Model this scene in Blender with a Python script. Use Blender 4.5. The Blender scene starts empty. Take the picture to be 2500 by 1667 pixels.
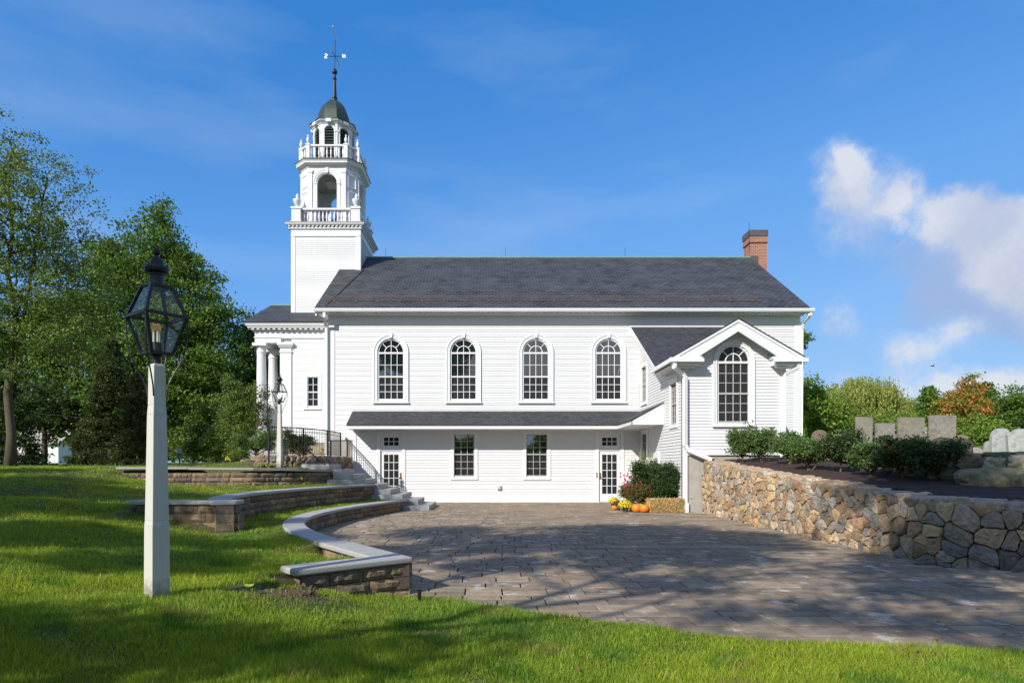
import bpy, bmesh, math, random
import numpy as np
from mathutils import Vector, Matrix
R = math.radians
scene = bpy.context.scene
COL = scene.collection
SUN = Vector((0.81, 1.0, -0.82)).normalized()      # travel direction of the sunlight
# ---------------------------------------------------------------- camera
cam = bpy.data.cameras.new("camera")
cam.sensor_width = 36; cam.lens = 1545 / 2500 * 36
cam.shift_x = 55 / 2500; cam.shift_y = 305.5 / 2500
cam.clip_start = 0.05; cam.clip_end = 2000
cam_o = bpy.data.objects.new("camera", cam); COL.objects.link(cam_o)
cam_o.location = (0, 0, 1.46); cam_o.rotation_euler = (R(90), 0, 0)
scene.camera = cam_o
# ---------------------------------------------------------------- exposure
vs = scene.view_settings
vs.view_transform = 'Standard'; vs.look = 'None'; vs.exposure = 0.14; vs.gamma = 1.0
vs.use_curve_mapping = False
# ---------------------------------------------------------------- sun
sl = bpy.data.lights.new("sun", 'SUN'); sl.energy = 5.0; sl.angle = R(0.53); sl.color = (1.0, 0.945, 0.86)
so = bpy.data.objects.new("sun", sl); COL.objects.link(so)
so.rotation_euler = SUN.to_track_quat('-Z', 'Y').to_euler(); so.location = (-20, -20, 30)
# ---------------------------------------------------------------- sky
world = bpy.data.worlds.new("World"); scene.world = world; world.use_nodes = True
wt = world.node_tree; wt.nodes.clear()
def WN(t, **k):
    n = wt.nodes.new(t)
    for a, b in k.items(): setattr(n, a, b)
    return n
def WL(a, b): wt.links.new(a, b)
sky = WN('ShaderNodeTexSky', sky_type='NISHITA', sun_disc=False)
sky.sun_elevation = math.asin(-SUN.z); sky.sun_rotation = math.atan2(-SUN.x, -SUN.y)
sky.air_density = 1.0; sky.dust_density = 0.25; sky.ozone_density = 2.2; sky.altitude = 60
tc = WN('ShaderNodeTexCoord')
def wmath(op, a, b=None, clamp=False):
    n = WN('ShaderNodeMath', operation=op, use_clamp=clamp)
    for i, v in enumerate((a, b)):
        if v is None: continue
        if isinstance(v, (int, float)): n.inputs[i].default_value = v
        else: WL(v, n.inputs[i])
    return n.outputs[0]
def skydir(px, py):
    return Vector(((px - 1195) / 1545, 1, (1139 - py) / 1545)).normalized()
# warp the direction with noise, so that the cloud edges billow
nz = WN('ShaderNodeTexNoise'); nz.inputs['Scale'].default_value = 9.0; nz.inputs['Detail'].default_value = 9; nz.inputs['Roughness'].default_value = 0.62
WL(tc.outputs['Generated'], nz.inputs['Vector'])
vsub = WN('ShaderNodeVectorMath', operation='SUBTRACT'); WL(nz.outputs['Color'], vsub.inputs[0]); vsub.inputs[1].default_value = (.5, .5, .5)
vsc = WN('ShaderNodeVectorMath', operation='SCALE'); WL(vsub.outputs[0], vsc.inputs[0]); vsc.inputs['Scale'].default_value = 0.085
vad = WN('ShaderNodeVectorMath', operation='ADD'); WL(tc.outputs['Generated'], vad.inputs[0]); WL(vsc.outputs[0], vad.inputs[1])
def blobs(lst):
    tot = None
    for (px, py, r, w) in lst:
        c = skydir(px, py)
        d = WN('ShaderNodeVectorMath', operation='DISTANCE'); WL(vad.outputs[0], d.inputs[0]); d.inputs[1].default_value = c
        rr = r / 1545 * c.y
        m = WN('ShaderNodeMapRange', interpolation_type='SMOOTHSTEP'); WL(d.outputs['Value'], m.inputs[0])
        m.inputs[1].default_value = rr; m.inputs[2].default_value = 0; m.inputs[3].default_value = 0; m.inputs[4].default_value = w
        tot = m.outputs[0] if tot is None else wmath('ADD', tot, m.outputs[0])
    return tot
white = blobs([(2055, 420, 105, .7), (2085, 395, 60, .4), (2140, 465, 110, .6), (2220, 470, 70, .5), (2240, 520, 110, .6), (2330, 560, 120, .7), (2352, 490, 80, .7), (2430, 590, 130, .8), (2510, 610, 130, .8), (2470, 540, 80, .5),
               (2580, 680, 180, .9), (2050, 540, 110, .45), (2035, 490, 80, .4), (2150, 600, 100, .25), (2500, 700, 150, .4), (2620, 560, 150, .8), (2440, 690, 120, .45), (2350, 640, 110, .4), (2260, 580, 90, .35),
               (2040, 778, 80, .8), (2100, 815, 80, .25), (2200, 865, 85, .7), (2290, 845, 80, .6), (2360, 825, 60, .5), (2230, 960, 100, .8), (2330, 945, 90, 1.0), (2300, 985, 90, .9), (2400, 1000, 90, .9),
               (2440, 960, 90, .9), (2530, 970, 110, .9), (2050, 935, 60, .3), (2180, 985, 80, .4)])
grey = blobs([(2330, 680, 190, .55), (2430, 730, 160, .6), (2280, 740, 120, .5), (2500, 760, 150, .6), (2200, 620, 110, .35), (2090, 560, 110, .3)])
cir = WN('ShaderNodeTexNoise'); cir.inputs['Scale'].default_value = 2.2; cir.inputs['Detail'].default_value = 6
mp = WN('ShaderNodeMapping'); mp.inputs['Scale'].default_value = (1.0, 1, 4.0); mp.inputs['Rotation'].default_value = (0, R(25), 0)
WL(tc.outputs['Generated'], mp.inputs[0]); WL(mp.outputs[0], cir.inputs['Vector'])
cm = WN('ShaderNodeMapRange'); WL(cir.outputs['Fac'], cm.inputs[0]); cm.inputs[1].default_value = .48; cm.inputs[2].default_value = .8; cm.inputs[3].default_value = 0; cm.inputs[4].default_value = .35
# grade the physical sky to the photograph's deeper blue
sg_ = WN('ShaderNodeSeparateColor'); WL(sky.outputs[0], sg_.inputs[0])
rp = WN('ShaderNodeValToRGB'); WL(wmath('DIVIDE', sg_.outputs[1], 12.0), rp.inputs[0]); el = rp.color_ramp.elements
for i_, (t_, c_) in enumerate(((1.0, (.030, .185, .56)), (1.5, (.042, .215, .61)), (2.6, (.125, .350, .79)), (4.5, (.22, .46, .86)), (8.0, (.34, .57, .88)), (12.0, (.50, .64, .86)))):
    e_ = el[i_] if i_ < 2 else el.new(t_ / 12)
    e_.position = t_ / 12; e_.color = (*c_, 1)
gam = WN('ShaderNodeVectorMath', operation='SCALE'); WL(rp.outputs[0], gam.inputs[0]); gam.inputs['Scale'].default_value = .98 / .09
def wmix(f, a, b):
    n = WN('ShaderNodeMix', data_type='RGBA'); WL(f, n.inputs[0]); WL(a, n.inputs[6])
    if isinstance(b, tuple): n.inputs[7].default_value = b
    else: WL(b, n.inputs[7])
    return n.outputs[2]
c1 = wmix(cm.outputs[0], gam.outputs[0], (4.4, 6.0, 8.2, 1))
gm = WN('ShaderNodeMapRange', interpolation_type='SMOOTHSTEP'); WL(grey, gm.inputs[0]); gm.inputs[1].default_value = .05; gm.inputs[2].default_value = .75; gm.inputs[4].default_value = .8
c2 = wmix(gm.outputs[0], c1, (3.6, 4.8, 7.4, 1))
fl_ = WN('ShaderNodeTexNoise'); fl_.inputs['Scale'].default_value = 16; fl_.inputs['Detail'].default_value = 10; fl_.inputs['Roughness'].default_value = .6; WL(tc.outputs['Generated'], fl_.inputs['Vector'])
white = wmath('MULTIPLY', white, wmath('ADD', wmath('MULTIPLY', fl_.outputs['Fac'], 3.6), -.80))
wm_ = WN('ShaderNodeMapRange', interpolation_type='SMOOTHSTEP'); WL(white, wm_.inputs[0]); wm_.inputs[1].default_value = .06; wm_.inputs[2].default_value = 1.0; wm_.inputs[4].default_value = .92
cs_ = WN('ShaderNodeMapRange', interpolation_type='SMOOTHSTEP'); f2_ = WN('ShaderNodeTexNoise'); f2_.inputs['Scale'].default_value = 9; f2_.inputs['Detail'].default_value = 8; WL(vad.outputs[0], f2_.inputs['Vector']); WL(f2_.outputs['Fac'], cs_.inputs[0]); cs_.inputs[1].default_value = .36; cs_.inputs[2].default_value = .62
cc_ = WN('ShaderNodeMix', data_type='RGBA'); WL(cs_.outputs[0], cc_.inputs[0]); cc_.inputs[6].default_value = (5.4, 6.0, 7.6, 1); cc_.inputs[7].default_value = (7.6, 7.9, 8.6, 1)
c3 = wmix(wm_.outputs[0], c2, cc_.outputs[2])
# broken cloud added over the unseen rest of the sky, to whiten the blue fill
sx_ = WN('ShaderNodeSeparateXYZ'); WL(tc.outputs['Generated'], sx_.inputs[0])
m1 = WN('ShaderNodeMapRange'); WL(sx_.outputs[1], m1.inputs[0]); m1.inputs[1].default_value = .42; m1.inputs[2].default_value = .10
m2 = WN('ShaderNodeMapRange'); WL(sx_.outputs[2], m2.inputs[0]); m2.inputs[1].default_value = .68; m2.inputs[2].default_value = .85
cb = WN('ShaderNodeTexNoise'); cb.inputs['Scale'].default_value = 3.0; cb.inputs['Detail'].default_value = 8; WL(tc.outputs['Generated'], cb.inputs['Vector'])
m3 = WN('ShaderNodeMapRange', interpolation_type='SMOOTHSTEP'); WL(cb.outputs['Fac'], m3.inputs[0]); m3.inputs[1].default_value = .40; m3.inputs[2].default_value = .62; m3.inputs[4].default_value = .9
mk_ = wmath('MULTIPLY', wmath('MAXIMUM', m1.outputs[0], m2.outputs[0]), m3.outputs[0])
c3 = wmix(mk_, c3, (4.4, 4.2, 4.1, 1))
bg = WN('ShaderNodeBackground'); bg.inputs['Strength'].default_value = 0.09; WL(c3, bg.inputs[0])
wo = WN('ShaderNodeOutputWorld'); WL(bg.outputs[0], wo.inputs[0])

# ================================================================ helpers
def tag(o, label=None, cat=None, group=None, kind=None):
    if label: o['label'] = label
    if cat: o['category'] = cat
    if group: o['group'] = group
    if kind: o['kind'] = kind
    return o
def empty(name, loc=(0, 0, 0), rz=0):
    o = bpy.data.objects.new(name, None); COL.objects.link(o)
    o.location = loc; o.rotation_euler = (0, 0, rz); o.empty_display_size = .2
    return o
class MB:
    def __init__(s): s.v = []; s.f = []; s.c = []; s.cc = None; s.uv = {}; s.starts = []
    def add(s, vs, fs, col=None):
        o = len(s.v); s.starts.append((o, len(s.f))); s.v.extend([tuple(v) for v in vs]); s.f.extend([tuple(i + o for i in f) for f in fs])
        c = col or s.cc
        if c: s.c.extend([c] * len(vs))
    def poly(s, pts, uv=None):
        if uv: s.uv[len(s.f)] = uv
        s.add(pts, [tuple(range(len(pts)))])
    def box(s, x0, x1, y0, y1, z0, z1):
        s.add([(x0, y0, z0), (x1, y0, z0), (x1, y1, z0), (x0, y1, z0), (x0, y0, z1), (x1, y0, z1), (x1, y1, z1), (x0, y1, z1)],
              [(0, 3, 2, 1), (4, 5, 6, 7), (0, 1, 5, 4), (1, 2, 6, 5), (2, 3, 7, 6), (3, 0, 4, 7)])
    def hexa(s, b, t):      # bottom quad, top quad
        s.add(list(b) + list(t), [(0, 3, 2, 1), (4, 5, 6, 7), (0, 1, 5, 4), (1, 2, 6, 5), (2, 3, 7, 6), (3, 0, 4, 7)])
    def prism(s, a, b):     # two matching polygons
        n = len(a); s.add(list(a) + list(b), [tuple(range(n - 1, -1, -1)), tuple(range(n, 2 * n))] + [(i, (i + 1) % n, n + (i + 1) % n, n + i) for i in range(n)])
    def lathe(s, cx, cy, prof, seg=16, rot=0, ell=None):
        vs = []; fs = []
        for (r, z) in prof:
            for k in range(seg):
                a = 2 * math.pi * k / seg + rot; vs.append((cx + r * math.cos(a), cy + r * math.sin(a), z))
        m = len(prof)
        for j in range(m - 1):
            for k in range(seg):
                k2 = (k + 1) % seg; fs.append((j * seg + k, j * seg + k2, (j + 1) * seg + k2, (j + 1) * seg + k))
        fs.append(tuple(range(seg - 1, -1, -1))); fs.append(tuple((m - 1) * seg + k for k in range(seg)))
        s.add(vs, fs)
    def tube(s, pts, r, seg=8, sq=False):
        pts = [Vector(p) for p in pts]; n = len(pts)
        rs = r if isinstance(r, (list, tuple)) else [r] * n
        vs = []; fs = []; up = None
        for i, p in enumerate(pts):
            t = (pts[min(i + 1, n - 1)] - pts[max(i - 1, 0)])
            if t.length < 1e-9: t = Vector((0, 0, 1))
            t.normalize()
            if up is None:
                up = Vector((0, 0, 1)) if abs(t.z) < .9 else Vector((0, 1, 0))
            a = t.cross(up)
            if a.length < 1e-4: a = t.cross(Vector((1, 0, 0)))
            a.normalize(); b = a.cross(t).normalized(); up = b
            for k in range(seg):
                th = 2 * math.pi * (k + (.5 if sq else 0)) / seg
                vs.append(p + a * (rs[i] * math.cos(th)) + b * (rs[i] * math.sin(th)))
        for i in range(n - 1):
            for k in range(seg):
                k2 = (k + 1) % seg; fs.append((i * seg + k, i * seg + k2, (i + 1) * seg + k2, (i + 1) * seg + k))
        fs.append(tuple(range(seg - 1, -1, -1))); fs.append(tuple((n - 1) * seg + k for k in range(seg)))
        s.add(vs, fs)
    def build(s, name, mat, parent=None, smooth=False, bevel=0, seg=2, recalc=True):
        me = bpy.data.meshes.new(name); me.from_pydata(s.v, [], s.f)
        if s.c and len(s.c) == len(s.v):
            ca = me.color_attributes.new('Col', 'FLOAT_COLOR', 'POINT')
            ca.data.foreach_set('color', np.array([(c[0], c[1], c[2], 1) for c in s.c], 'f').ravel())
        if s.uv:
            ul = me.uv_layers.new(name='UVMap')
            for fi, uvs in s.uv.items():
                p = me.polygons[fi]
                for k, li in enumerate(p.loop_indices): ul.data[li].uv = uvs[k]
        if recalc:
            bm = bmesh.new(); bm.from_mesh(me); bmesh.ops.recalc_face_normals(bm, faces=bm.faces); bm.to_mesh(me); bm.free()
        me.materials.append(mat)
        if smooth: me.polygons.foreach_set('use_smooth', [True] * len(me.polygons))
        me.update()
        o = bpy.data.objects.new(name, me); COL.objects.link(o)
        if parent: o.parent = parent
        if bevel:
            b = o.modifiers.new('bevel', 'BEVEL'); b.width = bevel; b.segments = seg; b.limit_method = 'ANGLE'; b.angle_limit = R(40)
        return o
def npmesh(name, V, F, mat, parent=None, col=None, smooth=False):
    """V (n,3), F (m,k) arrays"""
    me = bpy.data.meshes.new(name); k = F.shape[1]
    me.vertices.add(len(V)); me.vertices.foreach_set('co', V.astype('f').ravel())
    me.loops.add(F.size); me.loops.foreach_set('vertex_index', F.astype('i').ravel())
    me.polygons.add(len(F)); me.polygons.foreach_set('loop_start', (np.arange(len(F)) * k).astype('i'))
    try: me.polygons.foreach_set('loop_total', np.full(len(F), k, 'i'))
    except Exception: pass
    me.update(calc_edges=True)
    if col is not None:
        ca = me.color_attributes.new('Col', 'FLOAT_COLOR', 'POINT')
        c4 = np.ones((len(V), 4), 'f'); c4[:, :3] = col; ca.data.foreach_set('color', c4.ravel())
    if smooth: me.polygons.foreach_set('use_smooth', [True] * len(F))
    me.materials.append(mat)
    o = bpy.data.objects.new(name, me); COL.objects.link(o)
    if parent: o.parent = parent
    return o
class Fr:      # a wall's own frame: u along the wall, z up, d out of it
    def __init__(s, ox, oy, ux, uy, nx, ny): s.o = (ox, oy); s.u = (ux, uy); s.n = (nx, ny)
    def p(s, u, z, d=0): return (s.o[0] + u * s.u[0] + d * s.n[0], s.o[1] + u * s.u[1] + d * s.n[1], z)
def front(y): return Fr(0, y, 1, 0, 0, -1)
def fbox(mb, fr, u0, u1, z0, z1, d0, d1):
    mb.hexa([fr.p(u0, z0, d0), fr.p(u1, z0, d0), fr.p(u1, z0, d1), fr.p(u0, z0, d1)], [fr.p(u0, z1, d0), fr.p(u1, z1, d0), fr.p(u1, z1, d1), fr.p(u0, z1, d1)])
def fprism(mb, fr, pts, d0, d1):
    mb.prism([fr.p(u, z, d0) for u, z in pts], [fr.p(u, z, d1) for u, z in pts])
def ring(mb, fr, cu, cz, r0, r1, d0, d1, a0=0, a1=math.pi, seg=20):
    for i in range(seg):
        a = a0 + (a1 - a0) * i / seg; b = a0 + (a1 - a0) * (i + 1) / seg
        q = [(cu + r0 * math.cos(a), cz + r0 * math.sin(a)), (cu + r1 * math.cos(a), cz + r1 * math.sin(a)),
             (cu + r1 * math.cos(b), cz + r1 * math.sin(b)), (cu + r0 * math.cos(b), cz + r0 * math.sin(b))]
        fprism(mb, fr, q, d0, d1)
LIP = .022
def siding(mb, fr, z0, z1, lo, hi, holes=(), ex=.1, back=True):
    """clapboards; lo/hi numbers or functions of z; holes (u0,u1,z0,z1,arch)"""
    L = lo if callable(lo) else (lambda z: lo); H = hi if callable(hi) else (lambda z: hi)
    n = max(1, round((z1 - z0) / ex)); e = (z1 - z0) / n
    for i in range(n):
        a = z0 + i * e; b = a + e; m = (a + b) / 2
        segs = [[L(a), H(a), L(b), H(b)]]
        for h in holes:
            u0, u1, hz0, hz1, arch = h
            if m < hz0 or m > hz1: continue
            if arch:
                zc = hz1 - (u1 - u0) / 2
                if m > zc:
                    hw = math.sqrt(max(0, ((u1 - u0) / 2) ** 2 - (m - zc) ** 2)); c = (u0 + u1) / 2; u0, u1 = c - hw, c + hw
            ns = []
            for s in segs:
                if u1 <= s[0] or u0 >= s[1]: ns.append(s); continue
                if u0 > s[0]: ns.append([s[0], u0, s[2], u0])
                if u1 < s[1]: ns.append([u1, s[1], u1, s[3]])
            segs = ns
        j = random.uniform(-.0012, .0012)
        for s in segs:
            if s[1] - s[0] < .01 and s[3] - s[2] < .01: continue
            mb.add([fr.p(s[0], a, .0), fr.p(s[1], a, .0), fr.p(s[1], a, LIP + j), fr.p(s[0], a, LIP + j), fr.p(s[3], b, .0), fr.p(s[2], b, .0)],
                   [(0, 1, 2, 3), (3, 2, 4, 5)])
# ================================================================ materials
def newmat(name):
    m = bpy.data.materials.new(name); m.use_nodes = True; t = m.node_tree; p = t.nodes['Principled BSDF']
    return m, t, p
def N(t, ty, **k):
    n = t.nodes.new(ty)
    for a, b in k.items(): setattr(n, a, b)
    return n
def mixc(t, f, a, b, bt='MIX'):
    n = N(t, 'ShaderNodeMix', data_type='RGBA', blend_type=bt)
    for i, v in ((0, f), (6, a), (7, b)):
        if isinstance(v, (int, float)): n.inputs[i].default_value = v
        elif isinstance(v, tuple): n.inputs[i].default_value = (*v[:3], 1)
        else: t.links.new(v, n.inputs[i])
    return n.outputs[2]
def noise(t, scale, detail=4, rough=.5, coord='Object', stretch=None):
    tcn = N(t, 'ShaderNodeTexCoord'); nz_ = N(t, 'ShaderNodeTexNoise'); nz_.inputs['Scale'].default_value = scale; nz_.inputs['Detail'].default_value = detail; nz_.inputs['Roughness'].default_value = rough
    src = tcn.outputs[coord]
    if stretch:
        mpn = N(t, 'ShaderNodeMapping'); mpn.inputs['Scale'].default_value = stretch; t.links.new(src, mpn.inputs[0]); src = mpn.outputs[0]
    t.links.new(src, nz_.inputs['Vector']); return nz_.outputs['Fac']
def ramp(t, f, lo, hi, a=0., b=1.):
    n = N(t, 'ShaderNodeMapRange'); t.links.new(f, n.inputs[0]); n.inputs[1].default_value = lo; n.inputs[2].default_value = hi; n.inputs[3].default_value = a; n.inputs[4].default_value = b
    return n.outputs[0]
def bump(t, p, h, strength=.3, dist=.01):
    b = N(t, 'ShaderNodeBump'); b.inputs['Strength'].default_value = strength; b.inputs['Distance'].default_value = dist
    t.links.new(h, b.inputs['Height']); t.links.new(b.outputs[0], p.inputs['Normal'])
def simple(name, c, rough=.6, var=.1, scale=6, metal=0., bmp=0., bs=60, stain=None, stretch=None):
    m, t, p = newmat(name); p.inputs['Roughness'].default_value = rough; p.inputs['Metallic'].default_value = metal
    f = noise(t, scale, 6, .6, stretch=stretch)
    col = mixc(t, ramp(t, f, .3, .7), tuple(x * (1 - var) for x in c), tuple(min(1, x * (1 + var)) for x in c))
    if stain:
        f2 = noise(t, stain[1], 8, .65); col = mixc(t, ramp(t, f2, stain[2], stain[2] + .12, 0, stain[3]), col, stain[0])
    t.links.new(col, p.inputs['Base Color'])
    if bmp: bump(t, p, noise(t, bs, 4), bmp)
    return m
M = {}
M['siding'] = simple('siding_paint', (.70, .71, .725), .45, .03, 1.5, bmp=.06, bs=90, stain=((.56, .56, .53), 2.2, .60, .35))
M['trim'] = simple('trim_paint', (.73, .74, .755), .4, .02, 3)
M['concrete'] = simple('concrete', (.36, .34, .31), .9, .12, 3, bmp=.3, bs=40)
M['tan_concrete'] = simple('tan_concrete', (.38, .31, .22), .9, .2, 3, bmp=.3, bs=40)
M['dome'] = simple('green_copper', (.028, .048, .042), .5, .2, 3)
M['iron'] = simple('black_iron', (.012, .012, .014), .4, .2, 8)
M['louver'] = simple('louver_paint', (.03, .05, .045), .6, .2, 5)
M['gold'] = simple('gold_leaf', (.8, .66, .35), .3, .1, 5, metal=.6)
M['letter'] = simple('letter_paint', (.85, .85, .82), .4, .02, 5)
M['ridge'] = simple('ridge_copper', (.16, .30, .25), .6, .2, 3)
M['snow'] = simple('snow_rail_copper', (.16, .10, .075), .5, .25, 8)
M['gutter'] = simple('gutter_metal', (.78, .79, .80), .3, .03, 4)
M['flash'] = simple('lead_flashing', (.10, .085, .08), .5, .2, 4)
M['alum'] = simple('window_frame_grey', (.42, .42, .40), .4, .06, 5)
M['brass'] = simple('brass', (.62, .34, .14), .3, .15, 20, metal=.8)
M['interior'] = simple('belfry_inside', (.42, .40, .36), .7, .1, 2)
M['screen'] = simple('insect_screen', (.045, .045, .05), .6, .1, 200)
M['cap'] = simple('granite_cap', (.38, .375, .355), .8, .14, 40, bmp=.5, bs=180, stain=((.30, .31, .31), 2.5, .6, .35))
M['granite'] = simple('granite_step', (.36, .36, .355), .75, .12, 60, bmp=.3, bs=200, stain=((.3, .31, .32), 2, .6, .35))
M['mulch'] = simple('bark_mulch', (.045, .024, .018), .95, .45, 30, bmp=1.0, bs=45, stain=((.12, .075, .05), 60, .62, .6))
M['soil'] = simple('bare_soil', (.11, .075, .045), .95, .3, 20, bmp=1.0, bs=40)
M['bark'] = simple('bark', (.09, .072, .055), .95, .35, 6, bmp=.9, bs=14, stretch=(6, 6, 1))
M['barkgreen'] = simple('mossy_bark', (.085, .075, .045), .95, .35, 5, bmp=.9, bs=12, stretch=(6, 6, 1))
M['twig'] = simple('twig', (.16, .09, .05), .9, .3, 10)
M['straw'] = simple('straw', (.52, .36, .13), .9, .35, 30, stretch=(1, 1, .2))
M['pot'] = simple('green_pot', (.03, .06, .045), .45, .1, 10)
M['pumpkin_m'] = simple('pumpkin_skin', (.80, .22, .02), .4, .12, 12)
M['gourd'] = simple('gourd_skin', (.42, .52, .05), .5, .2, 10)
M['blacklamp'] = simple('lamp_metal', (.014, .014, .017), .35, .2, 10)
M['post'] = simple('post_paint', (.60, .60, .54), .5, .05, 3, bmp=.15, bs=30, stain=((.40, .37, .30), 9, .66, .6))
m, t, p = newmat('weathered_post'); p.inputs['Roughness'].default_value = .5
col = mixc(t, ramp(t, noise(t, 9, 8, .65), .64, .74, 0, .55), (.58, .58, .52), (.40, .37, .30))
col = mixc(t, ramp(t, noise(t, 40, 4, .5, stretch=(1, 1, .08)), .35, .7, 0, .25), col, (.45, .45, .40))
sz = N(t, 'ShaderNodeSeparateXYZ'); tcn = N(t, 'ShaderNodeTexCoord'); t.links.new(tcn.outputs['Object'], sz.inputs[0])
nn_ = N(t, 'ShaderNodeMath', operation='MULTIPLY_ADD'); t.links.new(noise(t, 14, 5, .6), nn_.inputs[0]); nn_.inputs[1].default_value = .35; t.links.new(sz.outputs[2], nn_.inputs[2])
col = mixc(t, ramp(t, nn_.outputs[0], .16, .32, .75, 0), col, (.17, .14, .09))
t.links.new(col, p.inputs['Base Color']); bump(t, p, noise(t, 40, 4, .6, stretch=(1, 1, .1)), .25, .004); M['post'] = m
def m_glass(name, base, ior, rough=.02):
    m, t, p = newmat(name); p.inputs['Base Color'].default_value = (*base, 1); p.inputs['Roughness'].default_value = rough; p.inputs['IOR'].default_value = ior
    bump(t, p, noise(t, 1.3, 2), .05, .01)
    return m
M['glass'] = m_glass('window_glass', (.012, .018, .024), 3.0)
M['glass_dull'] = m_glass('screened_glass', (.026, .026, .029), 1.4, .15)
m, t, p = newmat('lantern_glass')
gl = N(t, 'ShaderNodeBsdfGlossy'); gl.inputs['Roughness'].default_value = .03
tr = N(t, 'ShaderNodeBsdfTransparent'); tr.inputs[0].default_value = (.90, .93, .95, 1)
lw_ = N(t, 'ShaderNodeLayerWeight'); lw_.inputs[0].default_value = .5
pw_ = N(t, 'ShaderNodeMath', operation='POWER'); t.links.new(lw_.outputs['Facing'], pw_.inputs[0]); pw_.inputs[1].default_value = 4
fz = N(t, 'ShaderNodeMath', operation='MULTIPLY_ADD'); t.links.new(pw_.outputs[0], fz.inputs[0]); fz.inputs[1].default_value = .7; fz.inputs[2].default_value = .07
ms = N(t, 'ShaderNodeMixShader'); t.links.new(fz.outputs[0], ms.inputs[0]); t.links.new(tr.outputs[0], ms.inputs[1]); t.links.new(gl.outputs[0], ms.inputs[2])
t.links.new(ms.outputs[0], t.nodes['Material Output'].inputs[0]); M['lglass'] = m
m, t, p = newmat('filament_bulb'); p.inputs['Base Color'].default_value = (.5, .32, .16, 1); p.inputs['Roughness'].default_value = .2
p.inputs['Emission Color'].default_value = (1, .5, .2, 1); p.inputs['Emission Strength'].default_value = .12; M['bulb'] = m
M['candle'] = simple('candle_sleeve', (.7, .68, .6), .5, .03, 5)
def m_shingle(name, c1, c2, bw, bh, mortar, var, scale_n=1.2):
    m, t, p = newmat(name); p.inputs['Roughness'].default_value = .75
    uv = N(t, 'ShaderNodeUVMap'); br = N(t, 'ShaderNodeTexBrick'); t.links.new(uv.outputs[0], br.inputs['Vector'])
    br.inputs['Scale'].default_value = 1; br.inputs['Brick Width'].default_value = bw; br.inputs['Row Height'].default_value = bh
    br.inputs['Mortar Size'].default_value = mortar; br.inputs['Mortar Smooth'].default_value = .2; br.inputs['Bias'].default_value = var
    br.inputs['Color1'].default_value = (*c1, 1); br.inputs['Color2'].default_value = (*c2, 1); br.inputs['Mortar'].default_value = (.008, .009, .011, 1)
    f = noise(t, scale_n, 6, .6); col = mixc(t, ramp(t, f, .35, .65, 0, .5), br.outputs['Color'], tuple(x * 1.5 for x in c1), 'MIX')
    t.links.new(col, p.inputs['Base Color'])
    # each course steps down at its lower edge
    sep = N(t, 'ShaderNodeSeparateXYZ'); t.links.new(uv.outputs[0], sep.inputs[0])
    dv = N(t, 'ShaderNodeMath', operation='DIVIDE'); t.links.new(sep.outputs[1], dv.inputs[0]); dv.inputs[1].default_value = bh
    fr_ = N(t, 'ShaderNodeMath', operation='FRACT'); t.links.new(dv.outputs[0], fr_.inputs[0])
    sb = N(t, 'ShaderNodeMath', operation='SUBTRACT'); sb.inputs[0].default_value = 1; t.links.new(fr_.outputs[0], sb.inputs[1])
    ad = N(t, 'ShaderNodeMath', operation='SUBTRACT'); t.links.new(sb.outputs[0], ad.inputs[0]); t.links.new(br.outputs['Fac'], ad.inputs[1])
    bump(t, p, ad.outputs[0], 1.0, .05)
    return m
M['slate'] = m_shingle('slate_roof', (.066, .071, .079), (.028, .031, .037), .28, .19, .022, 0.0)
M['asphalt'] = m_shingle('asphalt_shingles', (.062, .066, .075), (.022, .024, .029), .22, .13, .010, -.1, 5)
m, t, p = newmat('chimney_brick'); p.inputs['Roughness'].default_value = .9
uv = N(t, 'ShaderNodeUVMap'); br = N(t, 'ShaderNodeTexBrick'); t.links.new(uv.outputs[0], br.inputs['Vector'])
br.inputs['Scale'].default_value = 1; br.inputs['Brick Width'].default_value = .21; br.inputs['Row Height'].default_value = .075; br.inputs['Mortar Size'].default_value = .009
br.inputs['Color1'].default_value = (.36, .12, .065, 1); br.inputs['Color2'].default_value = (.20, .07, .045, 1); br.inputs['Mortar'].default_value = (.45, .36, .30, 1)
t.links.new(mixc(t, ramp(t, noise(t, 4), .4, .7, 0, .35), br.outputs['Color'], (.42, .2, .13)), p.inputs['Base Color']); bump(t, p, br.outputs['Fac'], -.5, .01); M['brick'] = m
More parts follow.
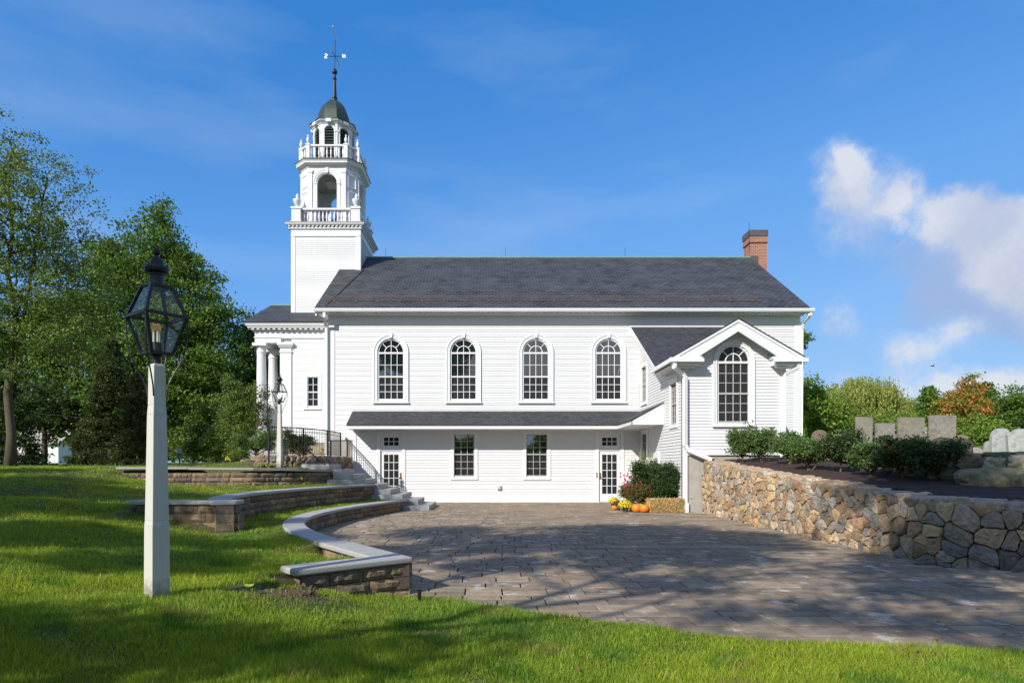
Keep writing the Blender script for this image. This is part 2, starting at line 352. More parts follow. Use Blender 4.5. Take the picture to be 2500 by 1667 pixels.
def m_attr(name, rough=.8, var=.25, scale=25, bmp=.4, bs=40, trans=0., light=None, spec=.3, lich=None):
    m, t, p = newmat(name); p.inputs['Roughness'].default_value = rough; p.inputs['Specular IOR Level'].default_value = spec
    at = N(t, 'ShaderNodeAttribute', attribute_name='Col')
    col = at.outputs['Color']
    if var:
        f = noise(t, scale, 5, .6)
        g = N(t, 'ShaderNodeMapRange'); t.links.new(f, g.inputs[0]); g.inputs[1].default_value = .3; g.inputs[2].default_value = .7; g.inputs[3].default_value = 1 - var; g.inputs[4].default_value = 1 + var
        vm = N(t, 'ShaderNodeVectorMath', operation='SCALE'); t.links.new(col, vm.inputs[0]); t.links.new(g.outputs[0], vm.inputs['Scale']); col = vm.outputs[0]
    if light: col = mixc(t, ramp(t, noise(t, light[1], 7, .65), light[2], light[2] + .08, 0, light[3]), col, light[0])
    if lich: col = mixc(t, ramp(t, noise(t, lich[1], 7, .65), lich[2], lich[2] + .05, 0, lich[3]), col, lich[0])
    t.links.new(col, p.inputs['Base Color'])
    if bmp: bump(t, p, noise(t, bs, 5, .6), bmp)
    if trans:
        tl = N(t, 'ShaderNodeBsdfTranslucent'); sc = N(t, 'ShaderNodeVectorMath', operation='MULTIPLY'); t.links.new(col, sc.inputs[0]); sc.inputs[1].default_value = (1.5, 1.5, .7)
        t.links.new(sc.outputs[0], tl.inputs[0])
        mx = N(t, 'ShaderNodeMixShader'); mx.inputs[0].default_value = trans
        t.links.new(p.outputs[0], mx.inputs[1]); t.links.new(tl.outputs[0], mx.inputs[2]); t.links.new(mx.outputs[0], t.nodes['Material Output'].inputs[0])
    return m
M['leaf'] = m_attr('leaves', .5, 0, trans=.35, bmp=0, spec=.35)
M['grassblade'] = m_attr('grass_blades', .5, 0, trans=.42, bmp=0, spec=.25)
M['petal'] = m_attr('petals', .6, 0, trans=.2, bmp=0)
M['paver'] = m_attr('pavers', .85, .22, 7, bmp=.3, bs=60, light=((.56, .51, .44), 2.6, .57, .7), lich=((.12, .10, .08), 1.1, .6, .3))  # pale blotches: efflorescence, brightened to stand in for sun patches in the colour
M['block'] = m_attr('split_face_block', .95, .35, 16, bmp=.9, bs=35, light=((.06, .056, .05), 5, .62, .5))
M['stone'] = m_attr('fieldstone', .9, .28, 12, bmp=.6, bs=30, light=((.45, .40, .32), 7, .6, .5), lich=((.12, .13, .06), 1.8, .62, .6))
M['grave'] = m_attr('gravestone', .9, .2, 10, bmp=.5, bs=40, light=((.50, .48, .42), 30, .64, .7), lich=((.11, .10, .075), 6, .56, .4))
def m_ground(name, c1, c2, scale):
    m, t, p = newmat(name); p.inputs['Roughness'].default_value = .95
    col = mixc(t, ramp(t, noise(t, scale, 8, .65), .35, .65), c1, c2)
    col = mixc(t, ramp(t, noise(t, .9, 5, .6), .62, .72, 0, .7), col, (.085, .07, .035))
    t.links.new(col, p.inputs['Base Color']); bump(t, p, noise(t, 60, 4), 1, .03); return m
M['lawn'] = m_ground('lawn_turf', (.085, .075, .025), (.10, .10, .03), 6)
M['far'] = m_ground('far_turf', (.09, .14, .02), (.12, .18, .03), .3)
# ================================================================ church
random.seed(5)
church = tag(empty('church', (3, 31.4, 0)), 'white clapboard church with slate roof, belfry tower, green dome and brick chimney', 'church')
SPLIT = {'hinge': 'hinge', 'cornice': 'cornice', 'trim_boards': 'trim_board', 'foundation': 'foundation', 'gutter': 'gutter', 'rake_board': 'rake_board', 'lightning_rod': 'lightning_rod', 'portico_floor': 'portico_floor', 'belfry_ceiling': 'belfry_ceiling'}
def CB(mb, name, mat, parent=None, **k):
    if name in SPLIT and len(mb.starts) > 1:
        o = None; st_ = mb.starts + [(len(mb.v), len(mb.f))]
        for (v0, f0), (v1, f1) in zip(st_[:-1], st_[1:]):
            m2 = MB(); m2.add(mb.v[v0:v1], [tuple(i - v0 for i in f) for f in mb.f[f0:f1]]); o = CB(m2, SPLIT[name], mat, parent, **k)
        return o
    o = mb.build(name, mat, None, **k); p = parent or church
    o.parent = p
    if p is church: o.matrix_parent_inverse = Matrix.Translation(church.location).inverted()
    return o
YN = 26.1; YB = 26.0; YW = 20.25; XW = 6.2; XWR = 9.45; RY = 31.4
SL = .674
F_n = front(YN); F_b = front(YB); F_w = front(YW); F_v = front(28.25)
F_ws = Fr(XW, 0, 0, 1, -1, 0)                 # wing side wall (u = y), faces -x
# ---- windows ---------------------------------------------------
def arched_window(fr, cu, zb, zm, zs, hw, cas=.15, cols=4, rt=2, rb=3, key=True, grey=False, low=None):
    """zb glass bottom, zm meeting rail, zs springline, hw half glass width (with sash)"""
    ho = hw + .035; hc = ho + cas
    w = MB()
    for s in (-1, 1): fbox(w, fr, *sorted((cu + s * ho, cu + s * hc)), zb - .12, zs, -.08, .045)
    ring(w, fr, cu, zs, ho, hc, -.08, .045, seg=28); ring(w, fr, cu, zs, hc - .035, hc + .012, .0, .068, seg=28)
    for s in (-1, 1): fbox(w, fr, *sorted((cu + s * (hc - .035), cu + s * (hc + .012))), zb - .12, zs, 0, .068)
    if key: fprism(w, fr, [(cu - .055, zs + ho + .02), (cu + .055, zs + ho + .02), (cu + .085, zs + hc + .075), (cu - .085, zs + hc + .075)], 0, .095)
    wo = CB(w, 'window', M['trim'])
    s_ = MB(); fbox(s_, fr, cu - hc - .04, cu + hc + .04, zb - .17, zb - .12, -.02, .10); fbox(s_, fr, cu - ho, cu + ho, zb - .12, zb - .05, -.08, .02)
    CB(s_, 'sill', M['trim'], wo)
    f = MB(); d0, d1 = -.07, -.02; mt = .019
    ring(f, fr, cu, zs, hw - .03, ho + .003, -.075, -.006, seg=28)
    for s in (-1, 1): fbox(f, fr, *sorted((cu + s * (hw - .03), cu + s * (ho + .003))), zb - .05, zs, -.075, -.006)
    fbox(f, fr, cu - hw, cu + hw, zs - .07, zs, -.075, .0)
    ring(f, fr, cu, zs, hw * .5 - .016, hw * .5 + .016, d0, d1, seg=16)
    for a in (45, 135):
        c, sn = math.cos(R(a)), math.sin(R(a)); r0, r1 = hw * .5, hw - .02; px, pz = -sn * .014, c * .014
        fprism(f, fr, [(cu + r0 * c - px, zs + r0 * sn - pz), (cu + r1 * c - px, zs + r1 * sn - pz), (cu + r1 * c + px, zs + r1 * sn + pz), (cu + r0 * c + px, zs + r0 * sn + pz)], d0, d1 - .003)
    fbox(f, fr, cu - .013, cu + .013, zs, zs + hw - .02, d0, d1 - .006)
    CB(f, 'fanlight_frame', M['trim'], wo)
    fm = M['alum'] if grey else M['trim']
    f = MB(); top = zs - .07
    fbox(f, fr, cu - hw + .03, cu + hw - .03, zm - .03, zm + .03, -.08, -.012)
    fbox(f, fr, cu - hw + .03, cu + hw - .03, zb - .05, zb + .02, -.08, -.012)
    for (a, b, nr, dd) in ((zm + .03, top, rt, 0), (zb + .02, zm - .03, rb, -.012)):
        for i in range(1, cols):
            u = cu - hw + .03 + (2 * hw - .06) * i / cols; fbox(f, fr, u - .012, u + .012, a, b, d0, d1 + dd)
        for j in range(1, nr):
            z = a + (b - a) * j / nr; fbox(f, fr, cu - hw + .03, cu + hw - .03, z - .011, z + .011, d0, d1 + dd - .004)
    CB(f, 'sash', fm, wo)
    g = MB(); g.poly([fr.p(cu - hw, zm, -.05), fr.p(cu + hw, zm, -.05), fr.p(cu + hw, zs, -.05)] + [fr.p(cu + hw * math.cos(a * math.pi / 24), zs + hw * math.sin(a * math.pi / 24), -.05) for a in range(1, 24)] + [fr.p(cu - hw, zs, -.05)])
    CB(g, 'glass', M['glass_dull'] if grey else M['glass'], wo)
    g = MB(); g.poly([fr.p(cu - hw, zb - .04, -.058), fr.p(cu + hw, zb - .04, -.058), fr.p(cu + hw, zm, -.058), fr.p(cu - hw, zm, -.058)])
    CB(g, 'lower_glass', M['glass_dull'], wo)
    return (cu - ho, cu + ho, zb - .12, zs + ho, True)
def rect_window(fr, u0, u1, z0, z1, zm, cas=.14, cols=3, rt=3, rb=3, fm='alum', sill=True, topglass='glass', cas_top=None):
    w = MB(); ct = cas_top or cas
    fbox(w, fr, u0 - cas, u0, z0 - .08, z1, -.08, .04); fbox(w, fr, u1, u1 + cas, z0 - .08, z1, -.08, .04)
    fbox(w, fr, u0 - cas, u1 + cas, z1, z1 + ct, -.08, .043)
    wo = CB(w, 'window', M['trim'])
    s_ = MB(); fbox(s_, fr, u0 - cas, u1 + cas, z0 - .13, z0 - .08, -.08, .055 if sill else .043); fbox(s_, fr, u0, u1, z0 - .08, z0 - .0, -.08, .01); CB(s_, 'sill', M['trim'], wo)
    f = MB(); fw = .03
    for a, b in ((u0, u0 + fw), (u1 - fw, u1)): fbox(f, fr, a, b, z0, z1, -.085, -.004)
    fbox(f, fr, u0 + fw, u1 - fw, z1 - fw, z1, -.085, -.004); fbox(f, fr, u0 + fw, u1 - fw, z0, z0 + .05, -.085, -.004)
    fbox(f, fr, u0 + fw, u1 - fw, zm - .025, zm + .025, -.085, -.015)
    for (a, b, nr, dd) in ((zm + .025, z1 - fw, rt, 0), (z0 + .05, zm - .025, rb, -.01)):
        for i in range(1, cols):
            u = u0 + fw + (u1 - u0 - 2 * fw) * i / cols; fbox(f, fr, u - .011, u + .011, a, b, -.07, -.025 + dd)
        for j in range(1, nr):
            z = a + (b - a) * j / nr; fbox(f, fr, u0 + fw, u1 - fw, z - .010, z + .010, -.07, -.029 + dd)
    CB(f, 'sash', M[fm], wo)
    g = MB(); g.poly([fr.p(u0, zm, -.055), fr.p(u1, zm, -.055), fr.p(u1, z1, -.055), fr.p(u0, z1, -.055)]); CB(g, 'glass', M[topglass], wo)
    g = MB(); g.poly([fr.p(u0, z0, -.063), fr.p(u1, z0, -.063), fr.p(u1, zm, -.063), fr.p(u0, zm, -.063)]); CB(g, 'lower_glass', M['glass_dull'], wo)
    return (u0 - .01, u1 + .01, z0 - .09, z1 + .01, False)
def glazed_door(fr, u0, u1, z0, z1, zt0, zt1, gw, hinge_left, cas=.145):
    w = MB(); fbox(w, fr, u0 - cas, u0, z0 - .1, zt1, -.1, .04); fbox(w, fr, u1, u1 + cas, z0 - .1, zt1, -.1, .04)
    fbox(w, fr, u0 - cas, u1 + cas, zt1, zt1 + .12, -.1, .043); fbox(w, fr, u0, u1, z1, zt0, -.1, .0); fbox(w, fr, u0, u1, z0 - .1, z0 - .02, -.1, .02)
    fo = CB(w, 'door_frame', M['trim'])
    c = (u0 + u1) / 2; g0, g1 = c - gw / 2, c + gw / 2
    def leaf(a, b, ga, gb, nr, name, par):
        f = MB(); fbox(f, fr, u0 + .006, g0, a, b, -.09, -.03); fbox(f, fr, g1, u1 - .006, a, b, -.09, -.03)
        fbox(f, fr, g0, g1, a, ga, -.09, -.03); fbox(f, fr, g0, g1, gb, b, -.09, -.03)
        for i in (1, 2):
            u = g0 + gw * i / 3; fbox(f, fr, u - .013, u + .013, ga, gb, -.08, -.035)
        for j in range(1, nr):
            z = ga + (gb - ga) * j / nr; fbox(f, fr, g0, g1, z - .012, z + .012, -.08, -.039)
        o = CB(f, name, M['trim'], par)
        g = MB(); g.poly([fr.p(g0, ga, -.06), fr.p(g1, ga, -.06), fr.p(g1, gb, -.06), fr.p(g0, gb, -.06)])
        gg = CB(g, 'glass', M['glass_dull'], par if name == 'transom_sash' else o); return o
    leaf(zt0, zt1, zt0 + .16, zt1 - .15, 2, 'transom_sash', fo)
    d = leaf(z0, z1 - .004, z0 + .32, z1 - .14, 5, 'door', None)
    h = MB(); s = -1 if not hinge_left else 1; uh = c + s * (gw / 2 + .085)
    fbox(h, fr, uh - .032, uh + .032, .93 + z0, 1.19 + z0, -.03, -.015); fbox(h, fr, uh - .012, uh + .012, .98, 1.15, .0, .025); h.tube([fr.p(uh, 1.0, -.02), fr.p(uh, 1.0, .02), fr.p(uh - s * .10, 1.01, .02)], .013)
    CB(h, 'handle', M['brass'], d)
    h = MB()
    for z in (.3, 1.05, 1.75): fbox(h, fr, *((u0 - .012, u0 + .012) if hinge_left else (u1 - .012, u1 + .012)), z, z + .11, -.031, -.018)
    CB(h, 'hinge', M['iron'], d)
    b = MB(); b.tube([fr.p(g0 - .02, 1.02, -.15), fr.p(g1 + .02, 1.02, -.15)], .03)
    return (u0 - .01, u1 + .01, -.2, zt1 + .01, False)
# ---- nave -------------------------------------------------------
holes_n = [arched_window(F_n, x, 4.24, 5.17, 6.18, .525) for x in (-4.06, -1.07, 1.913, 4.91)]
for w in list(church.children): pass
s = MB()
siding(s, F_n, 3.70, 7.31, -5.75, 12.58, holes_n, .1015)
siding(s, F_n, 2.78, 3.70, -6.38, -5.60, (), .1015); siding(s, F_n, 3.70, 7.31, -6.38, -5.75, (), .1015)
siding(s, F_n, 2.70, 3.70, 9.2, 12.58, (), .1015)
CB(s, 'wall', M['siding'])['label'] = 'long clapboard side wall of the nave'
s = MB()   # body behind the boards, with the gable ends
y1 = 2 * RY - YN
prof = [(YN + .085, 0), (y1, 0), (y1, 7.9), (RY, 11.6), (YN + .085, 7.9)]
s.prism([(-6.62, y, z) for y, z in prof], [(12.80, y, z) for y, z in prof]); CB(s, 'nave_body', M['siding'])
s = MB()   # trim: corner boards, frieze, water table
fbox(s, F_n, -6.65, -6.38, 2.56, 7.40, -.08, .035); fbox(s, F_n, 12.58, 12.83, 2.45, 7.40, -.08, .035)
fbox(s, F_n, -6.62, 12.80, 7.34, 7.80, -.08, .05); fbox(s, F_n, -6.66, 12.84, 7.305, 7.345, -.08, .07)
fbox(s, F_n, -6.38, -5.62, 2.56, 2.78, -.08, .03); fbox(s, F_n, 9.2, 12.58, 2.45, 2.70, -.08, .03)
s.box(-6.66, -6.61, YN, YN + .26, 2.5, 7.4); s.box(-6.66, -6.62, YN, y1, 7.34, 7.8)
CB(s, 'trim_boards', M['trim'])
s = MB(); fbox(s, F_n, -6.6, -5.5, -.3, 2.56, -.3, -.02); fbox(s, F_n, 9, 12.78, 1.0, 2.45, -.3, -.03); CB(s, 'foundation', M['concrete'])
s = MB()   # cornice and gutter
s.box(-6.95, 12.95, 25.62, YN - .05, 7.775, 7.84); s.box(-6.92, 12.9, 25.66, 25.70, 7.70, 7.775)
s.prism([(-6.9, 25.70, 7.775), (-6.9, YN - .05, 7.775), (-6.9, YN - .05, 7.66)], [(12.9, 25.70, 7.775), (12.9, YN - .05, 7.775), (12.9, YN - .05, 7.66)])
s.box(-6.95, -6.66, YN - .4, YN + .5, 7.66, 7.80)
CB(s, 'cornice', M['trim'])
s = MB(); x = -6.75
while x < 12.75: s.box(x, x + .13, 25.74, 25.87, 7.665, 7.77); x += .256
CB(s, 'dentil_course', M['trim'])
s = MB(); s.prism([(-7.10, 25.62, 7.72), (-7.10, 25.52, 7.72), (-7.10, 25.49, 7.80), (-7.10, 25.49, 7.845), (-7.10, 25.62, 7.845)], [(13.12, 25.62, 7.72), (13.12, 25.52, 7.72), (13.12, 25.49, 7.80), (13.12, 25.49, 7.845), (13.12, 25.62, 7.845)])
CB(s, 'gutter', M['gutter'])
def roofplane(mb, x0, x1, ya, za, yb, zb, th=.07, x0b=None, x1b=None):
    x0b = x0 if x0b is None else x0b; x1b = x1 if x1b is None else x1b
    L = math.hypot(yb - ya, zb - za)
    mb.poly([(x0, ya, za), (x1, ya, za), (x1b, yb, zb), (x0b, yb, zb)], [(x0, 0), (x1, 0), (x1b, L), (x0b, L)])
    mb.add([(x0, ya, za - th), (x1, ya, za - th), (x1b, yb, zb - th), (x0b, yb, zb - th), (x0, ya, za - .001), (x1, ya, za - .001), (x1b, yb, zb - .001), (x0b, yb, zb - .001)],
           [(0, 3, 2, 1), (0, 1, 5, 4), (1, 2, 6, 5), (3, 0, 4, 7), (2, 3, 7, 6)])
rz = 7.89 + SL * (RY - 25.57)
s = MB(); roofplane(s, -7.07, 12.97, 25.57, 7.89, RY, rz); roofplane(s, 12.97, -7.07, 2 * RY - 25.57, 7.89, RY, rz)
CB(s, 'roof', M['slate'], recalc=False)
s = MB()
for sy in (1, -1):
    for x in (-7.05, 12.90):
        pts = [(RY - sy * 5.80, 7.80), (RY, rz - .08), (RY, rz - .34), (RY - sy * 5.80, 7.56)]
        s.prism([(x, y, z) for y, z in pts], [(x + .05, y, z) for y, z in pts])
    for xa, xb in ((-7.0, -6.62), (12.80, 12.90)):
        s.hexa([(xa, RY - sy * 5.8, 7.70), (xb, RY - sy * 5.8, 7.70), (xb, RY, rz - .22), (xa, RY, rz - .22)], [(xa, RY - sy * 5.8, 7.78), (xb, RY - sy * 5.8, 7.78), (xb, RY, rz - .13), (xa, RY, rz - .13)])
CB(s, 'rake_board', M['trim'])
s = MB(); s.tube([(-6.3, RY, rz + .01), (12.9, RY, rz + .01)], .055, 6); CB(s, 'ridge_cap', M['ridge'])
s = MB()
zr = lambda y: 7.89 + SL * (y - 25.57)
x = -6.4
while x < 11.2:
    s.tube([(x, 26.15, zr(26.15)), (x, 26.10, zr(26.1) + .24)], .016, 6); s.tube([(x, 26.15, zr(26.15) + .02), (x, 26.32, zr(26.32) + .02)], .012, 6); s.box(x - .03, x + .03, 26.08, 26.11, zr(26.1) + .01, zr(26.1) + .05); x += .907
for h in (.05, .14, .22): s.tube([(-6.83, 26.115, zr(26.12) + h), (11.28, 26.115, zr(26.12) + h)], .013, 6)
CB(s, 'snow_rail', M['snow'])
s = MB()
for px in (942, 1234, 1526): X = (px - 1195) / 1545 * RY; s.tube([(X, RY, rz), (X, RY, rz + .5)], .008, 5)
CB(s, 'lightning_rod', M['iron'])
s = MB(); X = -5.95
s.tube([(-5.9, RY - 1.7, zr(RY - 1.7) + .03), (-6.9 + .25, 25.7, 7.98)], .018, 5); CB(s, 'lightning_cable', M['iron'])
def downspout(pts, name='downspout', r=.062):
    s = MB(); s.tube(pts, r, 4, sq=True); return CB(s, name, M['gutter'])
downspout([(-6.68, 25.6, 7.73), (-6.68, 25.6, 7.52), (-6.70, 25.98, 7.2), (-6.70, 26.0, 7.0), (-6.70, 26.0, 1.2)], r=.075)
downspout([(13.0, 25.6, 7.72), (13.0, 25.62, 7.6), (12.88, 26.0, 7.35), (12.88, 26.1, 7.1), (12.88, 26.15, 2.5)], r=.07)
# chimney
s = MB(); x0, x1, ya, yb = 13.0, 13.84, 31.55, 32.35
def brickbox(mb, x0, x1, y0, y1, z0, z1):
    for (a, b, c, d, l) in (((x0, y0), (x1, y0), 0, 0, x1 - x0), ((x1, y0), (x1, y1), 0, 0, y1 - y0), ((x1, y1), (x0, y1), 0, 0, x1 - x0), ((x0, y1), (x0, y0), 0, 0, y1 - y0)):
        mb.poly([(*a, z0), (*b, z0), (*b, z1), (*a, z1)], [(0, z0), (l, z0), (l, z1), (0, z1)])
    mb.poly([(x0, y0, z1), (x1, y0, z1), (x1, y1, z1), (x0, y1, z1)], [(0, 0), (1, 0), (1, 1), (0, 1)])
brickbox(s, x0, x1, ya, yb, 1, 12.62); brickbox(s, x0 - .05, x1 + .02, ya - .05, yb + .05, 12.62, 12.76); brickbox(s, x0 - .03, x1 + .01, ya - .03, yb + .03, 12.76, 12.92)
ch = CB(s, 'chimney', M['brick'], recalc=False)
s = MB(); s.box(x0 - .06, x1 + .03, ya - .06, yb + .06, 12.93, 13.24); CB(s, 'chimney_cap', M['flash'], ch)
s = MB(); s.box(x0 + .02, x0 + .36, ya - .05, ya - .01, 10.9, 11.95); CB(s, 'flashing', M['flash'], ch)
s = MB(); s.tube([(12.92, 31.5, 12.2), (12.92, 31.5, 13.6)], .01, 5); CB(s, 'lightning_rod', M['iron'], ch)
# ---- lower block with doors and windows ---------------------------
holes_b = [rect_window(F_b, -1.46, -.62, 1.06, 2.79, 1.97), rect_window(F_b, 1.51, 2.37, 1.06, 2.79, 1.97),
           glazed_door(F_b, -4.485, -3.595, .03, 2.10, 2.17, 2.81, .605, True), glazed_door(F_b, 4.49, 5.38, .03, 2.10, 2.17, 2.81, .605, False)]
s = MB(); siding(s, F_b, .22, 2.93, -5.47, 6.2, [(a - .13, b + .13, c - .04 if c > 0 else c, d + .12, e) for a, b, c, d, e in holes_b], .1095)
CB(s, 'wall', M['siding'])['label'] = 'ground floor clapboard wall under the pent roof'
s = MB(); s.box(-5.58, 6.3, 26.09, 26.5, 0, 3.6); CB(s, 'block_body', M['siding'])
s = MB()
fbox(s, F_b, -5.60, -5.47, -.1, 2.95, -.1, .035); s.box(-5.612, -5.58, 25.98, 26.14, -.1, 2.95)
for a, b in ((-5.47, -4.64), (-3.44, 4.34), (5.53, 6.2)): fbox(s, F_b, a, b, -.1, .22, -.09, .03)
fbox(s, F_b, -5.6, 6.2, 2.9, 2.96, -.09, .03)
CB(s, 'trim_boards', M['trim'])
s = MB()  # vent / outlet
fbox(s, F_b, .30, .50, .50, .70, 0, .04); o1 = CB(s, 'outlet_plate', M['trim']); s = MB(); fbox(s, F_b, .335, .465, .53, .67, .041, .10); o2 = CB(s, 'outlet_box', M['concrete'], o1)
s = MB(); fbox(s, F_b, .375, .425, .56, .65, .101, .11); CB(s, 'outlet_cover', M['trim'], o2) if False else CB(s, 'outlet_cover', M['trim'], o1)
s = MB(); fbox(s, F_b, 4.385, 4.42, 1.13, 1.22, .04, .06); fbox(s, F_b, 4.385, 4.42, 1.02, 1.11, .04, .06); CB(s, 'call_box', M['iron'])
# pent roof
YC = 25.0; XC = 5.04; YE = 22.44; zt = 3.74; ze = 3.12; zf = 2.955
s = MB(); L = math.hypot(1, zt - ze)
s.poly([(-5.66, YC - .03, ze), (XC - .03, YC - .03, ze), (6.2, YB - .02, zt), (-5.62, YB - .02, zt)], [(-5.66, 0), (XC, 0), (6.2, L), (-5.62, L)])
s.poly([(XC - .03, YC - .03, ze), (XC - .03, YE - .03, ze), (6.2, YE - .03, zt + .02), (6.2, YB - .02, zt)], [(1, 0), (3.6, 0), (3.6, L), (0, L)])
s.poly([(-5.66, YC - .03, ze - .03), (XC - .03, YC - .03, ze - .03), (XC - .03, YC - .03, ze), (-5.66, YC - .03, ze)], [(0, 0)] * 4)
s.poly([(XC - .03, YC - .03, ze - .03), (XC - .03, YE - .03, ze - .03), (XC - .03, YE - .03, ze), (XC - .03, YC - .03, ze)], [(0, 0)] * 4)
s.poly([(XC - .03, YE - .03, ze - .03), (6.2, YE - .03, zt - .01), (6.2, YE - .03, zt + .02), (XC - .03, YE - .03, ze)], [(0, 0)] * 4)
pr = CB(s, 'pent_roof', M['asphalt'], recalc=False)
s = MB(); s.box(-5.63, XC, YC, YC + .03, zf, ze - .03); s.box(XC, XC + .03, YE, YC + .03, zf, ze - .03)
s.prism([(XC + .001, YE, zf), (6.2, YE, zf), (6.2, YE, zt - .012), (XC + .001, YE, ze - .04)], [(XC + .001, YE + .03, zf), (6.2, YE + .03, zf), (6.2, YE + .03, zt - .012), (XC + .001, YE + .03, ze - .04)])
s.prism([(5.35, YE - .015, 3.17), (5.40, YE - .015, 3.17), (6.1, YE - .015, 3.56), (6.1, YE - .015, 3.59)], [(5.35, YE, 3.17), (5.40, YE, 3.17), (6.1, YE, 3.56), (6.1, YE, 3.59)])
s.prism([(-5.63, YC + .03, zf), (-5.63, YB, zf), (-5.63, YB, zt - .05), (-5.63, YC + .03, ze - .04)], [(-5.60, YC + .03, zf), (-5.60, YB, zf), (-5.60, YB, zt - .05), (-5.60, YC + .03, ze - .04)])
CB(s, 'fascia', M['trim'], pr)
s = MB(); s.box(-5.62, 6.2, YC + .031, YB, zf + .005, zf + .03); s.box(XC + .031, 6.2, YE + .031, YC + .03, zf + .008, zf + .033); CB(s, 'soffit', M['trim'], pr)
# ---- wing ---------------------------------------------------------
GC = 7.80; slw = .578
hw_ = [arched_window(F_w, 7.81, 2.90, 3.80, 4.83, .50, cas=.12, rt=3, rb=3, key=False, grey=True)]
gz = lambda u: 5.10 + (1.62 - abs(u - GC)) * slw + .1
s = MB(); siding(s, F_w, 1.92, 4.95, XW + .13, XWR - .15, hw_, .1015)
siding(s, F_w, 4.95, 5.80, lambda z: max(XW + .13, GC - (1.62 - (z - 5.05) / slw)), lambda z: min(XWR - .15, GC + (1.62 - (z - 5.05) / slw)), hw_, .1015)
CB(s, 'wall', M['siding'])['label'] = 'gabled front wall of the side wing'
s = MB()
hs = [rect_window(F_ws, 20.90, 21.62, 2.88, 4.26, 3.57, cas=.13, cols=3, fm='alum', topglass='glass_dull'), rect_window(F_ws, 24.95, 25.70, 4.05, 5.45, 4.75, cas=.13, fm='alum', topglass='glass_dull'),
      rect_window(F_ws, 24.9, 25.65, .55, 2.78, 1.7, cas=.13, fm='alum', topglass='glass_dull')]
hs2 = [(a - .12, b + .12, c - .04, d + .12, e) for a, b, c, d, e in hs]
siding(s, F_ws, .25, 4.80, YW + .13, YB, hs2, .1015)
siding(s, F_ws, 4.80, 7.1, lambda z: 22.25 + (z - 4.80) / .59, YN, hs2, .1015)
CB(s, 'wall', M['siding'])['label'] = 'side wall of the wing facing the terraces'
s = MB(); s.prism([(XW + .09, YW + .09, 0), (XWR, YW + .09, 0), (XWR, YW + .09, 5.0), (GC, YW + .09, 5.92), (XW + .09, YW + .09, 5.0)], [(XW + .09, YN, 0), (XWR, YN, 0), (XWR, YN, 5.0), (GC, YN, 5.92), (XW + .09, YN, 5.0)])
s.prism([(XW + .09, 22.3, 4.8), (XW + .09, YN, 4.8), (XW + .09, YN, 7.0)], [(XWR, 22.3, 4.8), (XWR, YN, 4.8), (XWR, YN, 7.0)])
CB(s, 'wing_body', M['siding'])
s = MB()
fbox(s, F_w, XW - .03, XW + .13, .30, 4.75, -.09, .03); fbox(s, F_ws, YW - .0, YW + .13, .30, 4.75, -.09, .03)
fbox(s, F_w, XWR - .15, XWR + .02, 1.7, 4.75, -.09, .03)
fbox(s, F_w, XW + .13, XWR - .15, 1.83, 1.93, -.09, .032); fbox(s, F_w, XW - .08, XW + .16, -.1, .30, -.1, .07); fbox(s, F_ws, YW, YB, -.1, .25, -.09, .03)
s.box(XW - .035, XW + .09, 24.62, 24.76, .25, 2.95)
CB(s, 'trim_boards', M['trim'])
s = MB(); fbox(s, F_w, XW + .12, XWR, -.2, 1.83, -.3, -.03); CB(s, 'foundation', M['concrete'])
# utility louvre box on the side wall
s = MB(); fbox(s, F_ws, 22.95, 23.75, 1.1, 1.98, .02, .07); u_ = CB(s, 'vent_panel', M['trim']); s = MB()
for k in range(4): fbox(s, F_ws, 23.1 + k * .14, 23.16 + k * .14, 1.25, 1.78, .071, .08)
CB(s, 'vent_slot', M['flash'], u_)
# wing roof
YF = 19.80; XL = 5.72; XR = 9.88; zE = 4.92; zP = zE + (GC - XL) * slw
s = MB(); L = math.hypot(GC - XL, zP - zE); yv = 22.2
def quadp(mb, a, uvs): mb.poly(a, uvs)
# left slope up to the valley with the shed, right slope
s.poly([(XL, YF, zE), (GC, YF, zP), (GC, yv + (GC - XL), zP), (XL, yv, zE)], [(YF, 0), (YF, L), (yv + 2, L), (yv, 0)])
s.poly([(GC, YF, zP), (XR, YF, zE), (XR, yv, zE), (GC, yv + (GC - XL), zP)], [(0, L), (0, 0), (2.4, 0), (4.5, L)])
L2 = math.hypot(YN - yv, 2.31)
s.poly([(XL + .1, yv, zE + .02), (XR, yv, zE + .02), (XR, YN, 7.23), (XL + .1, YN, 7.23)], [(0, 0), (4.1, 0), (4.1, L2), (0, L2)])
for (A, B) in (((XL, zE), (GC, zP)), ((GC, zP), (XR, zE))):
    s.poly([(A[0], YF, A[1] - .05), (B[0], YF, B[1] - .05), (B[0], YF, B[1]), (A[0], YF, A[1])], [(0, 0)] * 4)
wr = CB(s, 'wing_roof', M['asphalt'], recalc=False)
s = MB()   # rake fascia of the gable
for sg in (-1, 1):
    xe = XL if sg < 0 else XR; hh = abs(GC - xe); sl_ = (zP - zE) / hh
    a = [(xe + (-sg) * .12, zE - .05 + .12 * sl_), (GC, zP - .05), (GC, zP - .42), (xe - sg * .78, zE - .045)]
    s.prism([(x, YF + .03, z) for x, z in a], [(x, YF + .09, z) for x, z in a])
    a = [(xe, zE - .05), (GC, zP - .05), (GC, zP - .13), (xe - sg * .14, zE - .05)]
    s.prism([(x, YF + .004, z) for x, z in a], [(x, YF + .03, z) for x, z in a])
    a = [(xe - sg * .6, zE + .04), (GC, zP - .22), (GC, zP - .25), (xe - sg * .6, zE + .01)]
    s.prism([(x, YF + .09, z) for x, z in a], [(x, YW, z) for x, z in a])
CB(s, 'rake_board', M['trim'], wr)
s = MB()   # eave returns with stepped mouldings
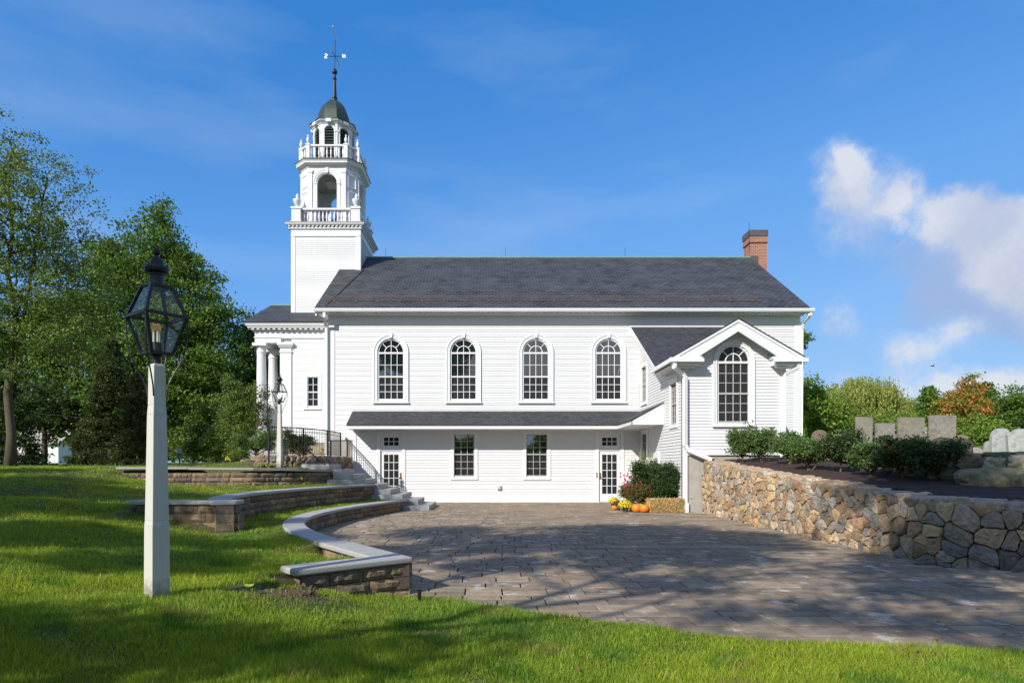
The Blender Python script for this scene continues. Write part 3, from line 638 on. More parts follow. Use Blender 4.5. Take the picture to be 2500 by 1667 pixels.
for (a, b) in ((XL + .08, 6.62), (8.98, XR - .08)):
    s.box(a, b, YF + .05, YW + .02, 4.66, 4.86); s.box(a - .05, b + .05, YF, YW + .02, 4.861, 4.905); s.box(a + .1, b - .1, YF + .2, YW + .02, 4.60, 4.66)
    s.prism([(a - .05, YF, 4.905), (b + .05, YF, 4.905), (b + .05, YW, 4.905), (a - .05, YW, 4.905)], [(a - .05, YF + .1, 4.93), (b - .1, YF + .1, 4.95), (b - .1, YW, 5.05), (a - .05, YW, 4.95)])
s.box(XL + .05, XW, YW, yv + .1, 4.66, 4.70)
pts = [(XL + .10, 22.2, 4.90), (XL + .10, YN, 7.20), (XL + .10, YN, 6.98), (XL + .10, 22.2, 4.68)]
s.prism(pts, [(x + .06, y, z) for x, y, z in pts])
pts = [(XL + .16, 22.2, 4.74), (XL + .16, YN, 7.02), (XL + .16, YN, 6.98), (XL + .16, 22.2, 4.70)]
s.prism(pts, [(XW + .02, y, z) for x, y, z in pts])
CB(s, 'cornice', M['trim'], wr)
s = MB(); s.box(XL - .06, XL + .06, YF - .05, yv + .05, 4.74, 4.87); s.box(XL + .06, 6.70, YF - .06, YF + .04, 4.74, 4.85); s.box(8.90, XR + .08, YF - .06, YF + .04, 4.74, 4.85); CB(s, 'gutter', M['gutter'], wr)
s = MB(); s.box(XL + .05, XR, YN - .03, YN + .0, 7.20, 7.30); CB(s, 'head_flashing', M['trim'], wr)
downspout([(5.80, 19.85, 4.74), (5.80, 19.86, 4.58), (6.12, 20.12, 4.42), (6.22, 20.14, 4.30), (6.22, 20.14, 2.15), (6.32, 20.13, 1.98), (7.05, 20.05, 1.66)], r=.085)
downspout([(9.72, 19.86, 4.74), (9.70, 19.9, 4.56), (9.42, 20.12, 4.40), (9.37, 20.15, 4.28), (9.37, 20.15, 1.8)], r=.075)
s = MB(); s.tube([(7.03, 20.05, 1.665), (7.10, 20.045, 1.645)], .09, 4, sq=True); CB(s, 'spout_mouth', M['iron'])
# ---- vestibule and portico -----------------------------------------
hv = [rect_window(F_v, -8.125, -7.635, 4.13, 5.46, 4.79, cas=.15, cols=2, rt=2, rb=2, fm='trim')]
s = MB(); siding(s, F_v, 2.70, 7.19, -8.83, -6.62, [(a - .14, b + .14, c - .04, d + .14, e) for a, b, c, d, e in hv], .104); CB(s, 'wall', M['siding'])['label'] = 'clapboard wall of the entrance vestibule'
s = MB(); s.box(-9.30, -6.6, 28.335, 34.55, 1, 7.7); CB(s, 'vestibule_body', M['siding'])
s = MB(); fbox(s, F_v, -9.33, -6.62, 7.19, 7.62, -.08, .035); fbox(s, F_v, -9.36, -6.62, 7.185, 7.225, -.08, .06); fbox(s, F_v, -8.83, -6.62, 2.52, 2.70, -.08, .03)
fbox(s, F_v, -8.83, -6.62, 1.2, 2.52, -.3, -.02)
CB(s, 'trim_boards', M['trim'])
s = MB(); fbox(s, F_v, -9.33, -6.62, .8, 2.52, -.3, -.01); CB(s, 'foundation', M['tan_concrete'])
s = MB(); fbox(s, F_v, -9.33, -8.83, 2.87, 6.75, -.5, .07); fbox(s, F_v, -9.36, -8.80, 6.55, 6.60, -.5, .10); fbox(s, F_v, -9.38, -8.78, 6.78, 6.86, -.5, .13); fbox(s, F_v, -9.43, -8.73, 6.86, 6.98, -.5, .18); fbox(s, F_v, -9.37, -8.79, 2.70, 2.95, -.5, .11)
CB(s, 'pilaster', M['trim'])
s = MB()   # entablature, beams, ceiling
s.box(-10.46, -9.30, 28.20, 28.62, 6.98, 7.62); s.box(-10.50, -9.30, 28.17, 28.2, 7.20, 7.24); s.box(-10.46, -10.06, 28.62, 34.6, 6.98, 7.62); s.box(-10.46, -9.3, 34.2, 34.6, 6.98, 7.6)
s.box(-10.06, -9.3, 28.62, 34.2, 7.3, 7.35)
CB(s, 'entablature', M['trim'])
s = MB(); s.box(-10.72, -6.66, 27.98, 28.25, 7.62, 7.70); s.box(-10.78, -6.66, 27.93, 28.25, 7.70, 7.84); s.box(-10.80, -6.66, 27.90, 28.0, 7.78, 7.845); s.box(-10.78, -10.4, 28.25, 34.8, 7.62, 7.84); CB(s, 'cornice', M['trim'])
s = MB(); x = -10.55
while x < -6.75: s.box(x, x + .12, 28.02, 28.16, 7.54, 7.62); x += .235
CB(s, 'dentil_course', M['trim'])
s = MB(); zv = 7.86; zvr = 9.45; roofplane(s, -10.85, -6.60, 27.88, zv, RY, zvr, .05); roofplane(s, -6.60, -10.85, 2 * RY - 27.88, zv, RY, zvr, .05); CB(s, 'portico_roof', M['slate'], recalc=False)
s = MB(); s.prism([(-10.7, 28.1, 7.8), (-10.7, 34.7, 7.8), (-10.7, RY, 9.38)], [(-10.4, 28.1, 7.8), (-10.4, 34.7, 7.8), (-10.4, RY, 9.38)]); CB(s, 'pediment', M['trim'])
s = MB(); s.tube([(-10.87, RY, zvr + .01), (-9.2, RY, zvr + .01)], .05, 6); CB(s, 'ridge_cap', M['ridge'])
for yc in (28.45, 29.95, 32.85, 34.35):
    s = MB(); prof = [(.29, 2.87), (.29, 2.95), (.26, 2.96), (.27, 3.02), (.23, 3.06), (.222, 3.2), (.222, 4.4), (.212, 5.4), (.192, 6.55), (.215, 6.57), (.215, 6.62), (.195, 6.64), (.195, 6.72), (.25, 6.83), (.25, 6.85)]
    s.lathe(-10.25, yc, prof, 24); o = s.build('column', M['trim'], None, smooth=True); o.parent = church; o.matrix_parent_inverse = Matrix.Translation(church.location).inverted()
    e = o.modifiers.new('split', 'EDGE_SPLIT'); e.split_angle = R(45)
    s = MB(); s.box(-10.56, -9.94, yc - .31, yc + .31, 6.85, 6.975); s.box(-10.55, -9.95, yc - .30, yc + .30, 2.75, 2.87); CB(s, 'capital', M['trim'], o)
s = MB(); s.box(-10.75, -9.2, 28.0, 34.8, .5, 2.75); s.box(-11.1, -10.75, 28.0, 34.8, .5, 2.4); CB(s, 'portico_floor', M['cap'])
# ---- tower ----------------------------------------------------------
TX = -7.71; TY = 31.4; TH = 1.62
F_tf = front(TY - TH); F_tr = Fr(TX + TH, 0, 0, 1, 1, 0)
s = MB(); siding(s, F_tf, 8.0, 12.29, TX - TH + .19, TX + TH - .19, (), .0975); siding(s, F_tr, 9.5, 12.29, TY - TH + .19, TY + TH - .19, (), .0975)
tw = CB(s, 'tower_wall', M['siding'])
s = MB(); s.box(TX - TH + .085, TX + TH - .085 + .08, TY - TH + .085, TY + TH, 7.5, 12.7); CB(s, 'tower_body', M['siding'], tw)
s = MB()
for (a, b) in ((TX - TH, TX - TH + .19), (TX + TH - .19, TX + TH)): fbox(s, F_tf, a, b, 8.0, 12.29, -.08, .035)
for (a, b) in ((TY - TH - .034, TY - TH + .19), (TY + TH - .19, TY + TH)): fbox(s, F_tr, a, b, 9.5, 12.29, -.08, .035)
fbox(s, F_tf, TX - TH, TX + TH, 12.29, 12.62, -.08, .037); fbox(s, F_tr, TY - TH - .036, TY + TH, 12.29, 12.62, -.08, .037)
fbox(s, F_tf, TX - TH - .02, TX + TH + .02, 12.28, 12.32, -.08, .055)
CB(s, 'trim_boards', M['trim'], tw)
s = MB()
for (r, z0, z1) in ((.10, 12.62, 12.70), (.20, 12.78, 12.83), (.235, 12.83, 12.88)): s.box(TX - TH - r, TX + TH + r, TY - TH - r, TY + TH + r, z0, z1)
s.box(TX - TH - .06, TX + TH + .06, TY - TH - .06, TY + TH + .06, 12.70, 12.78)
CB(s, 'cornice', M['trim'], tw)
s = MB(); n = 19
for k in range(n):
    u = TX - TH - .1 + (2 * TH + .2 - .09) * k / (n - 1); s.box(u, u + .09, TY - TH - .16, TY - TH - .06, 12.705, 12.775)
    u = TY - TH - .1 + (2 * TH + .2 - .09) * k / (n - 1); s.box(TX + TH + .06, TX + TH + .16, u, u + .09, 12.705, 12.775)
CB(s, 'dentil_course', M['trim'], tw)
s = MB(); s.box(TX - TH - .25, TX + TH + .25, TY - TH - .25, TY + TH + .25, 12.88, 12.905); CB(s, 'deck', M['flash'], tw)
# lower balustrade: pedestals with urns
def urn_prof(z, k):
    return [(r * k, z + h * k) for r, h in ((.30, 0), (.30, .06), (.14, .09), (.10, .16), (.16, .22), (.27, .34), (.33, .55), (.36, .62), (.36, .68), (.20, .72), (.09, .80), (.07, .84), (.13, .92), (.13, 1.0), (.05, 1.18), (.0, 1.26))]
PD = 1.50
pz = 12.905
bal = MB()
fb_prof = [(.045, 0), (.045, .04), (.025, .07), (.04, .16), (.055, .24), (.04, .36), (.025, .46), (.035, .50), (.045, .54)]
for sx in (-1, 1):
    for sy in (-1, 1):
        cx, cy = TX + sx * (TH - .22), TY + sy * (TH - .22)
        s = MB(); s.box(cx - .26, cx + .26, cy - .26, cy + .26, pz, pz + .11); s.box(cx - .21, cx + .21, cy - .21, cy + .21, pz + .11, pz + .70); s.box(cx - .25, cx + .25, cy - .25, cy + .25, pz + .70, pz + .76); s.box(cx - .22, cx + .22, cy - .22, cy + .22, pz + .76, pz + .80)
        for d in (-.212,):
            pass
        s.box(cx - .15, cx - .125, cy - .222, cy - .21, pz + .18, pz + .62); s.box(cx + .125, cx + .15, cy - .222, cy - .21, pz + .18, pz + .62); s.box(cx - .125, cx + .125, cy - .222, cy - .21, pz + .60, pz + .62); s.box(cx - .125, cx + .125, cy - .222, cy - .21, pz + .18, pz + .20)
        pd = CB(s, 'pedestal', M['trim'], tw)
        s = MB(); s.lathe(cx, cy, urn_prof(pz + .80, .56), 20); u = s.build('urn', M['trim'], None, smooth=True); u.parent = pd
        u['label'] = 'white turned urn finial'
for (ax, s1) in ((0, -1), (1, 1), (0, 1), (1, -1)):
    s = MB(); c = s1 * (TH - .22); a, b = -(TH - .46), (TH - .46)
    def bx(u0, u1, w, z0, z1):
        if ax == 0: s.box(TX + u0, TX + u1, TY + c - w, TY + c + w, z0, z1)
        else: s.box(TX + c - w, TX + c + w, TY + u0, TY + u1, z0, z1)
    bx(a, b, .09, pz + .02, pz + .14); bx(a, b, .10, pz + .69, pz + .77)
    for k in range(13):
        u = a + (b - a) * (k + .5) / 13; x, y = (TX + u, TY + c) if ax == 0 else (TX + c, TY + u)
        s.lathe(x, y, [(r * 1.0, pz + .14 + h / .54 * .55) for r, h in fb_prof], 8)
    CB(s, 'balustrade', M['trim'], tw)
# octagon frames
def oct_frames(a, hw):
    """a = apothem of the four main faces, hw = half their width; yields (frame, half width, main?)"""
    c = (a + hw) / 2; dw = (a - hw) / math.sqrt(2)
    out = []
    for k in range(4):
        th = R(-90 + 90 * k); n = (math.cos(th), math.sin(th)); u = (-n[1], n[0])
        out.append((Fr(TX + n[0] * a, TY + n[1] * a, u[0], u[1], n[0], n[1]), hw, True))
        th = R(-45 + 90 * k); n = (math.cos(th), math.sin(th)); u = (-n[1], n[0]); m_ = math.hypot(c, c)
        out.append((Fr(TX + n[0] * m_, TY + n[1] * m_, u[0], u[1], n[0], n[1]), dw, False))
    return out
def octpts(a, hw, z): return [(TX + x, TY + y, z) for x, y in ((-hw, -a), (hw, -a), (a, -hw), (a, hw), (hw, a), (-hw, a), (-a, hw), (-a, -hw))]
def octslab(mb, a, hw, z0, z1, a2=None, hw2=None): mb.prism(octpts(a, hw, z0), octpts(a2 or a, hw2 or hw, z1))
def arch_panel(mb, fr, w, z0, z1, r, zs, zb, d0, d1, seg=16):
    """wall panel of half width w with an arched opening of radius r springing at zs, its foot at zb"""
    fbox(mb, fr, -w, -r, z0, z1, d0, d1); fbox(mb, fr, r, w, z0, z1, d0, d1)
    if zb > z0: fbox(mb, fr, -r, r, z0, zb, d0, d1)
    for i in range(seg):
        a = math.pi * i / seg; b = math.pi * (i + 1) / seg
        q = [(r * math.cos(a), zs + r * math.sin(a)), (r * math.cos(a), z1), (r * math.cos(b), z1), (r * math.cos(b), zs + r * math.sin(b))]
        fprism(mb, fr, q, d0, d1)
A1, H1 = 1.35, .905; z0, z1 = 12.905, 15.65
s = MB(); si = MB(); sp = MB()
for fr, w, main in oct_frames(A1, H1):
    if main:
        arch_panel(s, fr, w, z0, z1, .465, 14.91, z0, -.14, 0)
        ring(sp, fr, 0, 14.91, .52, .60, 0, .035); ring(sp, fr, 0, 14.91, .60, .64, 0, .055); fprism(sp, fr, [(-.045, 15.38), (.045, 15.38), (.075, 15.62), (-.075, 15.62)], 0, .075)
        for q in (-1, 1):
            fbox(sp, fr, *sorted((q * .47, q * .62)), z0, 14.86, 0, .03); fbox(sp, fr, *sorted((q * .455, q * .65)), 14.86, 14.92, -.02, .055)
            fbox(sp, fr, *sorted((q * .70, q * .893)), z0, 15.40, 0, .05); fbox(sp, fr, *sorted((q * .67, q * .903)), 15.40, 15.55, 0, .075)
    else:
        fbox(s, fr, -w, w, z0, z1, -.14, 0)
        for (a, b) in ((14.75, 15.35), (13.2, 14.55)):
            fbox(sp, fr, -w + .09, -w + .12, a, b, 0, .03); fbox(sp, fr, w - .12, w - .09, a, b, 0, .03); fbox(sp, fr, -w + .12, w - .12, b - .03, b, 0, .03); fbox(sp, fr, -w + .12, w - .12, a, a + .03, 0, .03)
b1 = CB(s, 'belfry_wall', M['trim']); CB(sp, 'belfry_moulding', M['trim'], b1)
s = MB(); octslab(s, A1 - .15, H1 - .06, 15.50, 15.56); CB(s, 'belfry_ceiling', M['interior'], b1)
s = MB(); s.box(TX - .35, TX + .35, TY - .35, TY + .35, 15.38, 15.49); s.box(TX - .22, TX + .22, TY - .22, TY + .22, 15.34, 15.38); CB(s, 'ceiling_hatch', M['trim'], b1)
s = MB(); s.lathe(TX + .1, TY, [(.42, 12.95), (.40, 13.05), (.28, 13.35), (.24, 13.6), (.14, 13.72), (.05, 13.80), (.04, 13.95), (.0, 14.02)], 20); CB(s, 'bell', M['iron'], b1)
s = MB(); octslab(s, A1 + .03, H1 + .012, 15.65, 15.74); octslab(s, A1 + .07, H1 + .03, 15.74, 15.80, A1 + .17, H1 + .07); octslab(s, A1 + .22, H1 + .09, 15.80, 15.86); octslab(s, A1 + .22, H1 + .09, 15.86, 15.95, A1 + .28, H1 + .115)
cn = CB(s, 'belfry_cornice', M['trim']); s = MB(); octslab(s, A1 + .30, H1 + .124, 15.955, 15.985); CB(s, 'deck', M['flash'], cn)
# upper balustrade
s = MB(); A, H = 1.36, .90; pts = octpts(A, H, 0); z = 15.985
for k in range(8):
    p = Vector(pts[k]); q = Vector(pts[(k + 1) % 8]); L = (q - p).length; nb = 9 if k % 2 == 0 else 3
    def bar(za, zb, w):
        d = (q - p).normalized(); nn = Vector((d.y, -d.x, 0)) * w; a = p + d * .06; b = q - d * .06
        s.hexa([a - nn + Vector((0, 0, za)), b - nn + Vector((0, 0, za)), b + nn + Vector((0, 0, za)), a + nn + Vector((0, 0, za))], [a - nn + Vector((0, 0, zb)), b - nn + Vector((0, 0, zb)), b + nn + Vector((0, 0, zb)), a + nn + Vector((0, 0, zb))])
    bar(z + .02, z + .11, .06); bar(z + .66, z + .73, .065)
    for i in range(nb):
        c = p + (q - p) * ((i + .75) / (nb + .5)); s.lathe(c.x, c.y, [(r * .85, z + .11 + h / .54 * .55) for r, h in fb_prof], 8)
ub = CB(s, 'upper_balustrade', M['trim'])
for k in range(8):
    s = MB(); x, y, _ = pts[k]; th = 45 / 2 * (2 * k + 1); s.lathe(x, y, [(.125, z), (.125, z + .70), (.15, z + .71), (.15, z + .76), (.06, z + .80)], 4, rot=R(45 if k in (0, 1, 4, 5) else 45) + R(0))
    o = CB(s, 'newel', M['trim'], ub)
    s = MB(); s.lathe(x, y, [(.05, z + .79), (.03, z + .83), (.055, z + .87), (.085, z + .97), (.075, z + 1.03), (.03, z + 1.09), (.03, z + 1.11), (.045, z + 1.15), (.0, z + 1.25)], 12); u = s.build('finial', M['trim'], None, smooth=True); u.parent = ub
for u in ub.children: u.matrix_parent_inverse = Matrix.Identity(4)
# lantern stage
A2 = .93; H2 = A2 * math.tan(R(22.5)); z0, z1 = 15.985, 17.98
s = MB(); sp = MB(); lv = MB()
for fr, w, main in oct_frames(A2, H2):
    w = H2
    arch_panel(s, fr, w, z0, z1, .225, 17.63, 16.35, -.10, 0, 12)
    ring(sp, fr, 0, 17.63, .25, .30, 0, .03, seg=12)
    for q in (-1, 1): fbox(sp, fr, *sorted((q * .235, q * .275)), 16.35, 17.58, 0, .025); fbox(sp, fr, *sorted((q * .235, q * .34)), 17.58, 17.63, 0, .035)
    for k in range(11):
        zz = 16.38 + k * .135; hw3 = .225 if zz < 17.6 else math.sqrt(max(.001, .225 ** 2 - (zz + .06 - 17.63) ** 2)) if zz + .06 - 17.63 < .22 else .02
        lv.hexa([fr.p(-hw3, zz, -.02), fr.p(hw3, zz, -.02), fr.p(hw3, zz + .06, -.10), fr.p(-hw3, zz + .06, -.10)], [fr.p(-hw3, zz + .03, -.015), fr.p(hw3, zz + .03, -.015), fr.p(hw3, zz + .09, -.095), fr.p(-hw3, zz + .09, -.095)])
    lv.poly([fr.p(-.225, 16.35, -.099), fr.p(.225, 16.35, -.099), fr.p(.225, 17.63, -.099), fr.p(.11, 17.82, -.099), fr.p(-.11, 17.82, -.099), fr.p(-.225, 17.63, -.099)])
l1 = CB(s, 'lantern_wall', M['trim']); CB(sp, 'lantern_moulding', M['trim'], l1); CB(lv, 'louver', M['louver'], l1)
k = math.tan(R(22.5)); s = MB(); octslab(s, A2 + .04, (A2 + .04) * k, 17.98, 18.02); octslab(s, A2 + .05, (A2 + .05) * k, 18.02, 18.08, A2 + .14, (A2 + .14) * k); octslab(s, A2 + .15, (A2 + .15) * k, 18.08, 18.13)
for fr, w, main in oct_frames(A2 + .15, (A2 + .15) * k): fbox(s, fr, -.13, .13, 17.98, 18.128, -.1, .035)
CB(s, 'lantern_cornice', M['trim'], l1)
s = MB(); octslab(s, A2 + .19, (A2 + .19) * k, 18.135, 18.16); octslab(s, A2 + .19, (A2 + .19) * k, 18.16, 18.20, .80, .80 * k)
prof = [(.76, 18.2), (.75, 18.4), (.73, 18.6), (.69, 18.82), (.62, 19.02), (.53, 19.20), (.41, 19.37), (.27, 19.50), (.14, 19.57)]
for i in range(len(prof) - 1): octslab(s, prof[i][0], prof[i][0] * k, prof[i][1], prof[i + 1][1], prof[i + 1][0], prof[i + 1][0] * k)
CB(s, 'dome', M['dome'])
SX = -7.68
s = MB(); s.lathe(SX, TY, [(.155, 19.5), (.155, 19.6), (.12, 19.62), (.115, 19.68), (.14, 19.70), (.14, 19.74), (.10, 19.77), (.065, 20.62), (.09, 20.65), (.10, 20.70), (.06, 20.76), (.055, 20.90)] + [(.135 * math.sin(a), 21.02 - .135 * math.cos(a)) for a in np.linspace(.45, 2.8, 9)] + [(.03, 21.2)], 8)
sp_ = CB(s, 'spire', M['iron'])
s = MB(); s.tube([(SX, TY, 21.1), (SX + .03, TY, 22.6)], .022, 6); s.tube([(SX - .30, TY, 21.80), (SX + .33, TY, 21.80)], .014, 6); s.tube([(SX - .04, TY - .40, 21.80), (SX + .07, TY + .42, 21.80)], .014, 6); wv = CB(s, 'weathervane', M['iron'], sp_)
def letter_tube(strokes, x, y, z, h, mir=True):
    mb = MB()
    for st in strokes:
        mb.tube([(x + (-(a) if mir else a) * h, y, z + b * h) for a, b in st], .030, 4, sq=True)
    return mb
Nst = [[(-.3, -.5), (-.3, .5)], [(-.3, .5), (.3, -.5)], [(.3, -.5), (.3, .5)]]
Sst = [[(.3, .36), (.15, .5), (-.15, .5), (-.3, .36), (-.3, .15), (-.12, .03), (.12, -.05), (.3, -.18), (.3, -.38), (.13, -.5), (-.15, -.5), (-.32, -.36)]]
for (st, x) in ((Nst, SX + .46), (Sst, SX - .43)):
    CB(letter_tube(st, x, TY, 21.80, .20), 'compass_letter', M['letter'], sp_)
s = MB(); s.tube([(SX - .055, TY - .62, 21.86), (SX - .05, TY - .5, 21.80), (SX - .045, TY - .42, 21.74)], [.0, .035, .02], 6); s.tube([(SX + .07, TY + .44, 21.84), (SX + .08, TY + .6, 21.76), (SX + .08, TY + .75, 21.66)], [.02, .035, .0], 6); CB(s, 'compass_letter', M['gold'], sp_)
s = MB(); s.tube([(SX + .09, TY - .72, 22.80), (SX + .08, TY - .60, 22.78), (SX + .05, TY + .0, 22.74), (SX + .03, TY + .55, 22.66)], [.03, .018, .022, .012], 6); s.lathe(SX + .07, TY - .62, [(.0, 22.75), (.045, 22.79), (.045, 22.82), (.0, 22.87)], 10)
CB(s, 'arrow_vane', M['gold'], sp_)
# ================================================================ ground shape
def zpat(y): return -.0075 * max(0, 20 - y)
W1 = [(-2.72, 21.6), (-3.2, 19.8), (-3.62, 18.2), (-3.95, 16.4), (-4.02, 14.6), (-3.85, 13.2), (-3.5, 12.0), (-3.1, 11.1), (-2.44, 9.9), (-1.6, 8.7), (-.93, 7.72)]
W1R = (-2.07, 6.73)
W2 = [(-3.95, 22.0), (-4.5, 20.2), (-4.95, 18.6), (-5.3, 16.8), (-5.47, 14.9), (-5.35, 13.4), (-5.0, 12.2), (-4.45, 11.15)]
W2R = (-6.33, 11.08)
W3 = [(-5.45, 22.3), (-6.4, 21.0), (-7.5, 20.1), (-9.4, 19.7)]
W3R = (-11.4, 19.3)
LW = [(-5.75, 25.8), (-5.85, 24.2), (-6.3, 23.0), (-7.0, 22.35), (-8.1, 22.1)]      # low fieldstone wall at the head of the stairs
PF = [(-.93, 7.60), (-.4, 7.2), (.05, 6.87), (.6, 6.5), (1.22, 6.16), (1.86, 5.78), (2.5, 5.52), (3.13, 5.38), (4.4, 5.2), (8, 5.0), (14, 5.0)]
SW = [(6.80, 20.22), (6.82, 17.0), (6.84, 14.5), (6.88, 13.0), (6.97, 11.7), (7.07, 10.6), (7.25, 9.85), (7.6, 9.4), (8.3, 9.05), (9.5, 8.8), (12.5, 8.6)]
BW = [(9.95, 20.0), (9.45, 16.5), (9.2, 13.8), (9.25, 12.3), (9.75, 11.5), (10.8, 10.9), (13.5, 10.3)]
def swtop(x, y):
    ys = [5, 9.4, 10.6, 12.4, 15.45, 20.3]; zs = [.93, .93, .985, 1.10, 1.30, 1.68]
    return float(np.interp(y, ys, zs))
PATIO = list(W1[::1]) + PF + [(14, 8.6)] + SW[::-1] + [(6.2, 20.25), (6.2, 26.05), (-5.6, 26.05), (-5.6, 22.0), (-2.72, 22.0)]
def resample(pl, step):
    out = [Vector(pl[0])]; 
    for a, b in zip(pl[:-1], pl[1:]):
        a, b = Vector(a), Vector(b); n = max(1, round((b - a).length / step))
        for i in range(1, n + 1): out.append(a.lerp(b, i / n))
    return out
def smooth_pl(pl, it=2):
    p = [Vector(q) for q in pl]
    for _ in range(it):
        n = [p[0]]
        for a, b in zip(p[:-1], p[1:]): n += [a * .75 + b * .25, a * .25 + b * .75]
        n.append(p[-1]); p = n
    return p
def offset(pl, d):
    """shift to the left of the direction of travel by d"""
    out = []
    for i, p in enumerate(pl):
        t = (pl[min(i + 1, len(pl) - 1)] - pl[max(i - 1, 0)]).normalized(); out.append(p + Vector((-t.y, t.x)) * d)
    return out
def inpoly(poly, X, Y):
    px = np.array([p[0] for p in poly]); py = np.array([p[1] for p in poly]); ins = np.zeros(X.shape, bool); j = len(poly) - 1
    for i in range(len(poly)):
        c = ((py[i] > Y) != (py[j] > Y)) & (X < (px[j] - px[i]) * (Y - py[i]) / (py[j] - py[i] + 1e-12) + px[i]); ins ^= c; j = i
    return ins
def plfar(pl, X, Y):
    d = np.full(X.shape, 1e9)
    for a, b in zip(pl[:-1], pl[1:]):
        ax, ay = a[0], a[1]; bx, by = b[0] - ax, b[1] - ay; t = np.clip(((X - ax) * bx + (Y - ay) * by) / (bx * bx + by * by), 0, 1)
        d = np.minimum(d, np.hypot(X - ax - t * bx, Y - ay - t * by))
    return d
s1 = smooth_pl(W1, 2); s2 = smooth_pl(W2, 2); s3 = smooth_pl(W3[:-1], 2) + [Vector(W3[-1])]
ctl = []
def side(pl, d, zf, step=.45):
    for p in offset(resample([tuple(q) for q in pl], step), d): ctl.append((p.x, p.y, zf(p.x, p.y) if callable(zf) else zf))
# travelling from the church to the camera the patio is on the left, the higher terrace on the right
side(s1, .22, lambda x, y: zpat(y) - .12); side(s1[:-9], -.42, .31)
side(s2, .12, lambda x, y: .30); side(s2[:-7], -.45, .80)
side(s3, .12, lambda x, y: .82); side(s3[:-1], -.45, lambda x, y: 1.33 + .01 * (y - 22))
ctl += [(-.95, 7.35, -.08), (-1.3, 7.02, -.03), (-1.7, 6.75, .08), (-2.05, 6.5, .20), (-2.5, 6.7, .26), (-2.6, 7.2, .29), (-1.9, 7.9, .30)]
for t in np.linspace(0, 1, 7): ctl.append((-4.45 - 1.9 * t, 10.9, .28 + .06 * t + .34 * t * t)); ctl.append((-4.7 - 1.5 * t, 11.6, .80))
ctl += [(-6.6, 11.2, .74), (-6.6, 10.6, .66)]
for t in np.linspace(0, 1, 7): ctl.append((-9.4 - 2 * t, 19.45 - .4 * t, .84 + .50 * t * t)); ctl.append((-9.4 - 2 * t, 20.2, 1.39))
ctl += [(-2.95, 5.69, .33), (-4, 4.3, .42), (-5.5, 6, .62), (-6.2, 9, .66), (-4, 8.5, .36), (-3.2, 9.2, .31), (-2.5, 8.4, .30), (-8, 11, 1.0), (-10, 14, 1.2), (-12, 18.4, 1.40), (-7.5, 14, .86), (-7.7, 17, .84),
        (-9.2, 16.4, 1.0), (-15, 20, 1.50), (-20, 25, 1.56), (-14, 24, 1.54), (-10, 24, 1.50), (-7.3, 21.6, 1.47), (-9.2, 22, 1.47), (-15, 12, 1.42), (-12, 6, 1.15), (-9, 7, .92), (-20, 12, 1.5), (-26, 20, 1.55), (-26, 10, 1.5), (-22, 3, 1.2),
        (0, 5.5, -.06), (0, 4, -.04), (0, 2, 0), (3, 3.5, -.05), (6, 3, -.05), (-2, 4, .12), (-1.2, 5.6, .0), (-2.2, 2.5, .16), (-5, 2, .4), (10, 3, 0), (2, 4.9, -.07), (5, 4.6, -.07), (-.6, 6.4, -.07)]
side([Vector(p) for p in PF], -.35, lambda x, y: -.06)
for p in offset(resample(LW, .4), -.5): ctl.append((p.x, p.y, 1.78))      # behind the low wall
for p in offset(resample(LW, .4), .5): ctl.append((p.x, p.y, 1.48))
ctl += [(-7, 25, 1.80), (-8, 24.5, 1.80), (-9.5, 24, 1.72), (-8, 27, 1.85), (-11, 26, 1.66), (-4.6, 21.2, .82), (-5.0, 22.6, .5), (-4.2, 21.4, .60), (-3.3, 21.6, .3)]
CT = np.array(ctl)
def hz(X, Y):
    X = np.asarray(X, float); Y = np.asarray(Y, float); sh = X.shape; X = X.ravel(); Y = Y.ravel(); out = np.zeros(len(X))
    for i in range(0, len(X), 20000):
        d = (X[i:i + 20000, None] - CT[None, :, 0]) ** 2 + (Y[i:i + 20000, None] - CT[None, :, 1]) ** 2 + .003
        w = d ** -1.9; out[i:i + 20000] = (w * CT[None, :, 2]).sum(1) / w.sum(1)
    return out.reshape(sh)
# lawn sheet, finer close to the camera
GX = np.concatenate([np.arange(-30, -12, .4), np.arange(-12, 1.0, .11), np.arange(1, 14.01, .25)]); GY = np.concatenate([np.arange(.5, 3, .25), np.arange(3, 23, .11), np.arange(23, 28.01, .25)])
XX, YY = np.meshgrid(GX, GY); ZZ = hz(XX, YY)
Zs = ZZ.copy()
for _ in range(60): Zs[1:-1, 1:-1] = (Zs[1:-1, 1:-1] * 2 + Zs[:-2, 1:-1] + Zs[2:, 1:-1] + Zs[1:-1, :-2] + Zs[1:-1, 2:]) / 6
dw = np.minimum.reduce([plfar([tuple(q) for q in s], XX, YY) for s in (s1, s2, s3)] + [plfar([tuple(s1[-1]), W1R], XX, YY), plfar([tuple(s2[-1]), W2R], XX, YY), plfar([tuple(s3[-1]), W3R], XX, YY), plfar(LW, XX, YY), plfar(PF, XX, YY)])
wb = np.clip((dw - .55) / .7, 0, 1); ZZ = ZZ * (1 - wb) + Zs * wb
def hq(x, y):
    """ground height from the sheet (bilinear)"""
    x = np.asarray(x, float); y = np.asarray(y, float)
    i = np.clip(np.searchsorted(GX, x) - 1, 0, len(GX) - 2); j = np.clip(np.searchsorted(GY, y) - 1, 0, len(GY) - 2)
    tx = np.clip((x - GX[i]) / (GX[i + 1] - GX[i]), 0, 1); ty = np.clip((y - GY[j]) / (GY[j + 1] - GY[j]), 0, 1)
    return (ZZ[j, i] * (1 - tx) + ZZ[j, i + 1] * tx) * (1 - ty) + (ZZ[j + 1, i] * (1 - tx) + ZZ[j + 1, i + 1] * tx) * ty
nz_r = np.random.RandomState(3)
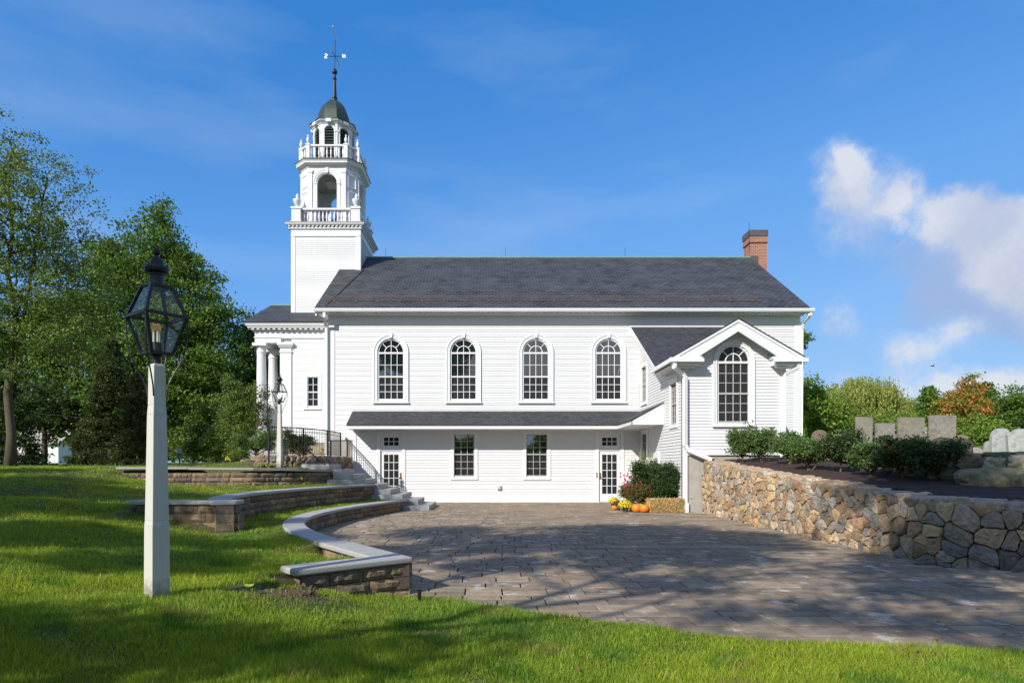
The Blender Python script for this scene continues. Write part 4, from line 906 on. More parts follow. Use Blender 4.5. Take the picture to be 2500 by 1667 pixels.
def gridmesh(name, X, Y, Z, keep, mat):
    ny, nx = X.shape; V = np.stack([X, Y, Z], -1).reshape(-1, 3); idx = np.arange(nx * ny).reshape(ny, nx)
    F = np.stack([idx[:-1, :-1], idx[:-1, 1:], idx[1:, 1:], idx[1:, :-1]], -1).reshape(-1, 4)
    cx = (X[:-1, :-1] + X[1:, 1:]) / 2; cy = (Y[:-1, :-1] + Y[1:, 1:]) / 2
    if keep is not None: F = F[keep(cx, cy).ravel()]
    o = npmesh(name, V, F, mat, smooth=True); return tag(o, kind='structure')
CHURCH_FP = [(-9.3, 28.3), (-9.3, 34.5), (-6.6, 34.5), (-6.6, 37), (12.8, 37), (12.8, 26.1), (-6.6, 26.1), (-6.6, 28.3)]
def lawn_keep(x, y):
    k = ~inpoly(PATIO, x, y); k &= ~((x > 6.6) & (y > 8.7)); k &= ~((x > -5.7) & (y > 21.9)); k &= ~inpoly(CHURCH_FP, x, y) & (y > 0)
    return k
gridmesh('lawn', XX, YY, ZZ, lawn_keep, M['lawn'])
# far ground reaching the horizon
def zfar(x, y):
    t = np.clip((x + 2) / 12, 0, 1); a = 1.56 + .54 * t * t * (3 - 2 * t); f = np.clip((y - 3) / 12, 0, 1)
    a = a * f + (-.3) * (1 - f)
    near = (np.abs(x) < 31) & (y < 27.5) & (y > -1); a = np.where(near, -.9, a)
    a = np.where((y > 27.5) & (x > -5) & (x < 9), 1.5, a)
    a = np.where((y >= 40), a - .0 + .012 * np.clip(y - 40, 0, 60), a)
    return a - .04
fx = np.concatenate([np.linspace(-900, -60, 15), np.linspace(-50, 50, 101), np.linspace(60, 900, 15)]); fy = np.concatenate([np.linspace(-300, -20, 8), np.linspace(-15, 60, 76), np.linspace(70, 1000, 24)])
FX, FY = np.meshgrid(fx, fy); gridmesh('ground', FX, FY, zfar(FX, FY), None, M['far'])
# ================================================================ patio of random ashlar pavers
random.seed(11)
def ranm(a, b): return random.uniform(a, b)
pv = MB(); pal = [(.27, .21, .145), (.235, .185, .13), (.30, .235, .16), (.225, .18, .135), (.285, .215, .145), (.25, .20, .15)]
y = 4.5; rowi = 0
while y < 26.0:
    h = random.choice((.23, .30, .38)); x = -5.6 + ranm(0, .4)
    while x < 14:
        w = random.choice((.36, .46, .56, .66)); cx, cy = x + w / 2, y + h / 2
        ok = bool(inpoly(PATIO, np.array([cx]), np.array([cy]))[0]) or (cy < 8.2 and float(plfar(PF, np.array([cx]), np.array([cy]))[0]) < .45) or float(plfar(W1, np.array([cx]), np.array([cy]))[0]) < .3
        if cx > 7 and cy > 8.7: ok = ok and cy < 9.6
        if ok:
            g = .0085; z = zpat(cy) + ranm(-.0015, .0015); c = random.choice(pal); k = ranm(.80, 1.12); pv.cc = (c[0] * k, c[1] * k, c[2] * k)
            x0, x1, a, b = x + g, x + w - g, y + g, y + h - g; e = .006; za, zb = z, z - .005
            pv.add([(x0 + e, a + e, z), (x1 - e, a + e, z), (x1 - e, b - e, z), (x0 + e, b - e, z), (x0, a, zb), (x1, a, zb), (x1, b, zb), (x0, b, zb), (x0, a, z - .04), (x1, a, z - .04), (x1, b, z - .04), (x0, b, z - .04)],
                   [(0, 1, 2, 3), (4, 5, 1, 0), (5, 6, 2, 1), (6, 7, 3, 2), (7, 4, 0, 3), (8, 9, 5, 4), (9, 10, 6, 5), (10, 11, 7, 6), (11, 8, 4, 7)])
        x += w
    y += h
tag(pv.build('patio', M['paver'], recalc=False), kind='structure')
s = MB(); s.add([(-6, 4.2, -.21), (14.2, 4.2, -.21), (14.2, 20, -.03), (-6, 20, -.03), (14.2, 26.1, -.03), (-6, 26.1, -.03)], [(0, 1, 2, 3), (3, 2, 4, 5)])
tag(s.build('paver_bed', simple('joint_sand', (.03, .026, .02), .95)), kind='structure')
# ================================================================ terrace walls of split-face block
def noisev(p, a): return Vector(p) + Vector((ranm(-a, a), ranm(-a, a), ranm(-a * .6, a * .6)))
BP = [(.20, .15, .10), (.17, .13, .095), (.24, .175, .11), (.15, .12, .095), (.19, .155, .115), (.26, .19, .115)]
def block_run(mb, pl, d_face, thick, z0f, z1, bl=.42, rh=.15):
    """courses of rough-faced blocks along pl; the face lies d_face left of pl"""
    pl = [Vector(p) for p in pl]; cum = [0]
    for a, b in zip(pl[:-1], pl[1:]): cum.append(cum[-1] + (b - a).length)
    L = cum[-1]; off = offset(pl, d_face); back = offset(pl, d_face - thick)
    def at(P, s_):
        s_ = min(max(s_, 0), L)
        for i in range(len(cum) - 1):
            if s_ <= cum[i + 1] + 1e-9: return P[i].lerp(P[i + 1], (s_ - cum[i]) / max(1e-9, cum[i + 1] - cum[i]))
        return P[-1]
    r = 0; z = z1
    while True:
        zb = z - rh; s_ = -ranm(0, .35) if r % 2 else -ranm(.15, .4); any_ = False
        while s_ < L:
            w = bl * random.choice((.6, .8, 1, 1.1)); a, b = max(0, s_), min(L, s_ + w); s_ += w
            if b - a < .06: continue
            mid = at(off, (a + b) / 2)
            if z < z0f(mid.x, mid.y) - .12: continue
            any_ = True; c = random.choice(BP); k = ranm(.8, 1.2); mb.cc = (c[0] * k, c[1] * k, c[2] * k)
            nu, nv = 5, 3; g = .004; vs = []; fs = []
            t = (at(off, b) - at(off, a)); t = t.normalized() if t.length > 0 else Vector((1, 0)); nn = Vector((-t.y, t.x))
            pr_ = ranm(0, .012)
            for j in range(nv + 1):
                for i in range(nu + 1):
                    q = at(off, a + g + (b - a - 2 * g) * i / nu); zz = zb + g + (rh - 2 * g) * j / nv
                    ed = 0 if i in (0, nu) or j in (0, nv) else 1
                    dd = ed * (ranm(.004, .026) + pr_) - (0 if ed else .004); vs.append((q.x + nn.x * dd, q.y + nn.y * dd, zz))
            for j in range(nv):
                for i in range(nu): q = j * (nu + 1) + i; fs.append((q, q + 1, q + nu + 2, q + nu + 1))
            o = len(vs); A, B = at(back, a + g), at(back, b - g)
            vs += [(A.x, A.y, zb + g), (B.x, B.y, zb + g), (B.x, B.y, z - g), (A.x, A.y, z - g)]
            c0, c1, c2, c3 = 0, nu, (nu + 1) * (nv + 1) - 1, (nu + 1) * nv
            fs += [(o + 1, o, o + 3, o + 2), tuple([o, o + 1] + list(range(nu, -1, -1))), tuple([o + 2, o + 3] + list(range(c3, c2 + 1))), tuple([o, ] + [k_ * (nu + 1) for k_ in range(nv + 1)] + [o + 3]), tuple([o + 1, o + 2] + [nu + k_ * (nu + 1) for k_ in range(nv, -1, -1)])]
            mb.add(vs, fs)
        z = zb; r += 1
        if not any_ or r > 9: break
def cap_run(mb, pl, d0, d1, z0f, th=.075, L=1.25, zslope=None):
    P = resample([tuple(p) for p in pl], L / 5); A = offset(P, d0); B = offset(P, d1)
    i = 0
    while i < len(P) - 1:
        j = min(i + 5, len(P) - 1)
        if len(P) - 1 - j < 2: j = len(P) - 1
        top = []; 
        a = list(A[i:j + 1]); b = list(B[i:j + 1])
        ta = (a[1] - a[0]).normalized() * .003; a[0] = a[0] + ta; b[0] = b[0] + ta; te = (a[-1] - a[-2]).normalized() * .003; a[-1] = a[-1] - te; b[-1] = b[-1] - te
        loop = a + b[::-1]; dz = 0
        mb.prism([(p.x, p.y, z0f(p.x, p.y) - th + dz) for p in loop], [(p.x, p.y, z0f(p.x, p.y) + dz) for p in loop]); i = j
def terrace(label, pl, ret, z, zg, retw=.42):
    w = tag(empty('retaining_wall', (pl[len(pl) // 2].x, pl[len(pl) // 2].y, zg(pl[len(pl) // 2].x, pl[len(pl) // 2].y))), label, 'retaining wall', 'curved terrace retaining walls')
    inv = Matrix.Translation(w.location).inverted()
    zf = z if callable(z) else (lambda x, y: z)
    zt = zf(pl[0].x, pl[0].y)
    b = MB(); zmin = min(zf(p.x, p.y) for p in pl)
    block_run(b, pl, -.045, .30, zg, zmin - .077)
    o = b.build('block_courses', M['block'], recalc=True); o.parent = w; o.matrix_parent_inverse = inv
    c = MB(); cap_run(c, pl, 0, -.42, zf)
    o = c.build('cap_stones', M['cap'], bevel=.022, seg=3); o.parent = w; o.matrix_parent_inverse = inv
    e = pl[-1]; rp = [e, Vector(ret)]; t = (rp[1] - rp[0]).normalized(); n_ = Vector((-t.y, t.x))
    b = MB(); block_run(b, resample([tuple(e - t * .02), tuple(Vector(ret) - t * .12)], .3), -.045, .28, zg, zmin - .077); o = b.build('end_blocks', M['block']); o.parent = w; o.matrix_parent_inverse = inv
    c = MB(); cap_run(c, [tuple(e + t * .0), ret], .0, -.40, lambda x, y: zf(x, y) + .003, L=2.0 if (rp[1] - rp[0]).length > 1.6 else 1.5)
    o = c.build('end_cap', M['cap'], bevel=.022, seg=3); o.parent = w; o.matrix_parent_inverse = inv
    return w
def trav(pl): return [Vector(p) for p in pl]
terrace('lowest curved block retaining wall with grey granite cap, running along the paved patio', trav(s1), W1R, .36, lambda x, y: zpat(y) - .02)
terrace('middle curved block retaining wall with granite cap, above the lower grass terrace', trav(s2), W2R, .86, lambda x, y: .26)
terrace('highest block retaining wall with granite cap, just below the white lamp post by the church', trav(s3), W3R, lambda x, y: 1.345 + .10 * min(1, max(0, (22.3 - y) / 2.6)), lambda x, y: .80)
# ================================================================ granite stairs
st = tag(empty('granite_stairs', (-3.6, 22.5, 0)), 'granite slab stairs climbing left along the church wall beside the left door', 'stairs')
ztops = [.15, .325, .50, .675, .85, 1.02, 1.20, 1.37]; xr = [-2.01, -2.45, -2.98, -3.42, -3.86, -4.30, -4.73, -5.17]; xl = [-3.05, -3.0, -4.15, -4.0, -4.2, -5.62, -5.45, -5.5]; yf = [21.15, 21.7, 21.75, 21.9, 22.0, 21.9, 22.05, 22.15]
random.seed(4)
for i in range(8):
    s = MB(); z = ztops[i]; xm = (xr[i] + xl[i]) / 2 + .2 if xr[i] - xl[i] > .9 else None
    cuts = [xl[i], xr[i]] if xm is None else [xl[i], xm, xr[i]]
    for a, b in zip(cuts[:-1], cuts[1:]): s.box(a + .003, b - .003, yf[i], 24.3 if i > 1 else 23.9, z - .172 if i else -.06, z)
    o = s.build('step', M['granite'], bevel=.008); o.parent = st; o.matrix_parent_inverse = Matrix.Translation(st.location).inverted()
s = MB(); s.box(-6.62, -5.62, 22.15, 24.0, 1.35, 1.55); o = s.build('step', M['granite'], bevel=.008); o.parent = st; o.matrix_parent_inverse = Matrix.Translation(st.location).inverted()
s = MB(); s.box(-5.6, -3.9, 22.3, 24.2, 0, .84); s.box(-5.6, -5.2, 22.4, 24.2, .8, 1.19); o = s.build('step_base', M['concrete']); o.parent = st; o.matrix_parent_inverse = Matrix.Translation(st.location).inverted()
# railing at the head of the stairs
rl = tag(empty('metal_railing', (-6.5, 23, 1.76)), 'black metal picket railing curving along the church beside the bushes', 'railing')
def RL(mb, name, mat=None, par=None):
    o = mb.build(name, mat or M['iron']); o.parent = par or rl; o.matrix_parent_inverse = Matrix.Translation(rl.location).inverted() if (par or rl) is rl else Matrix.Identity(4); return o
rp = resample([tuple(p) for p in smooth_pl([(-6.08, 25.85), (-6.12, 24.05), (-6.52, 22.8), (-7.12, 21.9), (-7.6, 21.8)], 2)], .11)
s = MB(); s.tube([(p.x, p.y, 2.83) for p in rp], .026, 4, sq=True); RL(s, 'top_rail')
for z in (2.70, 1.93):
    s = MB(); s.tube([(p.x, p.y, z) for p in rp], .014, 4, sq=True); RL(s, 'cross_rail')
cum = 0; nxt = 0
pk = [p for i, p in enumerate(rp)]
k = 0
for i, p in enumerate(pk):
    if i in (0, len(pk) // 3 + 1, 2 * len(pk) // 3 + 1, len(pk) - 1):
        s = MB(); s.tube([(p.x, p.y, 1.5), (p.x, p.y, 2.84)], .034, 4, sq=True); RL(s, 'post')
    else:
        s = MB(); s.tube([(p.x, p.y, 1.93), (p.x, p.y, 2.82)], .009, 4, sq=True); RL(s, 'picket')
hr = tag(MB().build('handrail', M['iron']), 'sloping black handrail coming down to the top stone step', 'handrail') if False else None
s = MB(); s.tube([(-7.25, 22.0, 2.40), (-6.92, 22.0, 2.42), (-6.75, 22.0, 2.37), (-5.80, 22.1, 1.58)], .026, 6); s.tube([(-7.2, 22.0, 2.4), (-7.2, 22.0, 1.5)], .024, 6)
tag(s.build('handrail', M['iron']), 'sloping black handrail coming down to the topmost granite step', 'handrail')
# ================================================================ fieldstone walls
def voro(w, h, pts):
    """clip the cell of every point to the box by half planes"""
    cells = []
    for i, p in enumerate(pts):
        poly = [(0, 0), (w, 0), (w, h), (0, h)]
        for j in sorted(range(len(pts)), key=lambda q: (pts[q][0] - p[0]) ** 2 + (pts[q][1] - p[1]) ** 2)[1:22]:
            q = pts[j]; nx, ny = q[0] - p[0], q[1] - p[1]; c = (q[0] ** 2 + q[1] ** 2 - p[0] ** 2 - p[1] ** 2) / 2; new = []
            for a, b in zip(poly, poly[1:] + poly[:1]):
                da = a[0] * nx + a[1] * ny - c; db = b[0] * nx + b[1] * ny - c
                if da <= 0: new.append(a)
                if da * db < 0: t = da / (da - db); new.append((a[0] + (b[0] - a[0]) * t, a[1] + (b[1] - a[1]) * t))
            poly = new
            if len(poly) < 3: break
        cells.append(poly)
    return cells
SP = [(.42, .29, .165), (.34, .27, .19), (.50, .35, .19), (.29, .25, .20), (.40, .32, .235), (.32, .23, .14), (.47, .36, .235), (.27, .245, .21), (.40, .25, .135), (.45, .38, .28), (.36, .31, .25), (.36, .23, .14)]
def stone_face(mb, pl, dface, zbf, ztf, dens, jitter=.45, depth=.07, pal=SP, grey_from=None, sizef=None, sg=-1):
    pl = [Vector(p) for p in pl]; P = resample([tuple(p) for p in pl], .15); cum = [0]
    for a, b in zip(P[:-1], P[1:]): cum.append(cum[-1] + (b - a).length)
    L = cum[-1]; off = offset(P, dface)
    def at(s_, z, d):
        s_ = min(max(s_, 0), L - 1e-6); i = min(np.searchsorted(cum, s_, 'right') - 1, len(P) - 2); t = (s_ - cum[i]) / (cum[i + 1] - cum[i])
        q = off[i].lerp(off[i + 1], t); tt = (P[i + 1] - P[i]).normalized(); return (q.x - tt.y * d * sg, q.y + tt.x * d * sg, z)
    H = max(ztf(s_) for s_ in np.linspace(0, L, 20)) + .3
    pts = []; s_ = 0
    # dart throwing with varied radii
    rad = []
    tries = int(L * H * dens * 60)
    for _ in range(tries):
        x, z = ranm(0, L), ranm(-.15, H); r = ranm(.055, .12) if random.random() < .62 else ranm(.13, .25)
        if sizef: r *= sizef(x / L)
        if all((x - a) ** 2 + ((z - b) * 1.32) ** 2 > (r * .55 + q * .55) ** 2 * 1.9 for (a, b), q in zip(pts, rad) if abs(a - x) < .8): pts.append((x, z)); rad.append(r)
    P2 = [(a, (b + .15)) for a, b in pts]
    for (poly, (cx, cz)) in zip(voro(L, H + .15, P2), P2):
        if len(poly) < 3: continue
        zm = sum(p[1] for p in poly) / len(poly) - .15; sm = sum(p[0] for p in poly) / len(poly)
        zb, zt = zbf(sm), ztf(sm)
        if zm > zt or zm < zb - .1: continue
        poly = [(p[0], min(p[1] - .15, ztf(p[0]) - ranm(0, .03))) for p in poly]
        gx = sum(p[0] for p in poly) / len(poly); gz_ = sum(p[1] for p in poly) / len(poly)
        # round the corners off by subdividing
        q = []
        for a, b in zip(poly, poly[1:] + poly[:1]): q += [(a[0] * .87 + b[0] * .13, a[1] * .87 + b[1] * .13), (a[0] * .5 + b[0] * .5 + ranm(-.006, .006), a[1] * .5 + b[1] * .5 + ranm(-.006, .006)), (a[0] * .13 + b[0] * .87, a[1] * .13 + b[1] * .87)]
        poly = q; n = len(poly); size = math.sqrt(max(1e-4, abs(sum(a[0] * b[1] - b[0] * a[1] for a, b in zip(poly, poly[1:] + poly[:1])) / 2)))
        if size < .03: continue
        c = random.choice(pal if not grey_from or gx / L < grey_from or random.random() < .35 else [(.26, .225, .185), (.20, .185, .165), (.32, .27, .205), (.24, .20, .15), (.44, .34, .21)]); k = ranm(.75, 1.25); mb.cc = (c[0] * k, c[1] * k, c[2] * k)
        dp = depth * min(1.6, .5 + size * 3) * ranm(.7, 1.2); rings = [(1 - min(.14, .008 / size), -.03), (1 - min(.18, .015 / size), dp * .55), (.90, dp * .9), (.60, dp * 1.0), ]
        if size > .1: rings.append((.3, dp * 1.04))
        vs = []; fs = []; tx, tz = ranm(-.12, .12), ranm(-.15, .15)
        for (f, d) in rings:
            for (x, z) in poly:
                j = size * .05 * (1 if f < .95 else .3)
                dx, dz = (x - gx) * f, (z - gz_) * f
                vs.append(at(gx + dx + ranm(-j, j), gz_ + dz + ranm(-j, j), d + ranm(-j, j) * .8 + (dx * tx + dz * tz if d > 0 else 0)))
        for r in range(len(rings) - 1):
            for i in range(n): fs.append((r * n + i, r * n + (i + 1) % n, (r + 1) * n + (i + 1) % n, (r + 1) * n + i))
        fs.append(tuple((len(rings) - 1) * n + i for i in range(n))); mb.add(vs, fs)
def rock(mb, c, r, rot=0, seed=0, flat=.0, sub=2):
    bm = bmesh.new(); bmesh.ops.create_icosphere(bm, subdivisions=sub, radius=1); rr = random.Random(seed); off = Vector((rr.random() * 50, rr.random() * 50, 0))
    from mathutils import noise as mn
    cr, sr = math.cos(rot), math.sin(rot); vs = []
    for v in bm.verts:
        p = v.co.copy(); m_ = max(abs(p.x), abs(p.y), abs(p.z)); p = p.lerp(p / m_, flat) * (1 + .22 * mn.noise(p * 1.1 + off) + .08 * mn.noise(p * 3 + off))
        x, y_, z = p.x * r[0], p.y * r[1], p.z * r[2]; vs.append((c[0] + x * cr - y_ * sr, c[1] + x * sr + y_ * cr, c[2] + z))
    fs = [tuple(v.index for v in f.verts) for f in bm.faces]; bm.free(); mb.add(vs, fs)
random.seed(21)
# big wall right of the patio
sw = [Vector(p) for p in smooth_pl(SW, 2)]
L_sw = sum((b - a).length for a, b in zip(sw[:-1], sw[1:]))
def sw_at(s_):
    for a, b in zip(sw[:-1], sw[1:]):
        l = (b - a).length
        if s_ <= l: return a.lerp(b, s_ / l)
        s_ -= l
    return sw[-1]
wl = tag(empty('fieldstone_wall', (6.9, 15, 0)), 'long tan and grey fieldstone retaining wall along the right edge of the patio', 'stone wall')
def WP(mb, name, mat, par=None, **k):
    o = mb.build(name, mat, **k); o.parent = par or wl; o.matrix_parent_inverse = Matrix.Translation(wl.location).inverted(); return o
s = MB(); stone_face(s, [tuple(p) for p in sw], .05, lambda q: zpat(sw_at(q).y) - .05, lambda q: swtop(0, sw_at(q).y) - .04, 1.0, grey_from=.62, sizef=lambda t: .62 + .58 * t)
WP(s, 'stone_face', M['stone'], recalc=True)
P = resample([tuple(p) for p in sw], .4); A = offset(P, .055); B = offset(P, .50)   # mortar core
s = MB()
for i in range(len(P) - 1):
    za, zb = swtop(0, P[i].y) - .06, swtop(0, P[i + 1].y) - .06
    s.hexa([(A[i].x, A[i].y, -.3), (A[i + 1].x, A[i + 1].y, -.3), (B[i + 1].x, B[i + 1].y, -.3), (B[i].x, B[i].y, -.3)], [(A[i].x, A[i].y, za), (A[i + 1].x, A[i + 1].y, zb), (B[i + 1].x, B[i + 1].y, zb), (B[i].x, B[i].y, za)])
WP(s, 'mortar_core', simple('mortar', (.12, .095, .07), .95, .2, 20, bmp=.5, bs=60))
s = MB(); d = 0
while d < L_sw - .2:      # flat stones laid on top
    l = ranm(.22, .6); a, b = sw_at(d), sw_at(min(L_sw, d + l)); t = (b - a).normalized() if (b - a).length > 0 else Vector((0, -1)); n_ = Vector((-t.y, t.x))
    c = random.choice(SP); k = ranm(.9, 1.25); s.cc = (c[0] * k, c[1] * k, c[2] * k)
    w_ = 0; 
    while w_ < .46:
        ww = ranm(.2, .5) if w_ == 0 else .56 - w_; ww = min(ww, .56 - w_); m_ = a + t * (l / 2) + n_ * (w_ + ww / 2 + .01)
        rock(s, (m_.x, m_.y, swtop(0, m_.y) - .065 + ranm(-.015, .012)), (l / 2 + .01, ww / 2 + .015, ranm(.065, .095)), math.atan2(t.y, t.x), int(d * 100 + w_ * 10), .72, 3); w_ += ww
    d += l
WP(s, 'cap_stones', M['stone'], recalc=False, smooth=False)
# dry stone boulder wall of the graveyard
bwo = tag(empty('boulder_wall', (9.8, 12, 1)), 'old mossy dry stone wall of boulders between the shrubs and the gravestones', 'stone wall')
bw = [Vector(p) for p in BW]; BP2 = [(.17, .155, .11), (.12, .11, .08), (.22, .20, .14), (.15, .125, .09), (.27, .24, .18), (.11, .12, .065)]
s = MB(); L = 0
def pl_at(pl, s_):
    for a, b in zip(pl[:-1], pl[1:]):
        l = (b - a).length
        if s_ <= l: return a.lerp(b, s_ / l), (b - a).normalized()
        s_ -= l
    return pl[-1], (pl[-1] - pl[-2]).normalized()
Lb = sum((b - a).length for a, b in zip(bw[:-1], bw[1:])); k = 0
for row, (z0, rz_, lo, hi) in enumerate(((.02, .20, .35, .75), (.34, .15, .25, .55), (.58, .11, .2, .5), (.74, .07, .2, .45))):
    d = ranm(0, .2)
    while d < Lb:
        l = ranm(lo, hi) * random.choice((.7, 1, 1, 1.4)); q, t = pl_at(bw, d + l / 2)
        if q.y > 12.9 and q.x < 9.6 + .1 and (row > 1 or (row == 1 and random.random() < .5)): d += l; continue; n_ = Vector((-t.y, t.x)); zb = swtop(0, q.y) + .12 + .03 * max(0, q.x - 7.5) - (.32 if q.y < 12.6 else 0) + (.0)
        c = random.choice(BP2); kk = ranm(.8, 1.3); s.cc = (c[0] * kk, c[1] * kk, c[2] * kk); k += 1
        if row == 0 and 7.9 < d < 9.2 and l > .3: l = max(l, .5)
        rock(s, (q.x + n_.x * (.12 + row * .05 + ranm(-.05, .05)), q.y + n_.y * (.12 + row * .05), zb + z0 + rz_ * .6 + ranm(-.03, .03)), (l / 2 * 1.10, .28, rz_ * ranm(.8, 1.35)), math.atan2(t.y, t.x) + ranm(-.2, .2), k, random.choice((.55, .75, .9)), 3); d += l
# the great lichened slab
s.cc = (.19, .18, .115); rock(s, (9.30, 11.62, 1.16), (.60, .32, .27), R(-32), 77, .7, 3)
o = s.build('stones', M['stone'], recalc=False, smooth=False); o.parent = bwo; o.matrix_parent_inverse = Matrix.Translation(bwo.location).inverted()
# low wall by the stairs
lw = tag(empty('low_stone_wall', (-6.5, 22.6, 1.4)), 'low fieldstone wall under the black railing at the head of the stairs', 'stone wall')
lwp = [Vector(p) for p in LW]; s = MB(); Ll = sum((b - a).length for a, b in zip(lwp[:-1], lwp[1:]))
for row, (z0, rz_) in enumerate(((1.02, .14), (1.26, .14), (1.48, .13), (1.68, .13))):
    d = 0
    while d < Ll:
        l = ranm(.18, .42); q, t = pl_at(lwp, d + l / 2); c = random.choice(SP[3:] if d < 3 else SP); kk = ranm(.55, .95); s.cc = (c[0] * kk, c[1] * kk, c[2] * kk); k += 1
        rock(s, (q.x, q.y, z0 + rz_ * .5), (l / 2 * 1.04, .18, rz_ * ranm(.8, .95)), math.atan2(t.y, t.x), k, .85, 3); d += l
o = s.build('stones', M['stone'], recalc=False, smooth=False); o.parent = lw; o.matrix_parent_inverse = Matrix.Translation(lw.location).inverted()
# ================================================================ right bank: mulch and graveyard turf
def zmulch(x, y):
    x = np.asarray(x, float); y = np.asarray(y, float)
    base = np.interp(y, [5, 9.4, 10.6, 12.4, 15.45, 20.3], [.93, .93, .985, 1.10, 1.30, 1.68])
    return base - .03 + .055 * np.clip(x - 7.0, 0, 4) + .02 * np.sin(x * 5 + y * 3) * np.sin(y * 4)
gx = np.arange(6.9, 14, .1); gy = np.arange(8.8, 26.2, .1); MX, MY = np.meshgrid(gx, gy)
BWP = BW + [(14, 10.3), (14, 8), (6, 8), (6, 26.2), (9.9, 26.2)]
MZ = zmulch(MX, MY) + nz_r.uniform(-.012, .012, MX.shape)
pts_sw = [(p.x, p.y) for p in offset(sw, .45)]
def mk(x, y):
    k = inpoly(BWP, x, y); k &= inpoly([(p[0], p[1]) for p in pts_sw] + [(15, 8.7), (15, 27), (6.8, 27)], x, y); return k
gridmesh('mulch_bed', MX, MY, MZ, mk, M['mulch'])
gx = np.concatenate([np.arange(9, 20, .4), np.arange(20, 60, 2)]); gy = np.concatenate([np.arange(9.5, 26, .4), np.arange(26, 60, 2)]); CX, CY = np.meshgrid(gx, gy)
def zcem(x, y): return 1.62 + .55 * np.clip((np.asarray(y, float) - 12) / 10, 0, 1) + 0 * np.asarray(x)
gridmesh('graveyard_lawn', CX, CY, zcem(CX, CY), lambda x, y: (~inpoly([(p[0] + .15, p[1] + .1) for p in BW] + [(14, 10.3), (14, 8), (6, 8), (6, 26.2), (9.9, 26.2)], x, y)) & ~inpoly(CHURCH_FP, x, y) & (y > 10.4), M['far'])
# mulch bed by the portico bushes
gx = np.arange(-14, -6.6, .2); gy = np.arange(22.6, 28.3, .2); BX, BY = np.meshgrid(gx, gy)
MB2 = [(-5.9, 25.9), (-6.2, 23.6), (-7.0, 22.7), (-8.2, 22.5), (-9.6, 23.6), (-12.5, 24.6), (-13, 28.2), (-6.6, 28.2)]
gridmesh('mulch_ground', BX, BY, hq(BX, BY) + .035, lambda x, y: inpoly(MB2, x, y), M['mulch'])
# ================================================================ lamp posts
def lamp(label, x, y, z0, rot):
    L_ = tag(empty('lamp_post', (x, y, z0), rot), label, 'lamp post', 'white lamp posts with black lanterns')
    def P_(mb, name, mat, par=None, **k):
        o = mb.build(name, mat, **k); o.parent = par or L_; return o
    s = MB()
    def sq(h, z): return [(-h, -h, z), (h, -h, z), (h, h, z), (-h, h, z)]
    lv_ = [(.080, -.25), (.077, .60), (.073, .65), (.060, 1.60), (.055, 1.68), (.052, 2.03), (.045, 2.05)]
    for (a, za), (b, zb) in zip(lv_[:-1], lv_[1:]): s.hexa(sq(a, za), sq(b, zb))
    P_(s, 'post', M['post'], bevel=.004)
    s = MB(); s.lathe(0, 0, [(.038, 2.04), (.038, 2.14), (.05, 2.145), (.05, 2.16)], 16); s.box(-.095, .095, -.095, .095, 2.13, 2.145)
    lt = P_(s, 'lantern', M['blacklamp'])
    z1, z2, z3 = 2.145, 2.475, 2.745; b1, b2, b3 = .092, .178, .090
    s = MB()
    for sx in (-1, 1):
        for sy in (-1, 1): s.tube([(sx * b1, sy * b1, z1), (sx * b2, sy * b2, z2), (sx * b3, sy * b3, z3)], .018, 4, sq=True)
    for h, z in ((b1, z1), (b2, z2), (b3, z3)):
        for a, b in (((-h, -h), (h, -h)), ((h, -h), (h, h)), ((h, h), (-h, h)), ((-h, h), (-h, -h))): s.tube([(*a, z), (*b, z)],   .016 if z != z2 else .019, 4, sq=True)
    P_(s, 'cage', M['blacklamp'], lt)
    for (h0, za, h1, zb) in ((b1, z1, b2, z2), (b2, z2, b3, z3)):
        for k in range(4):
            a = math.pi / 2 * k; c, sn = math.cos(a), math.sin(a)
            def rt(px, py): return (px * c - py * sn, px * sn + py * c)
            s = MB(); s.poly([(*rt(-h0, -h0), za), (*rt(h0, -h0), za), (*rt(h1, -h1), zb), (*rt(-h1, -h1), zb)]); P_(s, 'pane', M['lglass'], lt)
    s = MB(); s.lathe(0, 0, [(.062, z3 - .02), (.062, 2.84), (.066, 2.845), (.062, 2.85), (.062, 2.86), (.10, 2.875), (.108, 2.90), (.10, 2.925), (.06, 2.94), (.058, 2.965), (.045, 3.0), (.014, 3.015), (.014, 3.025), (.03, 3.04), (.034, 3.06), (.028, 3.08), (.0, 3.09)], 20)
    s.box(-.09, .09, -.09, .09, z3, z3 + .015); P_(s, 'finial', M['blacklamp'], lt, smooth=False)
    s = MB(); s.lathe(0, 0, [(.05, 2.15), (.05, 2.24), (.045, 2.245)], 16); P_(s, 'socket', M['blacklamp'], lt)
    for k in range(3):
        a = R(120 * k + 20); cx, cy = .026 * math.cos(a), .026 * math.sin(a)
        s = MB(); s.lathe(cx, cy, [(.010, 2.24), (.010, 2.34)], 8); P_(s, 'candle', M['candle'], lt)
        s = MB(); s.lathe(cx, cy, [(.008, 2.34), (.017, 2.365), (.014, 2.395), (.0, 2.42)], 10); P_(s, 'bulb', M['bulb'], lt, smooth=True)
    for sx in (-1, 1):
        for sy in (-1, 1):
            s = MB(); pts = [(.185, 2.47), (.18, 2.30), (.165, 2.15), (.135, 2.05), (.10, 1.96), (.068, 1.86), (.056, 1.76)]; s.tube([(sx * a, sy * a, z) for a, z in pts], .007, 6); P_(s, 'brace', M['blacklamp'], lt)
    return L_
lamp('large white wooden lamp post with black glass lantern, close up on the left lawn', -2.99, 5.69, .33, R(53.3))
lamp('small white lamp post with black lantern, standing in front of the portico columns and bushes', -7.16, 21.6, 1.53, R(-7.6 + 0))
